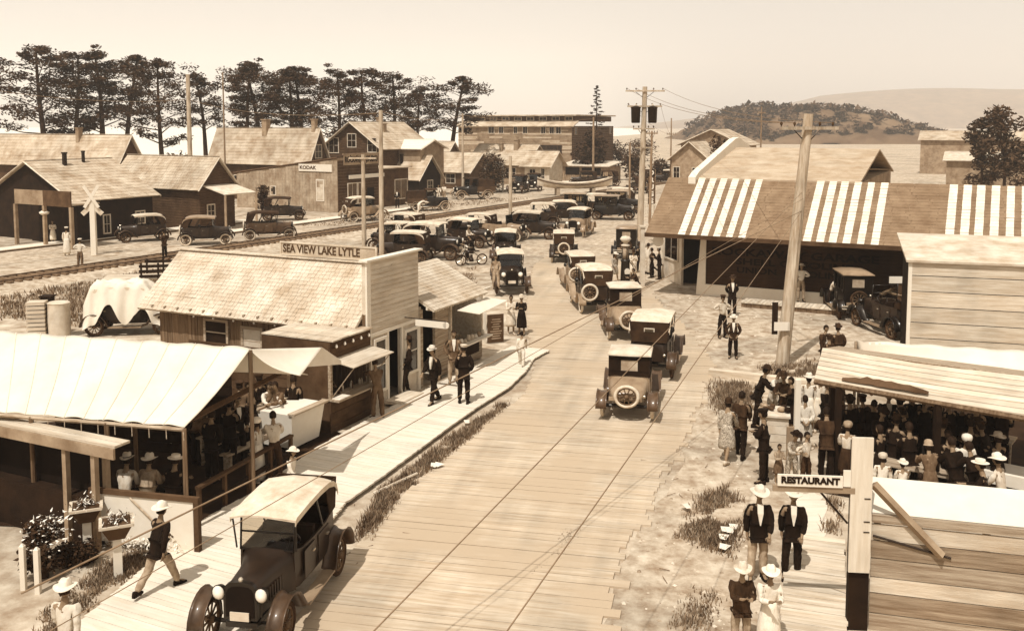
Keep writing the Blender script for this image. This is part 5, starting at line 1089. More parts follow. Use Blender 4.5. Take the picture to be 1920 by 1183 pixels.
TS = [(88, 128, 78, 1, 1.0, 1.05), (140, 134, 92, 3, 0, 1.0), (196, 130, 88, 0, 2.2, 1.1), (236, 138, 96, 2, .6, 1.0), (306, 126, 106, 3, 1.7, .92), (388, 140, 134, 4, .3, 1.0), (462, 132, 114, 0, .2, .9), (492, 138, 110, 2, 3.4, 1.0), (545, 130, 124, 4, 5.0, 1.1), (570, 138, 120, 2, 4.2, 1.0), (640, 128, 126, 0, 4.0, .95), (690, 134, 124, 3, 3.1, 1.0), (738, 138, 130, 1, 2.4, 1.0), (785, 146, 160, 4, 2, 1.0), (845, 142, 138, 2, .1, 1.15)]
for l, (px, Y, top, v, rz, wd) in zip(TL, TS): tree('dark wind combed cypress '+l, px, Y, top, VAR[v], rz, wide=wd)
# fir and leafy tree by the hotel
def fir(seed, H, spread):
    rnd = random.Random(seed); tr = MB(); cr = MB(); tr.tube([(0, 0, 0), (0, 0, H)], [.22, .03], 7)
    for i in range(46):
        z = H*(.35+.65*i/46); R = spread*(1-i/46)*rnd.uniform(.45, 1.1)+.2; a = i*2.4; tip = Vector((math.cos(a)*R, math.sin(a)*R, z-R*.12)); tr.tube([(0, 0, z), tip], [.04, .012], 4)
        leaf_cloud(cr, tip.lerp(Vector((0, 0, z)), .3), R*.35+.1, R*.35+.1, .14, 24, .22, rnd)
    return tr.mesh('trunk', M_bark, True), cr.mesh('crown', M_leaf)
FV = fir(9, 15.5, 2.6); tree('sparse pointed fir tree standing over the hotel right end', 1118, 160, 160, FV, 0, 'fir_tree', None)
def bushy(seed, r, H, n=1400, s=.22, squat=.6, trunk=.2, m=None):
    rnd = random.Random(seed); tr = MB(); cr = MB(); tr.tube([(0, 0, 0), (0, 0, H*.55)], [trunk, trunk*.5], 7)
    for i in range(26):
        a = rnd.uniform(0, 6.28); d = rnd.random()**.5*r*.7; z = H*rnd.uniform(.18, .86); k = math.sin(math.pi*min(1, max(.12, z/H)))**.5; c = Vector((math.cos(a)*d*k, math.sin(a)*d*k, z)); tr.tube([(0, 0, H*.3), c], [trunk*.4, .02], 4); leaf_cloud(cr, c, r*.42, r*.42, r*.34, n//26, s, rnd, .9)
    return tr.mesh('trunk', M_bark, True), cr.mesh('crown', m or M_leaf2)
def bush(name, label, p, r, H, seed, n=1400, s=.2, m=None, cat='bush', group=None):
    t = thing(name, label, cat, p, 0, group); a, b = bushy(seed, r, H, n, s, m=m, trunk=.06+r*.05); link('trunk', a, t); link('crown', b, t); return t
q = xy(1108, 150); bush('leafy_tree', 'dense leafy tree before the hotel right side', q, 3.2, z_at(q, 236), 3, 2400, .3, M_leaf, 'tree')
q = xy(926, 122); bush('round_bush', 'tall round leafy bush behind the white arch', q, 2.4, z_at(q, 287), 4, 2200, .2, M_leaf2)
q = P(362, 412); bush('climbing_shrub', 'dark leafy shrub against the cottage wall by the thick pole', q, .9, 3.4, 5, 900, .16, M_leaf)
q = P(493, 402); bush('conical_shrub', 'dark pointed shrub between the cottage porch and studio wall', q, .9, z_at(q, 345), 6, 900, .16, M_leaf)
for i, (px, py, r, H) in enumerate([(262, 300, 3, 4.5), (330, 300, 3.5, 5), (385, 300, 2.5, 4)]):
    q = xy(px, 122); bush('beach_bush', ['low dark bush below the trees left of the forked cypress', 'low dark bush under the forked cypress', 'low dark bush just left of the pale pole'][i], q, r, H, 20+i, 900, .3, M_leaf)
q = xy(1842, 112); bush('broad_tree', 'broad soft tree far right behind the garage', q, 2.2, z_at(q, 200), 7, 1600, .3, M_leaf2, 'tree')
q = xy(1885, 108); bush('broad_tree', 'broad tree at the right picture edge behind the garage', q, 3.0, z_at(q, 178), 8, 2000, .3, M_leaf2, 'tree')
q = xy(1362, 112); bush('roof_tree', 'dark spreading tree behind the white garage parapet', q, 2.6, z_at(q, 250), 9, 1500, .26, M_leaf2, 'tree')
for i, (px, Y, r, top) in enumerate([(1188, 150, 2.4, 285), (1236, 150, 2.2, 300), (1160, 190, 3, 262), (1205, 230, 5, 262)]):
    q = xy(px, Y); bush('street_bush', ['small bush by the slim pole', 'bush beyond the vertical sign', 'bush at the hotel right corner', 'distant bush at the street end'][i], q, r, z_at(q, top), 30+i, 900, .3, M_leaf2)
q = P(84, 1082); bush('flowering_shrub', 'dark shrub with white flowers at bottom left', q, .45, 1.2, 11, 1300, .06, M_leaf)
rnd = random.Random(3); mb = MB()
for i in range(260):
    c = P(92, 1074)+Vector((rnd.gauss(.1, .2), rnd.gauss(-.1, .18), rnd.uniform(.65, 1.2))); d = Vector((rnd.uniform(-1, 1), rnd.uniform(-1, 1), rnd.uniform(-.3, 1)))*.06; e_ = Vector((-d.y, d.x, .02))*.6; mb.add([c-e_*.5, c+d, c+e_*.5, c-d*.4], [(0, 1, 2, 3)])
tag(mb.build('flower_heads', M_flower), kind='stuff')
for i, (px, py) in enumerate([(128, 1062), (160, 1058)]):
    q = P(px, py); bush('garden_bush', ['low dark garden bush beside the flowering shrub', 'low dark garden bush nearer the planter post'][i], q, .32, .5, 40+i, 700, .05, M_leaf)
mb = MB()
for i in range(420):
    t_ = rnd.random(); c = P(205, 1015).lerp(P(340, 1035), t_)+Vector((rnd.gauss(0, .12), rnd.gauss(-.25, .1), rnd.uniform(.05, .32))); d = Vector((rnd.uniform(-1, 1), rnd.uniform(-1, 1), rnd.uniform(0, 1)))*.07; e_ = Vector((-d.y, d.x, .02))*.6; mb.add([c-e_*.5, c+d, c+e_*.5, c-d*.4], [(0, 1, 2, 3)])
tag(mb.build('flower_bed', M_flower), kind='stuff')
# ================================================================== motor cars of the time
def arch(hw, z0, z1, x, n=9, p=.55, tuck=.0):
    """a body section: flat below, rounded over the top"""
    pts = [(x, -hw+tuck, z0)]; zm = z0+(z1-z0)*.45
    for i in range(n):
        a = math.pi*(1-i/(n-1)); c, s = math.cos(a), math.sin(a); pts.append((x, math.copysign(abs(c)**p, c)*hw, zm+(z1-zm)*abs(s)**p))
    pts.append((x, hw-tuck, z0)); return pts
def usec(x, hw, z0, z1, zi=.78, t=.05): return [(x, -hw+.08, z0), (x, -hw, (z0+z1)/2), (x, -hw+.01, z1), (x, -hw+t, z1), (x, -hw+t+.01, zi), (x, hw-t-.01, zi), (x, hw-t, z1), (x, hw-.01, z1), (x, hw, (z0+z1)/2), (x, hw-.08, z0)]
_tb = MB(); _tb.ring(.33, .052, 22, 8, M=Matrix.Rotation(math.pi/2, 4, 'X')); TYRE = _tb.mesh('tyre', M_tyrew, True)
_rb = MB(); _rb.ring(.275, .028, 22, 6, M=Matrix.Rotation(math.pi/2, 4, 'X')); _rb.lathe([(0, -.09), (.06, -.08), (.075, 0), (.06, .08), (0, .09)], 10, M=Matrix.Rotation(math.pi/2, 4, 'X'))
for _i in range(10): _a = math.pi*2*_i/10; _rb.tube([(.05*math.cos(_a), 0, .05*math.sin(_a)), (.275*math.cos(_a), 0, .275*math.sin(_a))], .02, 5)
RIM = _rb.mesh('rim', M_rim, True)
def wheel(par, x, y, z, name='wheel', rot=None):
    w = link(name, TYRE, par, (x, y, z)); r = link('rim', RIM, w)
    if rot: w.rotation_euler = rot
    return w
def fender_mesh(path, hw=.155, m=None):
    secs = []
    for i, (x, z) in enumerate(path):
        a, b = path[max(0, i-1)], path[min(len(path)-1, i+1)]; d = Vector((b[0]-a[0], 0, b[1]-a[1])).normalized(); n = Vector((d.z, 0, -d.x)); n = -n if i and False else n
        ring = []
        for y, k in ((-1, -.035), (-.75, .0), (-.3, .02), (.3, .02), (.75, .0), (1, -.035)): ring.append(Vector((x, y*hw, z))+n*k)
        ring += [v-n*.018 for v in reversed(ring)]; secs.append(ring)
    b = MB(); b.loft(secs); return b.mesh('fender', m or M_dusty, True)
def arcp(cx, cz, r, a0, a1, n=9): return [(cx+r*math.cos(R_(a0+(a1-a0)*i/(n-1))), cz+r*math.sin(R_(a0+(a1-a0)*i/(n-1)))) for i in range(n)]
FF = fender_mesh(arcp(1.27, .38, .47, 172, 15)[::-1][:0] or [(.5, .36), (.7, .42)]+arcp(1.27, .38, .47, 140, 5))
RF = fender_mesh(arcp(-1.27, .38, .47, 178, 30)+[(-.78, .42), (-.72, .36)])
def clear_glass():
    m = bpy.data.materials.new('windscreen glass'); m.use_nodes = True; n = m.node_tree; n.nodes.remove(n.nodes['Principled BSDF']); tr = n.nodes.new('ShaderNodeBsdfTransparent'); tr.inputs[0].default_value = (.8, .76, .7, 1); gl_ = n.nodes.new('ShaderNodeBsdfGlossy'); gl_.inputs['Roughness'].default_value = .03
    fr = n.nodes.new('ShaderNodeFresnel'); fr.inputs[0].default_value = 1.5; mx = n.nodes.new('ShaderNodeMixShader'); n.links.new(fr.outputs[0], mx.inputs[0]); n.links.new(tr.outputs[0], mx.inputs[1]); n.links.new(gl_.outputs[0], mx.inputs[2]); n.links.new(mx.outputs[0], n.nodes['Material Output'].inputs[0]); MATS['windscreen glass'] = m; return m
M_wglass = clear_glass()
def car_base(name, label, paint, top, group='motor cars of the street', length=0, rear_x=-1.45, dark_shell=True):
    t = thing(name, label, 'car', (0, 0, 0), 0, group)
    for y in (-.74, .74):
        link('fender', FF, t, (0, y, 0)); link('fender', RF, t, (0, y, 0))
        b = MB(); b.box((-.11, y, .35), (1.25, .25, .03)); b.build('running_board', M_ltan if y > 0 else M_ltan, t)
        wheel(t, 1.27, y*.98, .382); wheel(t, -1.27, y*.98, .382)
        b = MB(); b.lathe([(.02, -.14), (.09, -.1), (.125, 0), (.13, .02)], 14, M=Matrix.Translation((1.52, y*.55, .98)) @ Matrix.Rotation(math.pi/2, 4, 'Y')); h = b.build('headlight', M_black, t, True, edge=45)
        b = MB(); b.lathe([(.12, 0), (.09, .03), (0, .045)], 14, M=Matrix.Translation((1.535, y*.55, .98)) @ Matrix.Rotation(math.pi/2, 4, 'Y')); b.build('lens', M_lens, h, True)
        b = MB(); b.tube([(1.5, y*.55, .86), (1.48, y*.5, .6)], .018, 5); b.build('lamp_bracket', M_black, t)
    b = MB(); b.box((0, 0, .45), (3.0, .6, .09)); b.tube([(1.27, -.72, .38), (1.27, .72, .38)], .035, 6); b.tube([(-1.27, -.72, .38), (-1.27, .72, .38)], .06, 6); tag(b.build('chassis', M_black, t), kind='stuff')
    b = MB(); b.loft([arch(.30, .58, 1.14, 1.44), arch(.31, .57, 1.15, 1.40), arch(.36, .56, 1.17, .95), arch(.44, .55, 1.2, .60), arch(.55, .54, 1.26, .42)]); b.build('hood', paint, t, True, edge=50)
    b = MB(); b.loft([arch(.32, .55, 1.17, 1.44), arch(.32, .55, 1.17, 1.53)]); rd = b.build('radiator', M_chrome if not dark_shell else M_black, t, True, edge=40); b = MB(); b.loft([arch(.27, .6, 1.1, 1.5), arch(.27, .6, 1.1, 1.54)]); b.build('core', M_inner, rd); b = MB(); b.lathe([(.04, 1.15), (.045, 1.2), (.02, 1.23)], 8, M=Matrix.Translation((1.48, 0, 0))); b.build('cap', M_chrome, rd)
    for s in (-1, 1):
        lv = MB()
        for k in range(7): lv.box((.7+k*.085, s*(.405-k*.008), .82), (.035, .03, .22))
        tag(lv.build('louvres', paint, t), kind='stuff')
    b = MB(); b.box((1.56, 0, .62), (.02, .36, .14)); b.build('licence_plate', M_offw, t); b = MB(); b.box((rear_x-.2, .35, .72), (.02, .34, .13)); b.build('licence_plate', M_tan, t)
    b = MB(); b.lathe([(.03, -.05), (.05, 0), (.04, .03)], 8, M=Matrix.Translation((rear_x-.1, -.5, .8)) @ Matrix.Rotation(-math.pi/2, 4, 'Y')); b.build('tail_lamp', M_chrome, t, True)
    return t
def spare(t, x, z, y=0, tilt=0): w = wheel(t, x, y, z, 'spare_wheel', (0, tilt, math.pi/2)); return w
def steering(t, x=.1): b = MB(); b.ring(.2, .016, 16, 5, M=Matrix.Translation((x, .3, 1.3)) @ Matrix.Rotation(R_(-55), 4, 'Y')); b.tube([(x, .3, 1.3), (x+.35, .3, 1.0)], .018, 5); b.build('steering_wheel', M_black, t, True)
def windshield(t, h=.62, x=.45, hw=.54):
    f = MB(); f.tube([(x, -hw, 1.2), (x-.06, -hw, 1.2+h)], .022, 6); f.tube([(x, hw, 1.2), (x-.06, hw, 1.2+h)], .022, 6)
    for k in (0.02, .5, 1): f.tube([(x-.06*k, -hw, 1.2+h*k), (x-.06*k, hw, 1.2+h*k)], .016, 6)
    w = f.build('windshield', M_black, t, True); g = MB(); g.box((x-.03, 0, 1.2+h/2), (.012, hw*2-.03, h), M=Matrix.Translation((x-.03, 0, 1.2+h/2)) @ Matrix.Rotation(-.097, 4, 'Y') @ Matrix.Translation((-x+.03, 0, -1.2-h/2))); g.build('glass', M_wglass, w); return w

def doors(t, spans, hw, z0, z1, m):
    for s in (-1, 1):
        for a, b_ in spans:
            b = MB(); b.box(((a+b_)/2, s*(hw+.004), (z0+z1)/2), (b_-a, .02, z1-z0)); d = b.build('door', m, t); b = MB(); b.box((a+.1, s*(hw+.03), z1-.14), (.09, .03, .025)); b.build('handle', M_chrome, d)
def touring(name, label, paint, top, up=True, spare_at=True, long=1.0):
    t = car_base(name, label, paint, top)
    b = MB(); b.loft([usec(.45, .55, .54, 1.24), usec(.2, .6, .5, 1.18), usec(-.3, .63, .5, 1.17), usec(-.9, .64, .5, 1.19), usec(-1.38, .58, .52, 1.22)]); bo = b.build('body', paint, t, True, edge=35)
    b = MB(); b.loft([arch(.58, .52, 1.22, -1.3, p=.35), arch(.57, .53, 1.22, -1.42, p=.35), arch(.5, .58, 1.16, -1.52, p=.4)]); b.build('back_panel', paint, t, True, edge=50)
    doors(t, ((-.28, .2), (-.98, -.45)), .632, .62, 1.12, paint)
    for x in (-.25, -1.12): b = MB(); b.box((x, 0, .86), (.42, 1.06, .2)); b.box((x-.24, 0, 1.08), (.12, 1.06, .42)); b.build('seat', M_seat, t)
    windshield(t); steering(t)
    if up:
        secs = []
        for x, e, c in ((.62, 1.82, 1.87), (.55, 1.86, 1.92), (.0, 1.9, 1.97), (-.6, 1.9, 1.97), (-1.0, 1.87, 1.95), (-1.26, 1.8, 1.87), (-1.4, 1.7, 1.76), (-1.47, 1.56, 1.6)):
            r = [(x, y*.66, e+(c-e)*(1-abs(y)**2)) for y in (-1, -.7, -.35, 0, .35, .7, 1)]; r = [(x, -.66, e-.1)]+r+[(x, .66, e-.1)]+[(x, .645, e-.09)]+[(x, y*.645, e-.03+(c-e)*(1-abs(y)**2)) for y in (1, .7, .35, 0, -.35, -.7, -1)]+[(x, -.645, e-.09)]; secs.append(r)
        secs = [[(x+.01*NZ.noise((x*7, y*7, z*7)), y, z+.022*NZ.noise((x*6, y*5, 3))+.012*NZ.noise((x*17, y*11, 8))) for x, y, z in sc_r] for sc_r in secs]
        b = MB(); b.loft(secs); b.build('folding_top', top, t, True, edge=45)
        b = MB(); b.loft([[(-1.40, -.64, 1.83), (-1.40, .64, 1.83), (-1.43, .64, 1.83), (-1.43, -.64, 1.83)], [(-1.52, -.56, 1.2), (-1.52, .56, 1.2), (-1.55, .56, 1.2), (-1.55, -.56, 1.2)]]); rc = b.build('rear_curtain', M_topd, t)
        b = MB(); b.box((-1.478, 0, 1.57), (.02, .34, .15)); b.build('rear_window', M_offw, rc); b = MB(); b.box((-1.486, 0, 1.57), (.02, .28, .1)); b.build('pane', M_wglass, rc)
        for s in (-1, 1):
            b = MB(); q = [(-.85, s*.645, 1.83), (-1.41, s*.645, 1.83), (-1.52, s*.57, 1.2), (-1.15, s*.6, 1.2)]; b.loft([q, [(x, y-s*.02, z) for x, y, z in q]]); b.build('side_curtain', M_topd, t)
            b = MB(); b.tube([(.48, s*.6, 1.24), (.56, s*.63, 1.8)], .018, 5); b.tube([(-.72, s*.62, 1.18), (-.35, s*.64, 1.86)], .02, 5); b.build('top_bow', M_black, t)
    else:
        b = MB(); b.loft([[(-1.25, y*.62, 1.2+z) for y, z in ((-1, 0), (-1, .2), (1, .2), (1, 0))], [(-1.55, y*.64, 1.22+z) for y, z in ((-1, 0), (-1, .26), (1, .26), (1, 0))], [(-1.78, y*.6, 1.2+z) for y, z in ((-1, 0), (-1, .16), (1, .16), (1, 0))]]); b.build('folded_top', top, t)
    if spare_at: spare(t, -1.68, .95, spare_at if isinstance(spare_at, float) else 0)
    return t
def closed(name, label, paint, top, x0, spare_at=True, deck=False, bumper=False):
    t = car_base(name, label, paint, top); hw = .62
    b = MB(); b.loft([arch(.56, .54, 1.26, .42, p=.4), arch(.6, .5, 1.24, .2, p=.3), arch(hw, .5, 1.22, -.4, p=.25), arch(hw, .5, 1.22, x0+.1, p=.25), arch(hw-.02, .52, 1.22, x0, p=.3)]); b.build('body', paint, t, True, edge=50)
    if deck: b = MB(); b.loft([arch(.58, .55, 1.2, x0+.05, p=.4), arch(.56, .55, 1.12, x0-.3, p=.5), arch(.5, .58, .98, x0-.65, p=.55), arch(.42, .62, .84, x0-.85, p=.6)]); b.build('rear_deck', paint, t, True, edge=60)
    doors(t, ((-.5, .12),), hw+.003, .6, 1.15, paint)
    b = MB(); pil = ((.30, .24), (-.52, .10), (x0+.06, .13)) if x0 > -1.1 else ((.30, .12), (-.38, .09), (-.98, .09), (x0+.06, .14))
    cab = MB()
    for s in (-1, 1):
        for x, w_ in pil: cab.box((x, s*(hw-.03), 1.53), (w_, .05, .66))
        cab.box(((x0+.35)/2, s*(hw-.03), 1.85), (.36-x0, .05, .12)); cab.box(((x0+.35)/2, s*(hw-.03), 1.21), (.36-x0, .06, .06))
    cab.box((x0+.03, 0, 1.28), (.06, hw*2-.06, .2)); cab.box((x0+.03, 0, 1.83), (.06, hw*2-.06, .18))
    for s in (-1, 1): cab.box((x0+.03, s*(hw-.2), 1.55), (.06, .34, .44))
    tag(cab.build('cab_frame', M_topd if deck else paint, t), kind='stuff')
    b = MB(); b.box((x0+.03, 0, 1.55), (.02, .6, .36)); b.build('rear_window', M_pane, t)
    for s in (-1, 1): b = MB(); b.box(((x0+.35)/2, s*(hw-.035), 1.53), (.3-x0, .012, .6)); b.build('side_window', M_wglass, t)
    b = MB(); b.box((.36, 0, 1.55), (.02, hw*2-.12, .62)); b.build('windshield', M_wglass, t)
    b = MB(); secs = []
    for x, k in ((.5, .0), (.42, .06), (-.2, .1), (x0-.02, .08), (x0-.08, .0)):
        secs.append([(x, -hw-.03, 1.9), (x, -hw-.02, 1.94), (x, -hw*.6, 1.94+k*.8), (x, 0, 1.94+k), (x, hw*.6, 1.94+k*.8), (x, hw+.02, 1.94), (x, hw+.03, 1.9), (x, 0, 1.89)])
    b.loft(secs); b.build('roof', top, t, True, edge=50)
    for x in (-.2,) + ((-1.0,) if not deck else ()): b = MB(); b.box((x, 0, .9), (.45, 1.0, .2)); b.box((x-.25, 0, 1.2), (.12, 1.0, .6)); b.build('seat', M_seat, t)
    if spare_at: spare(t, (x0-.98 if deck else x0-.2), .82 if deck else .9)
    if bumper:
        for z in (.55, .66): b = MB(); b.tube([(x0-.45, -.75, z), (x0-.5, 0, z), (x0-.45, .75, z)], .03, 6); b.build('bumper', M_chrome, t, True)
    return t
def truck(name, label, paint, load):
    t = car_base(name, label, paint, M_topd); t['category'] = 'truck'
    b = MB(); b.loft([arch(.56, .54, 1.26, .42, p=.4), arch(.6, .5, 1.22, .1, p=.3), arch(.6, .5, 1.2, -.35, p=.3)]); b.build('body', paint, t, True, edge=50)
    windshield(t); steering(t); b = MB(); b.box((-.1, 0, .95), (.4, 1.0, .2)); b.box((-.32, 0, 1.2), (.1, 1.0, .5)); b.build('seat', M_seat, t)
    b = MB(); b.loft([[(x, -.68, 1.88), (x, -.4, 1.95), (x, .4, 1.95), (x, .68, 1.88), (x, .66, 1.84), (x, -.66, 1.84)] for x in (.6, -.45)]); b.build('roof', M_topd, t)
    for s in (-1, 1): b = MB(); b.tube([(-.38, s*.6, 1.15), (-.38, s*.64, 1.86)], .025, 5); b.build('roof_post', M_black, t)
    for y in (-.62, .62): b = MB(); b.box((-1.2, y, .92), (1.75, .04, .45)); b.build('side_board', M_brown, t)
    b = MB(); b.box((-1.2, 0, .7), (1.8, 1.28, .07)); b.build('bed', M_wood, t)
    if load: b = MB(); b.loft([[(-.4, -.6, .9), (-.4, -.55, 1.8), (-.4, .55, 1.8), (-.4, .6, .9)], [(-2.0, -.6, .9), (-2.05, -.52, 1.75), (-2.05, .52, 1.75), (-2.0, .6, .9)]]); b.build('canopy', load, t)
    return t
M_pane = mat('bright rear pane', .62, .12, 2, rough=.1)  # pale base colour stands for daylight seen through the cab
def put(o, px, py, head, s=1.0, z=.0): q = P(px, py); o.location = (q.x, q.y, z); o.rotation_euler = (0, 0, R_(head)); o.scale = (s, s, s); return o
def swaps(paint=None, fend=None, top=None, tyre=None, curt=None):
    d = {}
    if paint: d[M_grey.name] = paint
    if fend: d[M_dusty.name] = fend
    if top: d[M_top.name] = top
    if tyre: d[M_tyrew.name] = tyre
    if curt: d[M_topd.name] = curt
    return d
ZR = .065
T_A = touring('touring_car', 'dark touring car with pale dusty top at front left beside the planked walk', M_grey, M_top, True, False)
put(T_A, 524, 1142, -99, 1.02, .07); T_A.scale.y = .9; recolour(T_A, swaps(mat('dusty black body', .13, .05, 2.5, rough=.45, coat=.15, patch=.2, pscale=2), mat('dusty fender', .24, .08, 3, rough=.45, coat=.15), M_top, M_tyre))
CP = closed('coupe', 'pale roofed coupe with round spare wheel nearest at centre, seen from behind', M_grey, M_top, -.72, True, True); put(CP, 1182, 763, 79, 1.0, ZR); CP.scale.z = .9; recolour(CP, swaps(M_ltan, M_grey, M_offw, None, M_dark))
SD = closed('sedan', 'black closed sedan with rear bumper parked before the garage wall', M_grey, M_top, -1.42, True, False, True); put(SD, 1592, 588, 84, 1.05); recolour(SD, swaps(M_black, M_black, M_ltan, M_tyre))
def tc(px, py, head, label, s=1.0, z=0.0, src=None, **k):
    o = copy_tree(src or T_B, (0, 0, 0), 0, label, 1, swaps(**k)); put(o, px, py, head, s, z); return o
T_B = touring('touring_car', 'tall topped touring car with white spare wheel, farthest of the queue up the road', M_grey, M_top, True, True); put(T_B, 1057, 488, 87, 1.02); recolour(T_B, swaps(M_dusty, M_dusty, None, None))
T_N = T_A                                                                     # without spare
tc(1226, 692, 75, 'touring car with dusty pale rear just beyond the nearest coupe', 1.05, ZR, T_N, paint=M_ltan, fend=M_ltan, top=M_top, tyre=M_tyre)
recolour(T_N, {})
C2 = copy_tree(CP, (0, 0, 0), 0, 'coupe with light rear deck and wide rear window, third in the queue', 1, {}); put(C2, 1168, 625, 91, 1.03, ZR)
o = touring('touring_car', 'touring car with spare wheel slung at right of its rear, fourth in the queue', M_grey, M_top, True, .42); put(o, 1110, 578, 96, 1.06, ZR); recolour(o, swaps(M_dusty, M_ltan, M_top, M_offw))
tc(1084, 541, 96, 'touring car half hidden behind the fourth car of the queue', 1.0, ZR, o, paint=M_dusty, fend=M_ltan, top=M_top)
tc(956, 545, -86, 'oncoming touring car facing the camera with a man on its running board', 1.06, ZR, T_N, paint=M_grey, fend=M_dusty, top=M_top, tyre=M_tyre)
tc(948, 490, -92, 'oncoming pale topped touring car second in line behind', 1.04, 0, T_N, paint=M_ltan, fend=M_dusty, top=M_offw, tyre=M_tyre)
# parked by the track
tc(812, 484, -18, 'long dark touring car with pale spoked wheels just beyond the second shop', 1.22, 0, T_N, paint=M_dusty, fend=M_grey, top=M_top, tyre=M_offw)
tc(757, 492, 168, 'touring car roof hidden behind the square false front', 1.05, 0, T_N, paint=M_black, fend=M_dusty, top=M_offw)
tc(742, 470, 165, 'touring car with pale top beside the roof sign pole', 1.05, 0, T_N, paint=M_black, fend=M_dusty, top=M_top)
tc(757, 448, 150, 'touring car near the people at the roof sign pole', 1.05, 0, T_B, paint=M_black, fend=M_dusty, top=M_top)
tc(880, 462, -30, 'dark touring car behind the motorcycle', 1.05, 0, T_N, paint=M_black, fend=M_dusty, top=M_top)
tc(893, 446, 160, 'touring car with flat pale top left of the pale roadster', 1.0, 0, T_N, paint=M_dusty, fend=M_dusty, top=M_top)
tc(945, 450, -25, 'open roadster with raised windscreen before the middle pole', 1.05, 0, touring('touring_car', 'open touring car with folded top half hidden behind the sedan by the pale wall', M_grey, M_top, False, False), paint=M_ltan, fend=M_grey)
OPEN = [o for o in C.objects if o.get('label', '').startswith('open touring car with folded top')][0]; put(OPEN, 1668, 622, 100, 1.05); recolour(OPEN, swaps(M_dusty, M_black, M_topd, M_tyre))
tc(1000, 447, -14, 'touring car side on with white tyres right of the middle pole', 1.1, 0, T_N, paint=M_grey, fend=M_grey, top=M_top, tyre=M_offw)
tc(1084, 441, -108, 'touring car facing the camera at the end of the parked row', 1.12, 0, T_B, paint=M_dusty, fend=M_ltan, top=M_top, tyre=M_offw)
tc(1010, 424, 170, 'touring car with broad pale top behind the white tyred car', 1.05, 0, T_N, paint=M_black, fend=M_dusty, top=M_top)
tc(1050, 418, 175, 'touring car with peaked pale top in the second parked row', 1.05, 0, T_N, paint=M_black, fend=M_dusty, top=M_top)
S2 = copy_tree(SD, (0, 0, 0), 0, 'long dark sedan side on before the railway near the transformer pole', 1, {}); put(S2, 1150, 412, -14, 1.14)
S3 = copy_tree(SD, (0, 0, 0), 0, 'closed car behind the long dark sedan', 1, swaps(M_dusty)); put(S3, 1168, 398, -12, 1.1)
S4 = copy_tree(SD, (0, 0, 0), 0, 'closed car in the second parked row left of the long sedan', 1, {}); put(S4, 1068, 404, 165, 1.1)
tc(1110, 404, 170, 'touring car between the two far closed cars', 1.1, 0, T_N, paint=M_black, fend=M_dusty, top=M_top)
tc(1160, 390, 170, 'touring car farthest along the parked row', 1.1, 0, T_N, paint=M_black, fend=M_dusty, top=M_offw)
S5 = copy_tree(SD, (0, 0, 0), 0, 'closed car seen from behind beside the petrol pump', 1, swaps(M_black, M_dusty, M_top)); put(S5, 1176, 482, 80, 1.05)
# across the track
tc(268, 452, 212, 'touring car facing left before the dark shingled house', 1.05, 0, T_N, paint=M_dusty, fend=M_ltan, top=M_top)
tc(388, 458, 12, 'touring car with pale spare parked in front of the thick pole', 1.08, 0, T_B, paint=M_dusty, fend=M_dusty, top=M_ltan)
tc(506, 449, 14, 'touring car with round white spare before the studio side wall', 1.12, 0, T_B, paint=M_dusty, fend=M_grey, top=M_topd)
tc(532, 413, 10, 'touring car parked behind others by the pointed shrub', 1.1, 0, T_N, paint=M_black, fend=M_dusty, top=M_topd)
tc(682, 414, 38, 'tall topped touring car before the studio front', 1.15, 0, T_B, paint=M_grey, fend=M_ltan, top=M_top)
TK = truck('delivery_truck', 'dark canopied truck beside the bending man in white', M_grey, M_topd); put(TK, 806, 395, 14, 1.15); recolour(TK, swaps(M_black, M_ltan))
o = copy_tree(TK, (0, 0, 0), 0, 'truck facing left by the far pole and white fence', 1, swaps(M_ltan)); put(o, 884, 374, 205, 1.3)
tc(972, 362, -105, 'car facing the camera before the bungalow', 1.2, 0, T_N, paint=M_ltan, fend=M_dusty, top=M_topd)
tc(1000, 358, -100, 'dark car right of the car before the bungalow', 1.2, 0, T_N, paint=M_dusty, fend=M_dusty, top=M_topd)
tc(1095, 350, 185, 'dark car behind the surf boat', 1.15, 0, T_N, paint=M_black, top=M_topd)
tc(1135, 349, 185, 'second dark car behind the surf boat', 1.15, 0, T_N, paint=M_black, top=M_topd)
far_lab = ['small distant car left of the tan gable house', 'distant car below the tan gable house', 'distant dark car nearest the garage roof', 'distant car by the far corner pole', 'distant car behind the vertical sign', 'distant car at the street bend']
for lab, (px, py, hd) in zip(far_lab, [(1240, 334, 200), (1262, 332, 190), (1282, 336, 15), (1252, 345, 170), (1210, 345, 100), (1195, 362, 100)]): tc(px, py, hd, lab, 1.1, 0, T_N, paint=M_black, top=M_topd if px % 4 else M_top)
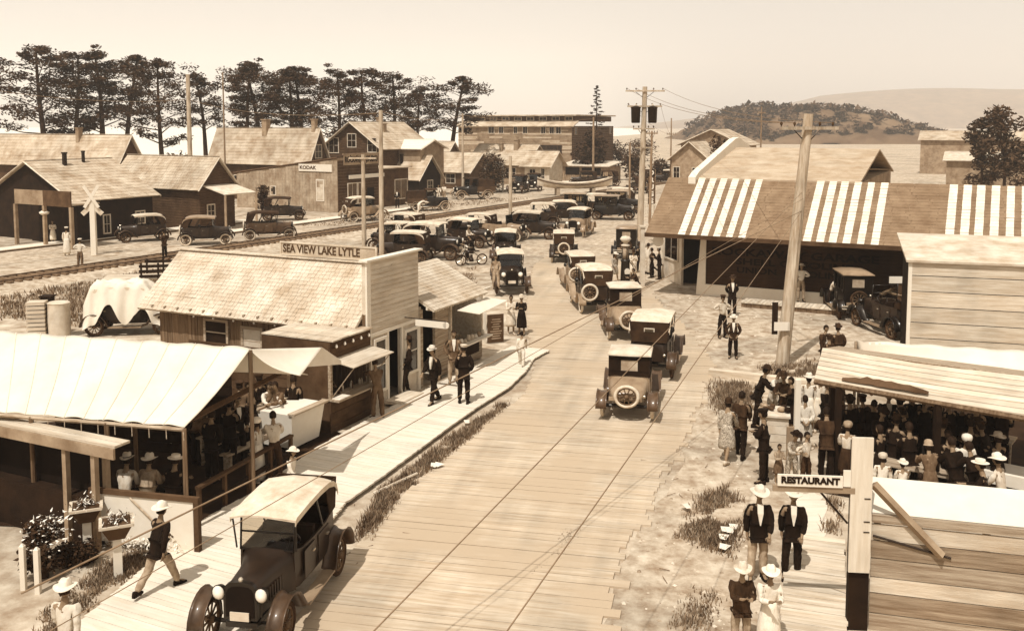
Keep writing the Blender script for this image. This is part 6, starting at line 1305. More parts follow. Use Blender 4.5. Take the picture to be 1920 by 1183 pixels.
# car under a white sheet, and the wagon behind it
tc(250, 622, 8, 'car hidden under a white sheet beside the shop wall', 1.05, 0, T_N, paint=M_black, fend=M_dusty, tyre=M_tyre)
q = P(250, 622); ca = Matrix.Translation(q) @ Matrix.Rotation(R_(8), 4, 'Z'); 
def drape(u, v):
    x = -1.75+3.1*u; y = -1.02+2.0*v; top_ = 2.16 if u < .74 else 2.16-(u-.74)*3.0
    if u < .1: top_ = 2.16-(.1-u)*9
    e = abs(v*2-1); z = top_-.06*e*e
    if e > .66: z = top_-.1-(e-.66)*(3.4+1.2*math.sin(u*14+v)) ; y *= 1+.06*math.sin(u*31)
    return ca @ Vector((x, y, max(.32+.2*math.sin(u*9), z+.05*math.sin(u*23+v*9)+.07*NZ.noise((u*9, v*5, 1))+.04*NZ.noise((u*22, v*14, 4)))))
tag(cloth('car_cover', drape, 64, 40, M_canvas, None), 'white sheet thrown over a car beside the shop wall', 'cover')
q = P(268, 556); wg = thing('hay_wagon', 'dark flat wagon with slatted rack behind the covered car', 'wagon', q, R_(12))
for i in range(6): b = MB(); b.box((0, -.7+i*.28, 1.0), (3.6, .24, .06)); b.build('bed_plank', M_pale, wg)
for y in (-.86, .86):
    for z in (1.15, 1.4, 1.65): b = MB(); b.box((.9, y, z), (1.8, .05, .14)); b.build('rack_board', M_dark, wg)
    for x in (.1, .9, 1.75): b = MB(); b.box((x, y, 1.4), (.09, .07, .8)); b.build('rack_post', M_dark, wg)
    for x in (-1.2, 1.2): w_ = link('wheel', TYRE, wg, (x, y*1.05, .42)); w_.scale = (1.1, 1, 1.1); link('rim', RIM, w_)
# barrel and bundles at the left edge behind the tent
q = P(112, 632); b = MB(); b.lathe([(.42, 0), (.44, .7), (.42, 1.4), (.44, 1.42), (.36, 1.46)], 16); t_ = tag(b.build('white_tub', M_offw, loc=q, smooth=True), 'tall white tub standing behind the tent at left', 'tub'); t_.data.set_sharp_from_angle(angle=R_(40))
q = P(72, 634); t_ = thing('crate_stack', 'slatted crate stack beside the white tub', 'crates', q, .2)
for i in range(9): b = MB(); b.box((0, 0, .09+i*.17), (.7, .6, .13)); b.build('slat_tray', M_pale, t_)
q = P(92, 628); b = MB(); b.box((0, 0, .8), (.4, .4, 1.6)); b.box((0, 0, 1.62), (.5, .5, .06)); tag(b.build('dark_chest', M_dark, loc=q), 'dark narrow cupboard between crates and white tub', 'cupboard')
# motorcycle
q = P(884, 498); mc = thing('motorcycle', 'dark motorcycle parked at the edge of the car row', 'motorcycle', q, R_(-160))
for x in (-.68, .68):
    b = MB(); b.ring(.32, .04, 22, 8, M=Matrix.Translation((x, 0, .36)) @ Matrix.Rotation(math.pi/2, 4, 'X')); w_ = b.build('wheel', M_tyre, mc, True)
    b = MB(); b.lathe([(0, -.06), (.05, -.05), (.05, .05), (0, .06)], 8, M=Matrix.Translation((x, 0, .36)) @ Matrix.Rotation(math.pi/2, 4, 'X'))
    for i in range(12): a = i*math.pi/6; b.tube([(x, 0, .36), (x+.31*math.cos(a), 0, .36+.31*math.sin(a))], .006, 4)
    b.build('spokes', M_chrome, w_)
b = MB(); b.tube([(.68, .06, .36), (.42, .06, .98)], .022, 6); b.tube([(.68, -.06, .36), (.42, -.06, .98)], .022, 6); b.tube([(.42, 0, .95), (-.2, 0, .78), (-.68, 0, .36)], .024, 6); b.tube([(.42, 0, .8), (.25, 0, .3), (-.15, 0, .3), (-.68, 0, .36)], .022, 6); b.build('frame', M_black, mc, True)
b = MB(); b.tube([(.34, 0, .88), (-.12, 0, .82)], [.09, .11], 8); b.build('tank', M_dusty, mc, True); b = MB(); b.lathe([(.14, .25), (.15, .4), (.09, .48), (.08, .68)], 10); b.build('engine', M_iron, mc)
b = MB(); b.tube([(.36, -.36, 1.02), (.44, -.15, 1.06), (.44, .15, 1.06), (.36, .36, 1.02)], .018, 6); b.build('handlebar', M_chrome, mc, True); b = MB(); b.loft([[(-.2, -.06, .84), (-.2, .06, .84), (-.2, 0, .9)], [(-.5, -.13, .86), (-.5, .13, .86), (-.5, 0, .93)]]); b.build('saddle', M_seat, mc)
b = MB(); b.lathe([(.03, -.1), (.08, 0), (.085, .02)], 10, M=Matrix.Translation((.5, 0, .95)) @ Matrix.Rotation(math.pi/2, 4, 'Y')); b.build('headlight', M_chrome, mc, True)
# ================================================================== people
def V3(*a): return Vector(a)
POSES = {
 # lean, (arm left, arm right): (forward, outward, elbow, inward), (leg left, leg right): (thigh forward, knee bend, outward)
 'stand': (2, (4, 8, 14, 8), (2, 8, 16, 8), (1, 2, 5), (-1, 2, 5)),
 'casual': (3, (10, 12, 42, 22), (-6, 20, 38, 30), (9, 14, 7), (-2, 0, 4)),
 'relaxed': (1, (14, 7, 26, 14), (-8, 9, 10, 4), (-3, 0, 4), (10, 12, 9)),
 'stroll': (4, (-18, 7, 16, 5), (20, 7, 24, 8), (17, 6, 2), (-15, 14, 2)),
 'stride': (8, (24, 8, 30, 8), (-26, 8, 20, 4), (-24, 22, 2), (29, 8, 2)),
 'folded': (2, (22, 10, 88, 62), (26, 10, 84, 58), (1, 2, 5), (-1, 2, 5)),
 'hips': (0, (-12, 48, 70, 75), (-12, 48, 70, 75), (1, 2, 6), (-1, 2, 6)),
 'behind': (2, (-24, 14, -6, 38), (-24, 14, -4, 38), (1, 2, 5), (-1, 2, 5)),
 'pockets': (1, (-4, 22, 34, 30), (-4, 22, 34, 30), (2, 3, 6), (-2, 3, 6)),
 'reach': (14, (58, 6, 26, 10), (50, 8, 34, 8), (6, 6, 4), (-6, 6, 4)),
 'counter': (18, (34, 8, 58, 18), (30, 8, 62, 18), (4, 4, 4), (-6, 4, 4)),
 'carry': (2, (18, 6, 92, 26), (22, 6, 90, 24), (3, 3, 4), (-2, 3, 4)),
 'bend': (58, (52, 8, 14, 4), (46, 8, 18, 4), (4, 10, 6), (-6, 8, 6)),
 'sit': (10, (26, 8, 56, 18), (22, 8, 60, 18), (82, 84, 8), (84, 86, 8)),
 'ride': (16, (52, 8, 20, 6), (50, 8, 24, 6), (58, 70, 16), (52, 66, 16)),
 'lean': (-6, (10, 10, 40, 20), (-6, 10, 12, 10), (14, 2, 4), (6, 18, 4)),
}
def skeleton(pose):
    lean, aL, aR, lL, lR = POSES[pose]; J = {}; le = R_(lean); T = Matrix.Rotation(le, 3, 'Y')
    pel = V3(0, 0, .93); J['pel'] = pel
    for n, z in (('hem', -.10), ('waist', .13), ('chest', .34), ('neckb', .50), ('neck', .565), ('headb', .61)): J[n] = pel+(T @ V3(0, 0, z))
    hp = Matrix.Rotation(le*.45+R_(4), 3, 'Y'); J['head'] = J['neck']+hp @ V3(.015, 0, .135); J['_hrot'] = hp
    for s, a, sd in ((1, aL, 'L'), (-1, aR, 'R')):
        sh = pel+T @ V3(0, s*.175, .455); f, o, e, i = map(R_, a); base = le*.35
        up = V3(math.sin(f+base)*math.cos(o), s*math.sin(o), -math.cos(f+base)*math.cos(o)); el = sh+up*.285
        k = f+base+e; fo = V3(math.sin(k)*math.cos(i), -s*math.sin(i), -math.cos(k)*math.cos(i)).normalized(); wr = el+fo*.245; J['sh'+sd], J['el'+sd], J['wr'+sd] = sh, el, wr; J['fo'+sd] = fo
    for s, l, sd in ((1, lL, 'L'), (-1, lR, 'R')):
        t, kn, o = map(R_, l); hip = pel+V3(0, s*.088, -.03); th = V3(math.sin(t), s*math.sin(o)*.6, -math.cos(t)).normalized(); k_ = hip+th*.43; sk = V3(math.sin(t-kn), s*math.sin(o)*.2, -math.cos(t-kn)).normalized(); an = k_+sk*.40
        J['hip'+sd], J['kn'+sd], J['an'+sd] = hip, k_, an; J['toe'+sd] = an+V3(.15, s*.03, -.055 if kn-t < .6 else -.12)
    dz = .085-min(J['anL'].z, J['anR'].z)
    for k in J:
        if isinstance(J[k], Vector) and not k.startswith('fo'): J[k] = J[k]+V3(0, 0, dz)
    return J
SKEL = {k: skeleton(k) for k in POSES}
PENDING = {}; PM = {}
def skin_job(key, J, nodes, edges):
    names = list(nodes); me = bpy.data.meshes.new('sk'); me.from_pydata([nodes[n][0] for n in names], [(names.index(a), names.index(b)) for a, b in edges], [])
    o = bpy.data.objects.new('sk', me); C.objects.link(o); m = o.modifiers.new('s', 'SKIN'); m.use_smooth_shade = True; m.branch_smoothing = .4
    for i, n in enumerate(names): r = nodes[n][1]; d = me.skin_vertices[0].data[i]; d.radius = (r, r); d.use_root = (i == 0)
    sub = o.modifiers.new('u', 'SUBSURF'); sub.levels = 1 if key[1] == 'body' else 2; sub.render_levels = 2; PENDING[key] = (o, J)
def jobs(pose):
    J = SKEL[pose]; L = ('L', 'R')
    n = {'pel': (J['pel'], .125), 'waist': (J['waist'], .112), 'chest': (J['chest'], .135), 'neckb': (J['neckb'], .066), 'neck': (J['neck'], .052), 'headb': (J['headb'], .055)}; e = [('pel', 'waist'), ('waist', 'chest'), ('chest', 'neckb'), ('neckb', 'neck'), ('neck', 'headb')]
    for s in L:
        n.update({'sh'+s: (J['sh'+s], .056), 'el'+s: (J['el'+s], .042), 'wr'+s: (J['wr'+s], .029), 'pa'+s: (J['wr'+s]+J['fo'+s]*.075, .036), 'hip'+s: (J['hip'+s], .085), 'kn'+s: (J['kn'+s], .06), 'an'+s: (J['an'+s], .04), 'toe'+s: (J['toe'+s], .035)})
        e += [('chest', 'sh'+s), ('sh'+s, 'el'+s), ('el'+s, 'wr'+s), ('wr'+s, 'pa'+s), ('pel', 'hip'+s), ('hip'+s, 'kn'+s), ('kn'+s, 'an'+s), ('an'+s, 'toe'+s)]
    skin_job((pose, 'body'), J, n, e)
    for kind, g, hem in (('jacket', .03, True), ('shirt', .018, False)):
        n = {'pel': (J['pel'], .14+g), 'waist': (J['waist'], .118+g), 'chest': (J['chest'], .142+g), 'neckb': (J['neckb']-V3(0, 0, .02), .075+g*.6)}; e = [('pel', 'waist'), ('waist', 'chest'), ('chest', 'neckb')]
        if hem: n['hem'] = (J['hem'] if not pose in ('sit', 'ride') else J['pel']-V3(0, 0, .05), .155+g); e.append(('hem', 'pel'))
        for s in L: n.update({'sh'+s: (J['sh'+s], .064+g*.7), 'el'+s: (J['el'+s], .05+g*.6), 'wr'+s: (J['wr'+s]-J['fo'+s]*.01, .036+g*.5)}); e += [('chest', 'sh'+s), ('sh'+s, 'el'+s), ('el'+s, 'wr'+s)]
        skin_job((pose, kind), J, n, e)
    n = {'pel': (J['pel'], .148), 'waist': (J['waist'], .126)}; e = [('waist', 'pel')]
    for s in L: n.update({'hip'+s: (J['hip'+s], .108), 'kn'+s: (J['kn'+s], .085), 'an'+s: (J['an'+s]+V3(0, 0, .0), .068)}); e += [('pel', 'hip'+s), ('hip'+s, 'kn'+s), ('kn'+s, 'an'+s)]
    skin_job((pose, 'trousers'), J, n, e)
for p_ in POSES: jobs(p_)
dg = bpy.context.evaluated_depsgraph_get()
def squash(me, J, k=.74):
    """people are wider than deep: flatten the trunk towards its own axis"""
    a, b = J['hem'], J['neckb']; ax = (b-a); L2_ = ax.length_squared
    fw = V3(ax.z, 0, -ax.x).normalized()
    for v in me.vertices:
        t = max(-.1, min(1, (v.co-a).dot(ax)/L2_)); c = a+ax*t; d = v.co-c
        if abs(d.y) < .19 and abs(d.dot(fw)) < .21 and -.05 < (v.co-a).dot(ax)/L2_ < 1.0: v.co -= fw*d.dot(fw)*(1-k)
for key, (o, J) in PENDING.items():
    me = bpy.data.meshes.new_from_object(o.evaluated_get(dg)); me.name = key[1]; squash(me, J); PM[key] = me
    if key[1] != 'body':                                                  # creases in the cloth
        for v in me.vertices: v.co += v.normal*(.013*NZ.noise(v.co*11+Vector((hash(key[0]) % 7, 0, 0)))+.010*NZ.noise(Vector((v.co.x*8, v.co.y*8, v.co.z*26))))
for key, (o, J) in PENDING.items(): m_ = o.data; bpy.data.objects.remove(o); bpy.data.meshes.remove(m_)
PENDING.clear()
def head_geo():
    """a head with brow, nose, mouth, chin and ears, facing +x"""
    b = MB(); n, m = 18, 14; vs = []
    for j in range(m+1):
        ph = math.pi*j/m-math.pi/2
        for i in range(n):
            th = 2*math.pi*i/n; x, y, z = math.cos(ph)*math.cos(th), math.cos(ph)*math.sin(th), math.sin(ph); w = 1-.28*max(0, -z)**1.2; X, Y, Z = x*.098*(1 if x < 0 else .96)*(w+.12*max(0, -z)), y*.077*w, z*.122
            if x > 0:
                c = max(0, 1-abs(y)*3.2); X += .026*c*max(0, 1-abs(z+.12)*4.5)+.010*c*max(0, 1-abs(z+.45)*6)+.016*max(0, 1-abs(y)*2)*max(0, 1-abs(z+.78)*4); X -= .010*max(0, 1-abs(abs(y)-.38)*5)*max(0, 1-abs(z-.08)*7)
            vs.append((X, Y, Z))
    b.add(vs, [(j*n+i, j*n+(i+1) % n, (j+1)*n+(i+1) % n, (j+1)*n+i) for j in range(m) for i in range(n)], 0)
    for s in (-1, 1):
        b.lathe([(0, -.006), (.011, 0), (0, .006)], 7, 1, Matrix.Translation((.079, s*.03, .012)) @ Matrix.Rotation(math.pi/2, 4, 'Y'))
        b.box((.082, s*.03, .032), (.012, .034, .007), 1); b.lathe([(.006, -.012), (.024, 0), (.018, .012), (0, .014)], 8, 0, Matrix.Translation((-.005, s*.074, .0)) @ Matrix.Rotation(s*math.pi/2, 4, 'X') @ Matrix.Scale(1.4, 4, (0, 1, 0)))
    b.box((.088, 0, -.057), (.012, .042, .007), 1); return b
HEAD = head_geo()
def hand_geo(mb, wr, fo, s):
    side = fo.cross(V3(0, 0, 1)); side = side.normalized() if side.length > .2 else V3(1, 0, 0)
    if abs(fo.z) > .8: side = V3(1, 0, 0)
    side = (side-fo*side.dot(fo)).normalized(); nrm = fo.cross(side).normalized()*(1 if s > 0 else -1)
    pal = wr+fo*.085
    for i, (o_, l) in enumerate(((-.030, .065), (-.010, .078), (.010, .072), (.030, .055))):
        a = pal+side*o_; b_ = a+fo*l*.55+nrm*.006; c = b_+fo*l*.4+nrm*.028; mb.tube([a-fo*.02, a, b_, c], [.011, .010, .009, .007], 6)
    a = wr+fo*.04+side*.03; mb.tube([a, a+side*.028+fo*.026, a+side*.03+fo*.06+nrm*.01], [.012, .011, .008], 6)
BODY = {}
def body_mesh(pose):
    if pose in BODY: return BODY[pose]
    J = SKEL[pose]; src = PM[(pose, 'body')]; mb = MB(); mb.add([v.co for v in src.vertices], [tuple(p.vertices) for p in src.polygons], 0)
    H = Matrix.Translation(J['head']) @ J['_hrot'].to_4x4(); mb.v += [tuple(H @ Vector(v)) for v in HEAD.v]; off = len(mb.v)-len(HEAD.v); mb.f += [tuple(i+off for i in f) for f in HEAD.f]; mb.m += HEAD.m
    for s, sd in ((1, 'L'), (-1, 'R')): hand_geo(mb, J['wr'+sd], J['fo'+sd], s)
    BODY[pose] = mb.mesh('body', [M_skin, M_hair], True); return BODY[pose]
def oval(prof, n=20, sx=1.15, sy=1.0): return [[(r*sx*math.cos(2*math.pi*k/n), r*sy*math.sin(2*math.pi*k/n), z) for k in range(n)] for r, z in prof]
def hat_mesh(kind):
    b = MB()
    if kind == 'boater': b.loft(oval([(.155, .0), (.16, .008), (.092, .012), (.09, .075), (.085, .082), (0.01, .082)], 20))
    elif kind == 'fedora': b.loft(oval([(.148, .012), (.15, .02), (.1, .008), (.09, .02), (.088, .10), (.07, .125), (.02, .108)], 20))
    elif kind == 'sun': b.loft(oval([(.172, -.01), (.174, -.002), (.13, .0), (.095, .015), (.09, .08), (.06, .115), (.01, .12)], 22))
    elif kind == 'cap': b.loft(oval([(.088, -.005), (.094, .02), (.112, .05), (.108, .066), (.07, .078), (.01, .08)], 18, 1.2, 1.05)); b.loft([[(.08, -.06, .008), (.08, .06, .008), (.08, .05, .02), (.08, -.05, .02)], [(.165, -.03, -.012), (.165, .03, -.012), (.165, .03, -.004), (.165, -.03, -.004)]])
    elif kind == 'cloche': b.loft(oval([(.118, -.045), (.12, -.035), (.1, -.02), (.1, .04), (.08, .085), (.04, .105), (.005, .108)], 20))
    elif kind == 'bonnet': b.loft(oval([(.1, -.05), (.112, -.02), (.118, .03), (.1, .075), (.05, .1), (.005, .104)], 18, 1.12, 1.05))
    me = b.mesh('hat', M_white, True)
    if kind in ('fedora', 'sun'):
        for v in me.vertices:
            r = math.hypot(v.co.x, v.co.y)
            if r > .12: v.co.z -= .02*math.cos(2*math.atan2(v.co.y, v.co.x))*min(1, (r-.11)/.05)
            elif v.co.z > .07: v.co.z -= .02*max(0, 1-abs(v.co.y)/.05)
    me.set_sharp_from_angle(angle=R_(50)); return me
HATS = {k: hat_mesh(k) for k in ('boater', 'fedora', 'sun', 'cap', 'cloche', 'bonnet')}
_b = MB(); _b.loft(oval([(.087, .012), (.092, .022), (.09, .04), (.086, .042)], 20)); HATBAND = _b.mesh('hat_band', M_dark, True)
def hair_mesh(long):
    b = MB(); n, m = 16, 8; vs = []
    for j in range(m+1):
        ph = math.pi/2*(1-j/m*(1.55 if long else 1.28))
        for i in range(n):
            th = 2*math.pi*i/n; x, y, z = math.cos(ph)*math.cos(th), math.cos(ph)*math.sin(th), math.sin(ph)
            if x > .25 and z < .5: z = .5+.1*math.cos(th); 
            vs.append((x*.108-.006, y*.088, z*.13+.002))
    b.add(vs, [(j*n+i, (j+1)*n+i, (j+1)*n+(i+1) % n, j*n+(i+1) % n) for j in range(m) for i in range(n)]); return b.mesh('hair', M_hair, True)
HAIR = (hair_mesh(False), hair_mesh(True))
def shoe_mesh():
    b = MB(); b.loft([[(x, -w, 0), (x, w, 0), (x, w*.8, h), (x, -w*.8, h)] for x, w, h in ((-.085, .03, .075), (-.06, .04, .11), (.03, .043, .1), (.1, .047, .06), (.16, .04, .045), (.19, .02, .03))]); return b.mesh('shoe', M_black, True)
SHOE = shoe_mesh()
SK = {}
def skirt_mesh(pose, hem, flare):
    k = (pose, hem, flare)
    if k in SK: return SK[k]
    J = SKEL[pose]; b = MB(); w = J['waist']; secs = []; n = 22; foot = (J['knL']+J['knR'])/2
    for i in range(8):
        t = i/7; z = w.z+(hem-w.z)*t; r = .125+(.155+flare-.125)*min(1, t*1.6)**.8+flare*.25*t; cx = w.x+(foot.x-w.x)*min(1, t*1.5)*.8; cy = 0
        secs.append([(cx+r*.85*math.cos(2*math.pi*q/n)*(1+.05*t*math.sin(q*5)), cy+r*1.05*math.sin(2*math.pi*q/n)*(1+.05*t*math.cos(q*5)), z) for q in range(n)])
    b.loft(secs); SK[k] = b.mesh('skirt', M_white, True); return SK[k]
_b = MB(); _b.loft([[(.118, -.055, 1.46), (.118, .055, 1.46), (.09, .055, 1.46), (.09, -.055, 1.46)], [(.155, -.05, 1.3), (.155, .05, 1.3), (.1, .05, 1.3), (.1, -.05, 1.3)], [(.158, -.008, 1.08), (.158, .008, 1.08), (.1, .008, 1.08), (.1, -.008, 1.08)]]); SFRONT = _b.mesh('shirt_front', M_white)
def over(o, m): o.material_slots[0].link = 'OBJECT'; o.material_slots[0].material = m; return o
def sized(par, me, name, m, loc=None, rot=None):
    o = link(name, me, par, loc)
    if not len(me.materials): me.materials.append(M_white)
    if rot is not None: o.rotation_euler = rot
    return over(o, m)
def cloth_mat(n, v, dv): return mat(n, v, dv, 7, bump=.9, fine=15, stretch=(1, 1, .45), rnd=.14)
CW = {'w': cloth_mat('white cloth', .84, .07), 'o': cloth_mat('pale cloth', .77, .09), 't': cloth_mat('tan cloth', .58, .1), 'g': cloth_mat('grey cloth', .38, .09), 'b': cloth_mat('brown cloth', .2, .07), 'k': cloth_mat('black cloth', .085, .045), 'p': mat('flowered cloth', .5, .28, 26)}
NP = 0
def person(label, px, py, head, pose='stand', top='jacket', tc='k', bc='k', hat=None, hc='w', h=1.75, front=True, z=0.0, hem=None, flare=.05, group=None, at=None):
    """top: jacket, shirt, dress; tc / bc upper and lower cloth; hem: skirt length for women"""
    global NP; NP += 1
    if pose == 'stand' and hem is None: pose = random.choice(('stand', 'casual', 'relaxed'))
    q = at if at is not None else P(px, py); t = thing('person', label, 'person', (q.x, q.y, z), R_(head), group); s = h/1.75; t.scale = (s, s, s*1.0); J = SKEL[pose]
    link('body', body_mesh(pose), t)
    if hem is not None: sized(t, PM[(pose, 'shirt')], 'blouse', CW[tc]); sized(t, skirt_mesh(pose, hem, flare), 'skirt', CW[bc])
    else:
        sized(t, PM[(pose, top)], top, CW[tc]); sized(t, PM[(pose, 'trousers')], 'trousers', CW[bc])
        if top == 'jacket' and front and pose in ('stand', 'casual', 'relaxed', 'stroll', 'behind', 'pockets'): link('shirt_front', SFRONT, t, (0, 0, J['pel'].z-.93))
    for sd in 'LR':
        a = J['an'+sd]; d = J['toe'+sd]-a; sized(t, SHOE, 'shoe', CW['k'] if hem is None or tc == 'k' else CW['o'], (a.x, a.y, max(0, a.z-.085)), (0, 0, math.atan2(d.y, d.x)))
    H = J['_hrot'].to_euler(); hd = J['head']
    o = link('hair', HAIR[1 if hem is not None else 0], t, hd); o.rotation_euler = H
    if hat:
        off = J['_hrot'] @ V3(-.004, 0, .058); o = sized(t, HATS[hat], 'hat', CW[hc], hd+off, (H.x+random.uniform(-.09, .09), H.y-.06+random.uniform(-.1, .12), random.uniform(-.3, .3)))
        if hat in ('boater', 'fedora', 'sun') and hc in 'wot': link('hat_band', HATBAND, o)
    if random.random() < .5: t.rotation_euler.z += R_(random.uniform(-6, 6))
    return t
pp = person
# ---- the planked walk and shop fronts
pp('man in white hat, dark jacket and pale trousers striding along the walk at front left', 300, 1122, 62, 'stride', 'jacket', 'k', 't', 'sun', 'w', 1.68, z=.14)
pp('person in white hat and white shirt with dark waistcoat at the bottom left corner', 128, 1297, 80, 'stand', 'shirt', 'w', 'k', 'sun', 'w', 1.72)
pp('woman in long white dress and white cap standing at the dining rail', 486, 905, 165, 'stand', 'shirt', 'w', 'w', 'bonnet', 'w', 1.58, hem=.12, flare=.03)
pp('man in light shirt and dark trousers beside the woman in long white', 516, 902, 110, 'counter', 'shirt', 'o', 'b', None, h=1.7)
pp('child in white blouse and white hat walking below the white counter', 547, 948, -20, 'stroll', 'shirt', 'w', 'w', 'sun', 'w', 1.36, hem=.5)
bench('plank bench under the three hatted men behind the white panel', P(205, 972), (P(350, 976)-P(205, 972)).normalized(), (P(350, 976)-P(205, 972)).length)
for px, lab, tcx, ht in ((236, 'seated man in pale shirt and white felt hat, left of three', 'o', 'fedora'), (278, 'seated man in tan coat and pale hat, middle of three', 't', 'sun'), (326, 'seated man in dark coat and white straw boater, right of three', 'k', 'boater')): pp(lab, px, 972, 78, 'sit', 'jacket' if tcx != 'o' else 'shirt', tcx, 'k', ht, 'w', 1.78, z=-.02)
pp('man in overalls reaching over the snack stall counter', 708, 789, 118, 'reach', 'shirt', 'g', 'g', None, h=1.78, z=.05)
pp('man in dark suit and dark hat leaning in the shop doorway', 764, 742, 200, 'lean', 'jacket', 'k', 'k', 'fedora', 'b', 1.8, z=.1)
pp('man in dark coat and pale hat just behind the man in the doorway', 772, 730, 190, 'stand', 'jacket', 'b', 'k', 'fedora', 'o', 1.75, z=.1)
pp('man in dark overcoat and pale felt hat walking in front of the shops', 814, 764, -128, 'stroll', 'jacket', 'k', 'k', 'fedora', 'w', 1.76, z=.14)
pp('man in open light suit facing the camera outside the lunch counter', 851, 727, -82, 'pockets', 'jacket', 'g', 't', None, h=1.78, z=.14)
pp('man in dark suit and pale cap standing with his back turned on the walk', 870, 765, 88, 'stand', 'jacket', 'k', 'k', 'cap', 'o', 1.8, z=.14)
pp('child in white walking off the end of the planked walk', 978, 692, 75, 'stroll', 'shirt', 'w', 'w', None, h=1.3, z=.05)
pp('woman in pale blouse and light skirt by the road, left of two', 958, 626, -78, 'carry', 'shirt', 'o', 'o', None, h=1.62, hem=.36)
pp('woman in dark dress with white collar beside the pale woman', 978, 628, -105, 'carry', 'shirt', 'k', 'k', 'cloche', 'o', 1.66, hem=.34)
# ---- right side, before the garage
pp('man in long dark coat with white front standing before the garage boardwalk', 1372, 594, -92, 'behind', 'jacket', 'k', 'k', 'fedora', 'b', 1.85)
pp('man in striped shirt and dark trousers left of the straw hatted youth', 1354, 634, -75, 'hips', 'shirt', 'o', 'k', 'cap', 'b', 1.75)
pp('youth in straw boater, dark jacket and white tie standing on bare ground', 1374, 672, -95, 'pockets', 'jacket', 'b', 'k', 'boater', 'w', 1.62)
pp('man in white shirt and boater with hands on hips by the garage wall', 1501, 573, -92, 'hips', 'shirt', 'w', 't', 'boater', 'o', 1.8, z=.2)
pp('man in white cap stooping behind the left side of the sedan', 1557, 582, -40, 'counter', 'shirt', 'o', 'k', 'cap', 'w', 1.7)
pp('man in straw boater standing behind the sedan', 1592, 568, -95, 'stand', 'jacket', 'b', 'k', 'boater', 'o', 1.85)
pp('man in pale shirt at the right front of the sedan', 1622, 574, -120, 'carry', 'shirt', 'o', 'k', None, h=1.7)
pp('dark haired man bending over the open car by the pale wall', 1648, 592, -30, 'bend', 'shirt', 't', 'k', None, h=1.75)
pp('bareheaded man in dark coat at the left end of the plank roof', 1545, 700, -60, 'stand', 'jacket', 'b', 'k', None, h=1.7)
pp('man in dark cap in front of the pair at the plank roof end', 1553, 716, 120, 'stand', 'jacket', 'b', 'k', 'cap', 'b', 1.6)
pp('man in brown hat right of the pair at the plank roof end', 1570, 704, 100, 'stand', 'jacket', 'b', 'k', 'fedora', 'b', 1.75)
# ---- round the fruit stand
pp('man in dark suit and hat leaning over the fruit stand', 1420, 800, -8, 'counter', 'jacket', 'k', 'k', 'fedora', 'b', 1.78)
pp('vendor in white shirt behind the fruit stand', 1448, 796, -60, 'counter', 'shirt', 'w', 'o', None, h=1.7)
pp('man in dark coat and brimmed hat behind the fruit on the stand', 1470, 806, -120, 'counter', 'jacket', 'b', 'k', 'fedora', 'b', 1.72)
pp('woman with dark bobbed hair beside the slim white post', 1483, 812, 200, 'carry', 'shirt', 'k', 'k', None, h=1.6, hem=.35)
pp('woman in flowered dress seen from behind on the weedy bank', 1362, 866, 55, 'stroll', 'shirt', 'p', 'p', 'cloche', 'b', 1.66, hem=.4, flare=.06)
pp('man in brown suit walking beside the woman in the flowered dress', 1388, 856, 70, 'stroll', 'jacket', 'b', 'k', None, h=1.74)
pp('man in flat cap and dark suit standing alone with folded arms', 1431, 905, 150, 'folded', 'jacket', 'k', 'k', 'cap', 'k', 1.8)
pp('child in pale frock crouching left of the boys above the sign', 1459, 908, -70, 'carry', 'shirt', 't', 'g', None, h=1.0, hem=.5)
pp('boy in dark brimmed hat and patterned overalls above the sign', 1484, 912, -80, 'counter', 'shirt', 'p', 'p', 'sun', 'k', 1.42)
pp('boy in pale shirt and dark trousers right of the patterned boy', 1510, 914, -60, 'hips', 'shirt', 'o', 'b', None, h=1.36)
pp('woman in white blouse and skirt with hands behind her back', 1508, 846, 85, 'behind', 'shirt', 'w', 'w', None, h=1.5, hem=.5)
pp('woman in white dress and wide white hat by the white post', 1514, 810, 70, 'stand', 'shirt', 'w', 'w', 'sun', 'w', 1.64, hem=.35)
pp('woman in cream dress right of the wide white hat', 1536, 812, 60, 'stand', 'shirt', 'o', 'o', None, h=1.68, hem=.35)
pp('man in black coat standing at the first post of the eating shed', 1548, 836, -60, 'carry', 'jacket', 'k', 'k', 'fedora', 'k', 1.78)
pp('big man in brown coat with his back to the camera', 1548, 902, 80, 'counter', 'jacket', 'b', 'k', None, h=1.8)
pp('woman in striped pale blouse just left of the broad sign board', 1586, 912, 60, 'carry', 'shirt', 'o', 'b', 'bonnet', 't', 1.55, hem=.4)
pp('woman in white hat bending under the low end of the plank roof', 1572, 800, -30, 'stand', 'shirt', 'b', 'b', 'sun', 'w', 1.66, hem=.4)
ORD = ['first', 'second', 'third', 'fourth', 'fifth', 'sixth', 'seventh', 'eighth', 'ninth', 'tenth', 'eleventh', 'twelfth', 'thirteenth', 'fourteenth', 'fifteenth']
G_ = 'people standing in the shade of the eating shed'
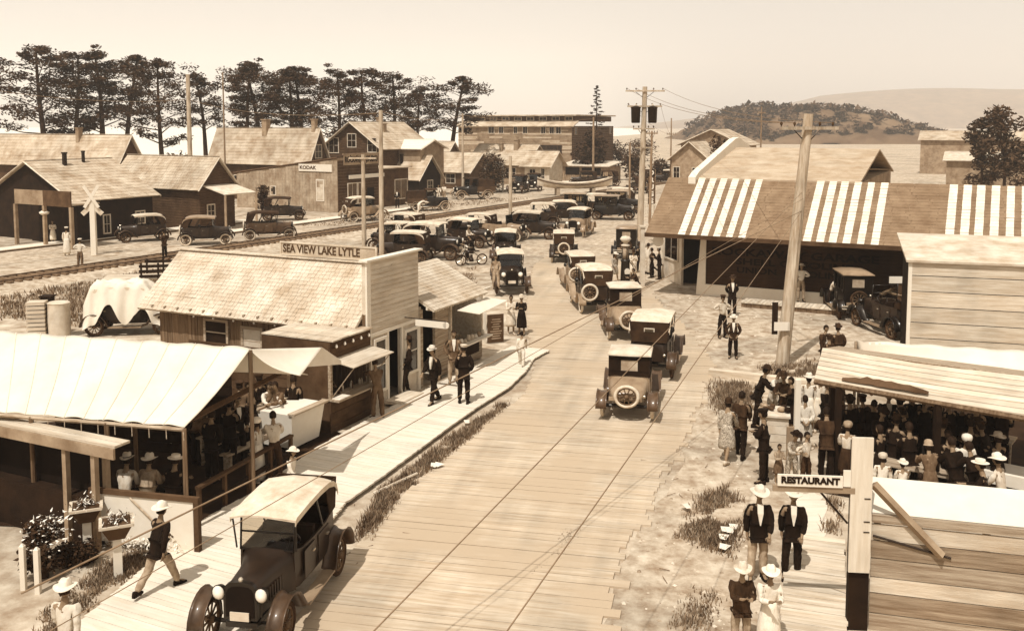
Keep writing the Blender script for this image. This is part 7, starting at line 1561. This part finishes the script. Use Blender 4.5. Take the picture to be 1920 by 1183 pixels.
for i, (px, py) in list(enumerate([(1592, 868), (1616, 862), (1632, 870), (1662, 858), (1684, 868), (1708, 862), (1730, 872), (1752, 866), (1776, 876), (1800, 872), (1826, 880), (1850, 878), (1874, 884), (1645, 890), (1700, 896)]))[:0] or enumerate(sorted([(1592, 868), (1616, 862), (1632, 870), (1662, 858), (1684, 868), (1708, 862), (1730, 872), (1752, 866), (1776, 876), (1800, 872), (1826, 880), (1850, 878), (1874, 884), (1645, 890), (1700, 896)])):
    pp(ORD[i]+' from the left of the dark figures standing under the plank roof', px, py, random.choice([70, 90, 110, -90, 60]), random.choice(['stand', 'carry', 'counter', 'folded']), 'jacket', random.choice('kkb'), 'k', ['fedora', 'cap', None, 'fedora', 'fedora'][i % 5], random.choice('kbb'), random.uniform(1.62, 1.8), group=G_)
pp('child in white smock directly right of the broad sign board', 1652, 968, 75, 'stand', 'shirt', 'w', 'w', 'bonnet', 'o', 1.4, hem=.4)
pp('small child in round white hat right of the white smocked child', 1690, 962, 90, 'carry', 'shirt', 'w', 'w', 'sun', 'w', 1.2, hem=.3)
pp('woman in grey cloche hat at the middle of the shed front', 1742, 962, 85, 'counter', 'shirt', 'g', 'g', 'cloche', 't', 1.6, hem=.4)
pp('child in pale clothes at the grey hatted woman\'s side', 1722, 985, 60, 'carry', 'shirt', 'o', 'o', None, h=1.15, hem=.4)
pp('broad man in black coat left of the white shirted figure in the shed', 1790, 968, 100, 'counter', 'jacket', 'k', 'k', None, h=1.75)
pp('white shirted person between the two dark coats in the shed', 1806, 950, -90, 'stand', 'shirt', 'w', 'w', 'bonnet', 'w', 1.66)
pp('man in dark coat at right of the white shirted person in the shed', 1826, 975, 110, 'counter', 'jacket', 'k', 'k', None, h=1.72)
pp('seated person in white straw boater at the right edge table', 1846, 992, 150, 'sit', 'shirt', 'k', 'k', 'boater', 'w', 1.75, z=.12)
pp('person in pale sun hat at the very right edge', 1876, 985, 130, 'sit', 'shirt', 'o', 'k', 'sun', 'w', 1.75, z=.15)
# ---- bottom right
pp('man in dark jacket, white shirt and wide white hat below the sign, left of two', 1420, 1086, -92, 'stand', 'jacket', 'k', 't', 'sun', 'w', 1.8)
pp('man in dark jacket, open white collar and white hat under the RESTAURANT sign', 1484, 1082, -95, 'stand', 'jacket', 'k', 'k', 'sun', 'w', 1.72)
pp('person in dark coat and pale hat at the bottom edge beside the boardwalk', 1388, 1222, -85, 'carry', 'jacket', 'b', 't', 'sun', 'o', 1.5)
pp('woman in white dress and white sun hat at the bottom edge of the boardwalk', 1440, 1226, -85, 'carry', 'shirt', 'w', 'w', 'sun', 'w', 1.48, hem=.3)
# ---- across the track
pp('man in dark clothes standing on the railway behind the covered car', 309, 492, 160, 'hips', 'jacket', 'b', 'k', 'cap', 'k', 1.72, z=.3)
pp('woman in long white dress left of the crossing sign', 126, 480, 100, 'stand', 'shirt', 'w', 'w', 'cap', 'w', 1.9, hem=.15)
pp('man in white shirt, white cap and dark trousers before the crossing sign', 151, 503, 80, 'hips', 'shirt', 'w', 'g', 'cap', 'w', 1.78)
pp('woman in white dress by the porch at far left', 100, 457, -60, 'carry', 'shirt', 'w', 'w', None, h=1.7, hem=.3)
pp('man in dark clothes standing on the boardwalk of the studio', 745, 394, -90, 'stand', 'jacket', 'k', 'k', 'cap', 'b', 1.95, z=.18)
pp('man all in white bending at the back of the dark truck', 785, 402, 20, 'bend', 'shirt', 'w', 'w', None, h=1.9)
pp('person in white left of the pair behind the dark truck', 822, 378, -60, 'stand', 'shirt', 'w', 'w', None, h=1.9)
pp('person in white right of the pair behind the dark truck', 833, 377, -110, 'carry', 'shirt', 'w', 't', None, h=1.95)
pp('man in dark suit between cars beside the roof sign pole', 734, 452, 60, 'stand', 'jacket', 'b', 'k', 'cap', 'o', 1.8)
pp('boy in white shirt beside the man at the roof sign pole', 747, 452, 100, 'stand', 'shirt', 'w', 'w', None, h=1.5)
pp('dark clothed rider astride the motorcycle', 886, 497, 200, 'ride', 'jacket', 'k', 'k', None, h=1.75, z=.32)
pp('boy in white shirt standing before the motorcycle', 872, 496, -30, 'reach', 'shirt', 'w', 'o', None, h=1.6)
pp('person in pale hat sitting up in the car behind the motorcycle', 876, 472, -30, 'sit', 'shirt', 'o', 'k', 'cap', 'o', 1.7, z=.45)
pp('man in pale shirt standing on the running board of the oncoming car', 930, 556, -80, 'lean', 'shirt', 't', 't', None, h=1.7, z=.4)
pp('woman in flowered frock left of the petrol pump', 1152, 530, -60, 'stroll', 'shirt', 'p', 'p', 'sun', 'w', 1.68, hem=.5)
pp('woman in pale coat right of the petrol pump', 1187, 524, -80, 'carry', 'shirt', 'o', 'o', 'cloche', 'b', 1.66, hem=.4)
pp('youth in dark clothes in front of the canopy post', 1194, 558, 190, 'counter', 'jacket', 'b', 'k', None, h=1.5)
pp('man in white shirt under the garage canopy', 1214, 514, 30, 'stand', 'shirt', 'w', 'o', None, h=1.8)
pp('man in dark trousers and waistcoat left of the office wall', 1222, 521, 150, 'hips', 'shirt', 'b', 'k', None, h=1.7)
pp('man in dark suit and pale cap nearest the office wall', 1236, 524, 170, 'carry', 'jacket', 'k', 'k', 'cap', 'o', 1.8)
pp('person in dark dress seen beside the canopy post', 1200, 512, -100, 'stand', 'shirt', 'k', 'k', 'fedora', 'b', 1.75)
pp('person in white by the surf boat bow', 1142, 352, 120, 'stand', 'shirt', 'w', 'k', None, h=1.8)
# ---- in the shade of the tent
DL = ['diner seated nearest the camera at the rail table', 'diner seated second along the rail table', 'diner seated farthest along the rail table', 'diner seated nearest at the back table by the stall', 'diner seated second at the back table by the stall', 'diner seated third at the back table by the stall', 'diner seated last at the back table by the stall', 'diner at near end of the middle tent table', 'diner at far end of the middle tent table']; G_ = 'diners in the shade of the tent'
for i, (bp, t_, s_) in enumerate([(tb, .5, -1), (tb, 1.1, -1), (tb, 2.4, -1), (tb3, .5, 1), (tb3, 1.1, 1), (tb3, 1.7, 1), (tb3, 2.3, 1), (tb2, .8, 1), (tb2, 2.0, 1)]):
    p = bp+A*t_+B*.62*(1 if s_ > 0 else .98)*(1); pp(DL[i], 0, 0, math.degrees(ang(B))+180+random.uniform(-12, 12), 'sit', 'jacket' if i % 3 else 'shirt', random.choice('kkbg'), 'k', [None, 'fedora', None, 'cap'][i % 4], 'b', random.uniform(1.65, 1.8), group=G_, at=p, front=False)
pp('waiter in white sleeves standing at the back table of the tent', 505, 826, -60, 'reach', 'shirt', 'w', 'k', None, h=1.7)
pp('dark suited man standing by the tent side near the white counter', 447, 868, -50, 'stand', 'jacket', 'k', 'k', None, h=1.75)
pp('vendor in dark clothes inside the snack stall', 0, 0, math.degrees(ang(FN))-20, 'counter', 'shirt', 'g', 'k', None, h=1.7, at=F0-A*1.2+B*.75)
pp('vendor behind the jars of the lunch counter', 0, 0, math.degrees(ang(FN)), 'counter', 'shirt', 'o', 'k', None, h=1.68, at=S0+A*2.9+B*.75)

TL2 = ['standing diner between the rail and middle tables', 'standing diner nearest the tent side beam', 'hatted man at the back left of the tent', 'capped man beside the hatted man in the tent', 'woman in dark dress deep in the tent', 'man bending over the middle tent table', 'dark figure behind the white counter', 'second dark figure behind the white counter', 'man in cap near the plank partition', 'woman in pale blouse deep in the tent']
for i, (l_, (px, py)) in enumerate(zip(TL2, [(398, 905), (432, 880), (415, 845), (452, 838), (478, 842), (372, 870), (528, 826), (552, 818), (490, 822), (362, 850)])):
    if 'woman' in l_: pp(l_, px, py, random.uniform(60, 200), 'carry', 'shirt', 'o' if 'pale' in l_ else 'k', 'k', None, h=1.62, hem=.35)
    else: pp(l_, px, py, random.uniform(60, 240), 'bend' if 'bending' in l_ else random.choice(['carry', 'counter', 'stand']), 'jacket', random.choice('kbg'), 'k', 'cap' if 'cap' in l_ else 'fedora' if 'hatted' in l_ else None, 'b', random.uniform(1.66, 1.8), front=False)
FL2 = ['dark hatted man behind the grey hatted woman', 'bareheaded man behind the small children at the fence', 'woman in dark dress left of the broad black coated man', 'man in brown coat behind the white shirted person', 'capped man at the front of the shed near the right post', 'woman in pale hat behind the right edge table', 'man in dark hat between the front children and the crowd', 'bareheaded woman behind the white smocked child']
for i, (l_, (px, py)) in enumerate(zip(FL2, [(1762, 925), (1702, 930), (1775, 938), (1815, 922), (1850, 930), (1868, 945), (1676, 915), (1648, 925)])):
    if 'woman' in l_.split()[:3] or 'bareheaded woman' in l_: pp(l_, px, py, random.uniform(40, 160), 'carry', 'shirt', 'k', 'k', 'sun' if 'hat' in l_ else None, 'o', 1.63, hem=.35)
    else: pp(l_, px, py, random.uniform(40, 140), random.choice(['carry', 'counter']), 'jacket', 'b' if 'brown' in l_ else 'k', 'k', 'cap' if 'cap' in l_ else 'fedora' if 'hat' in l_ else None, 'b', 1.74, front=False)
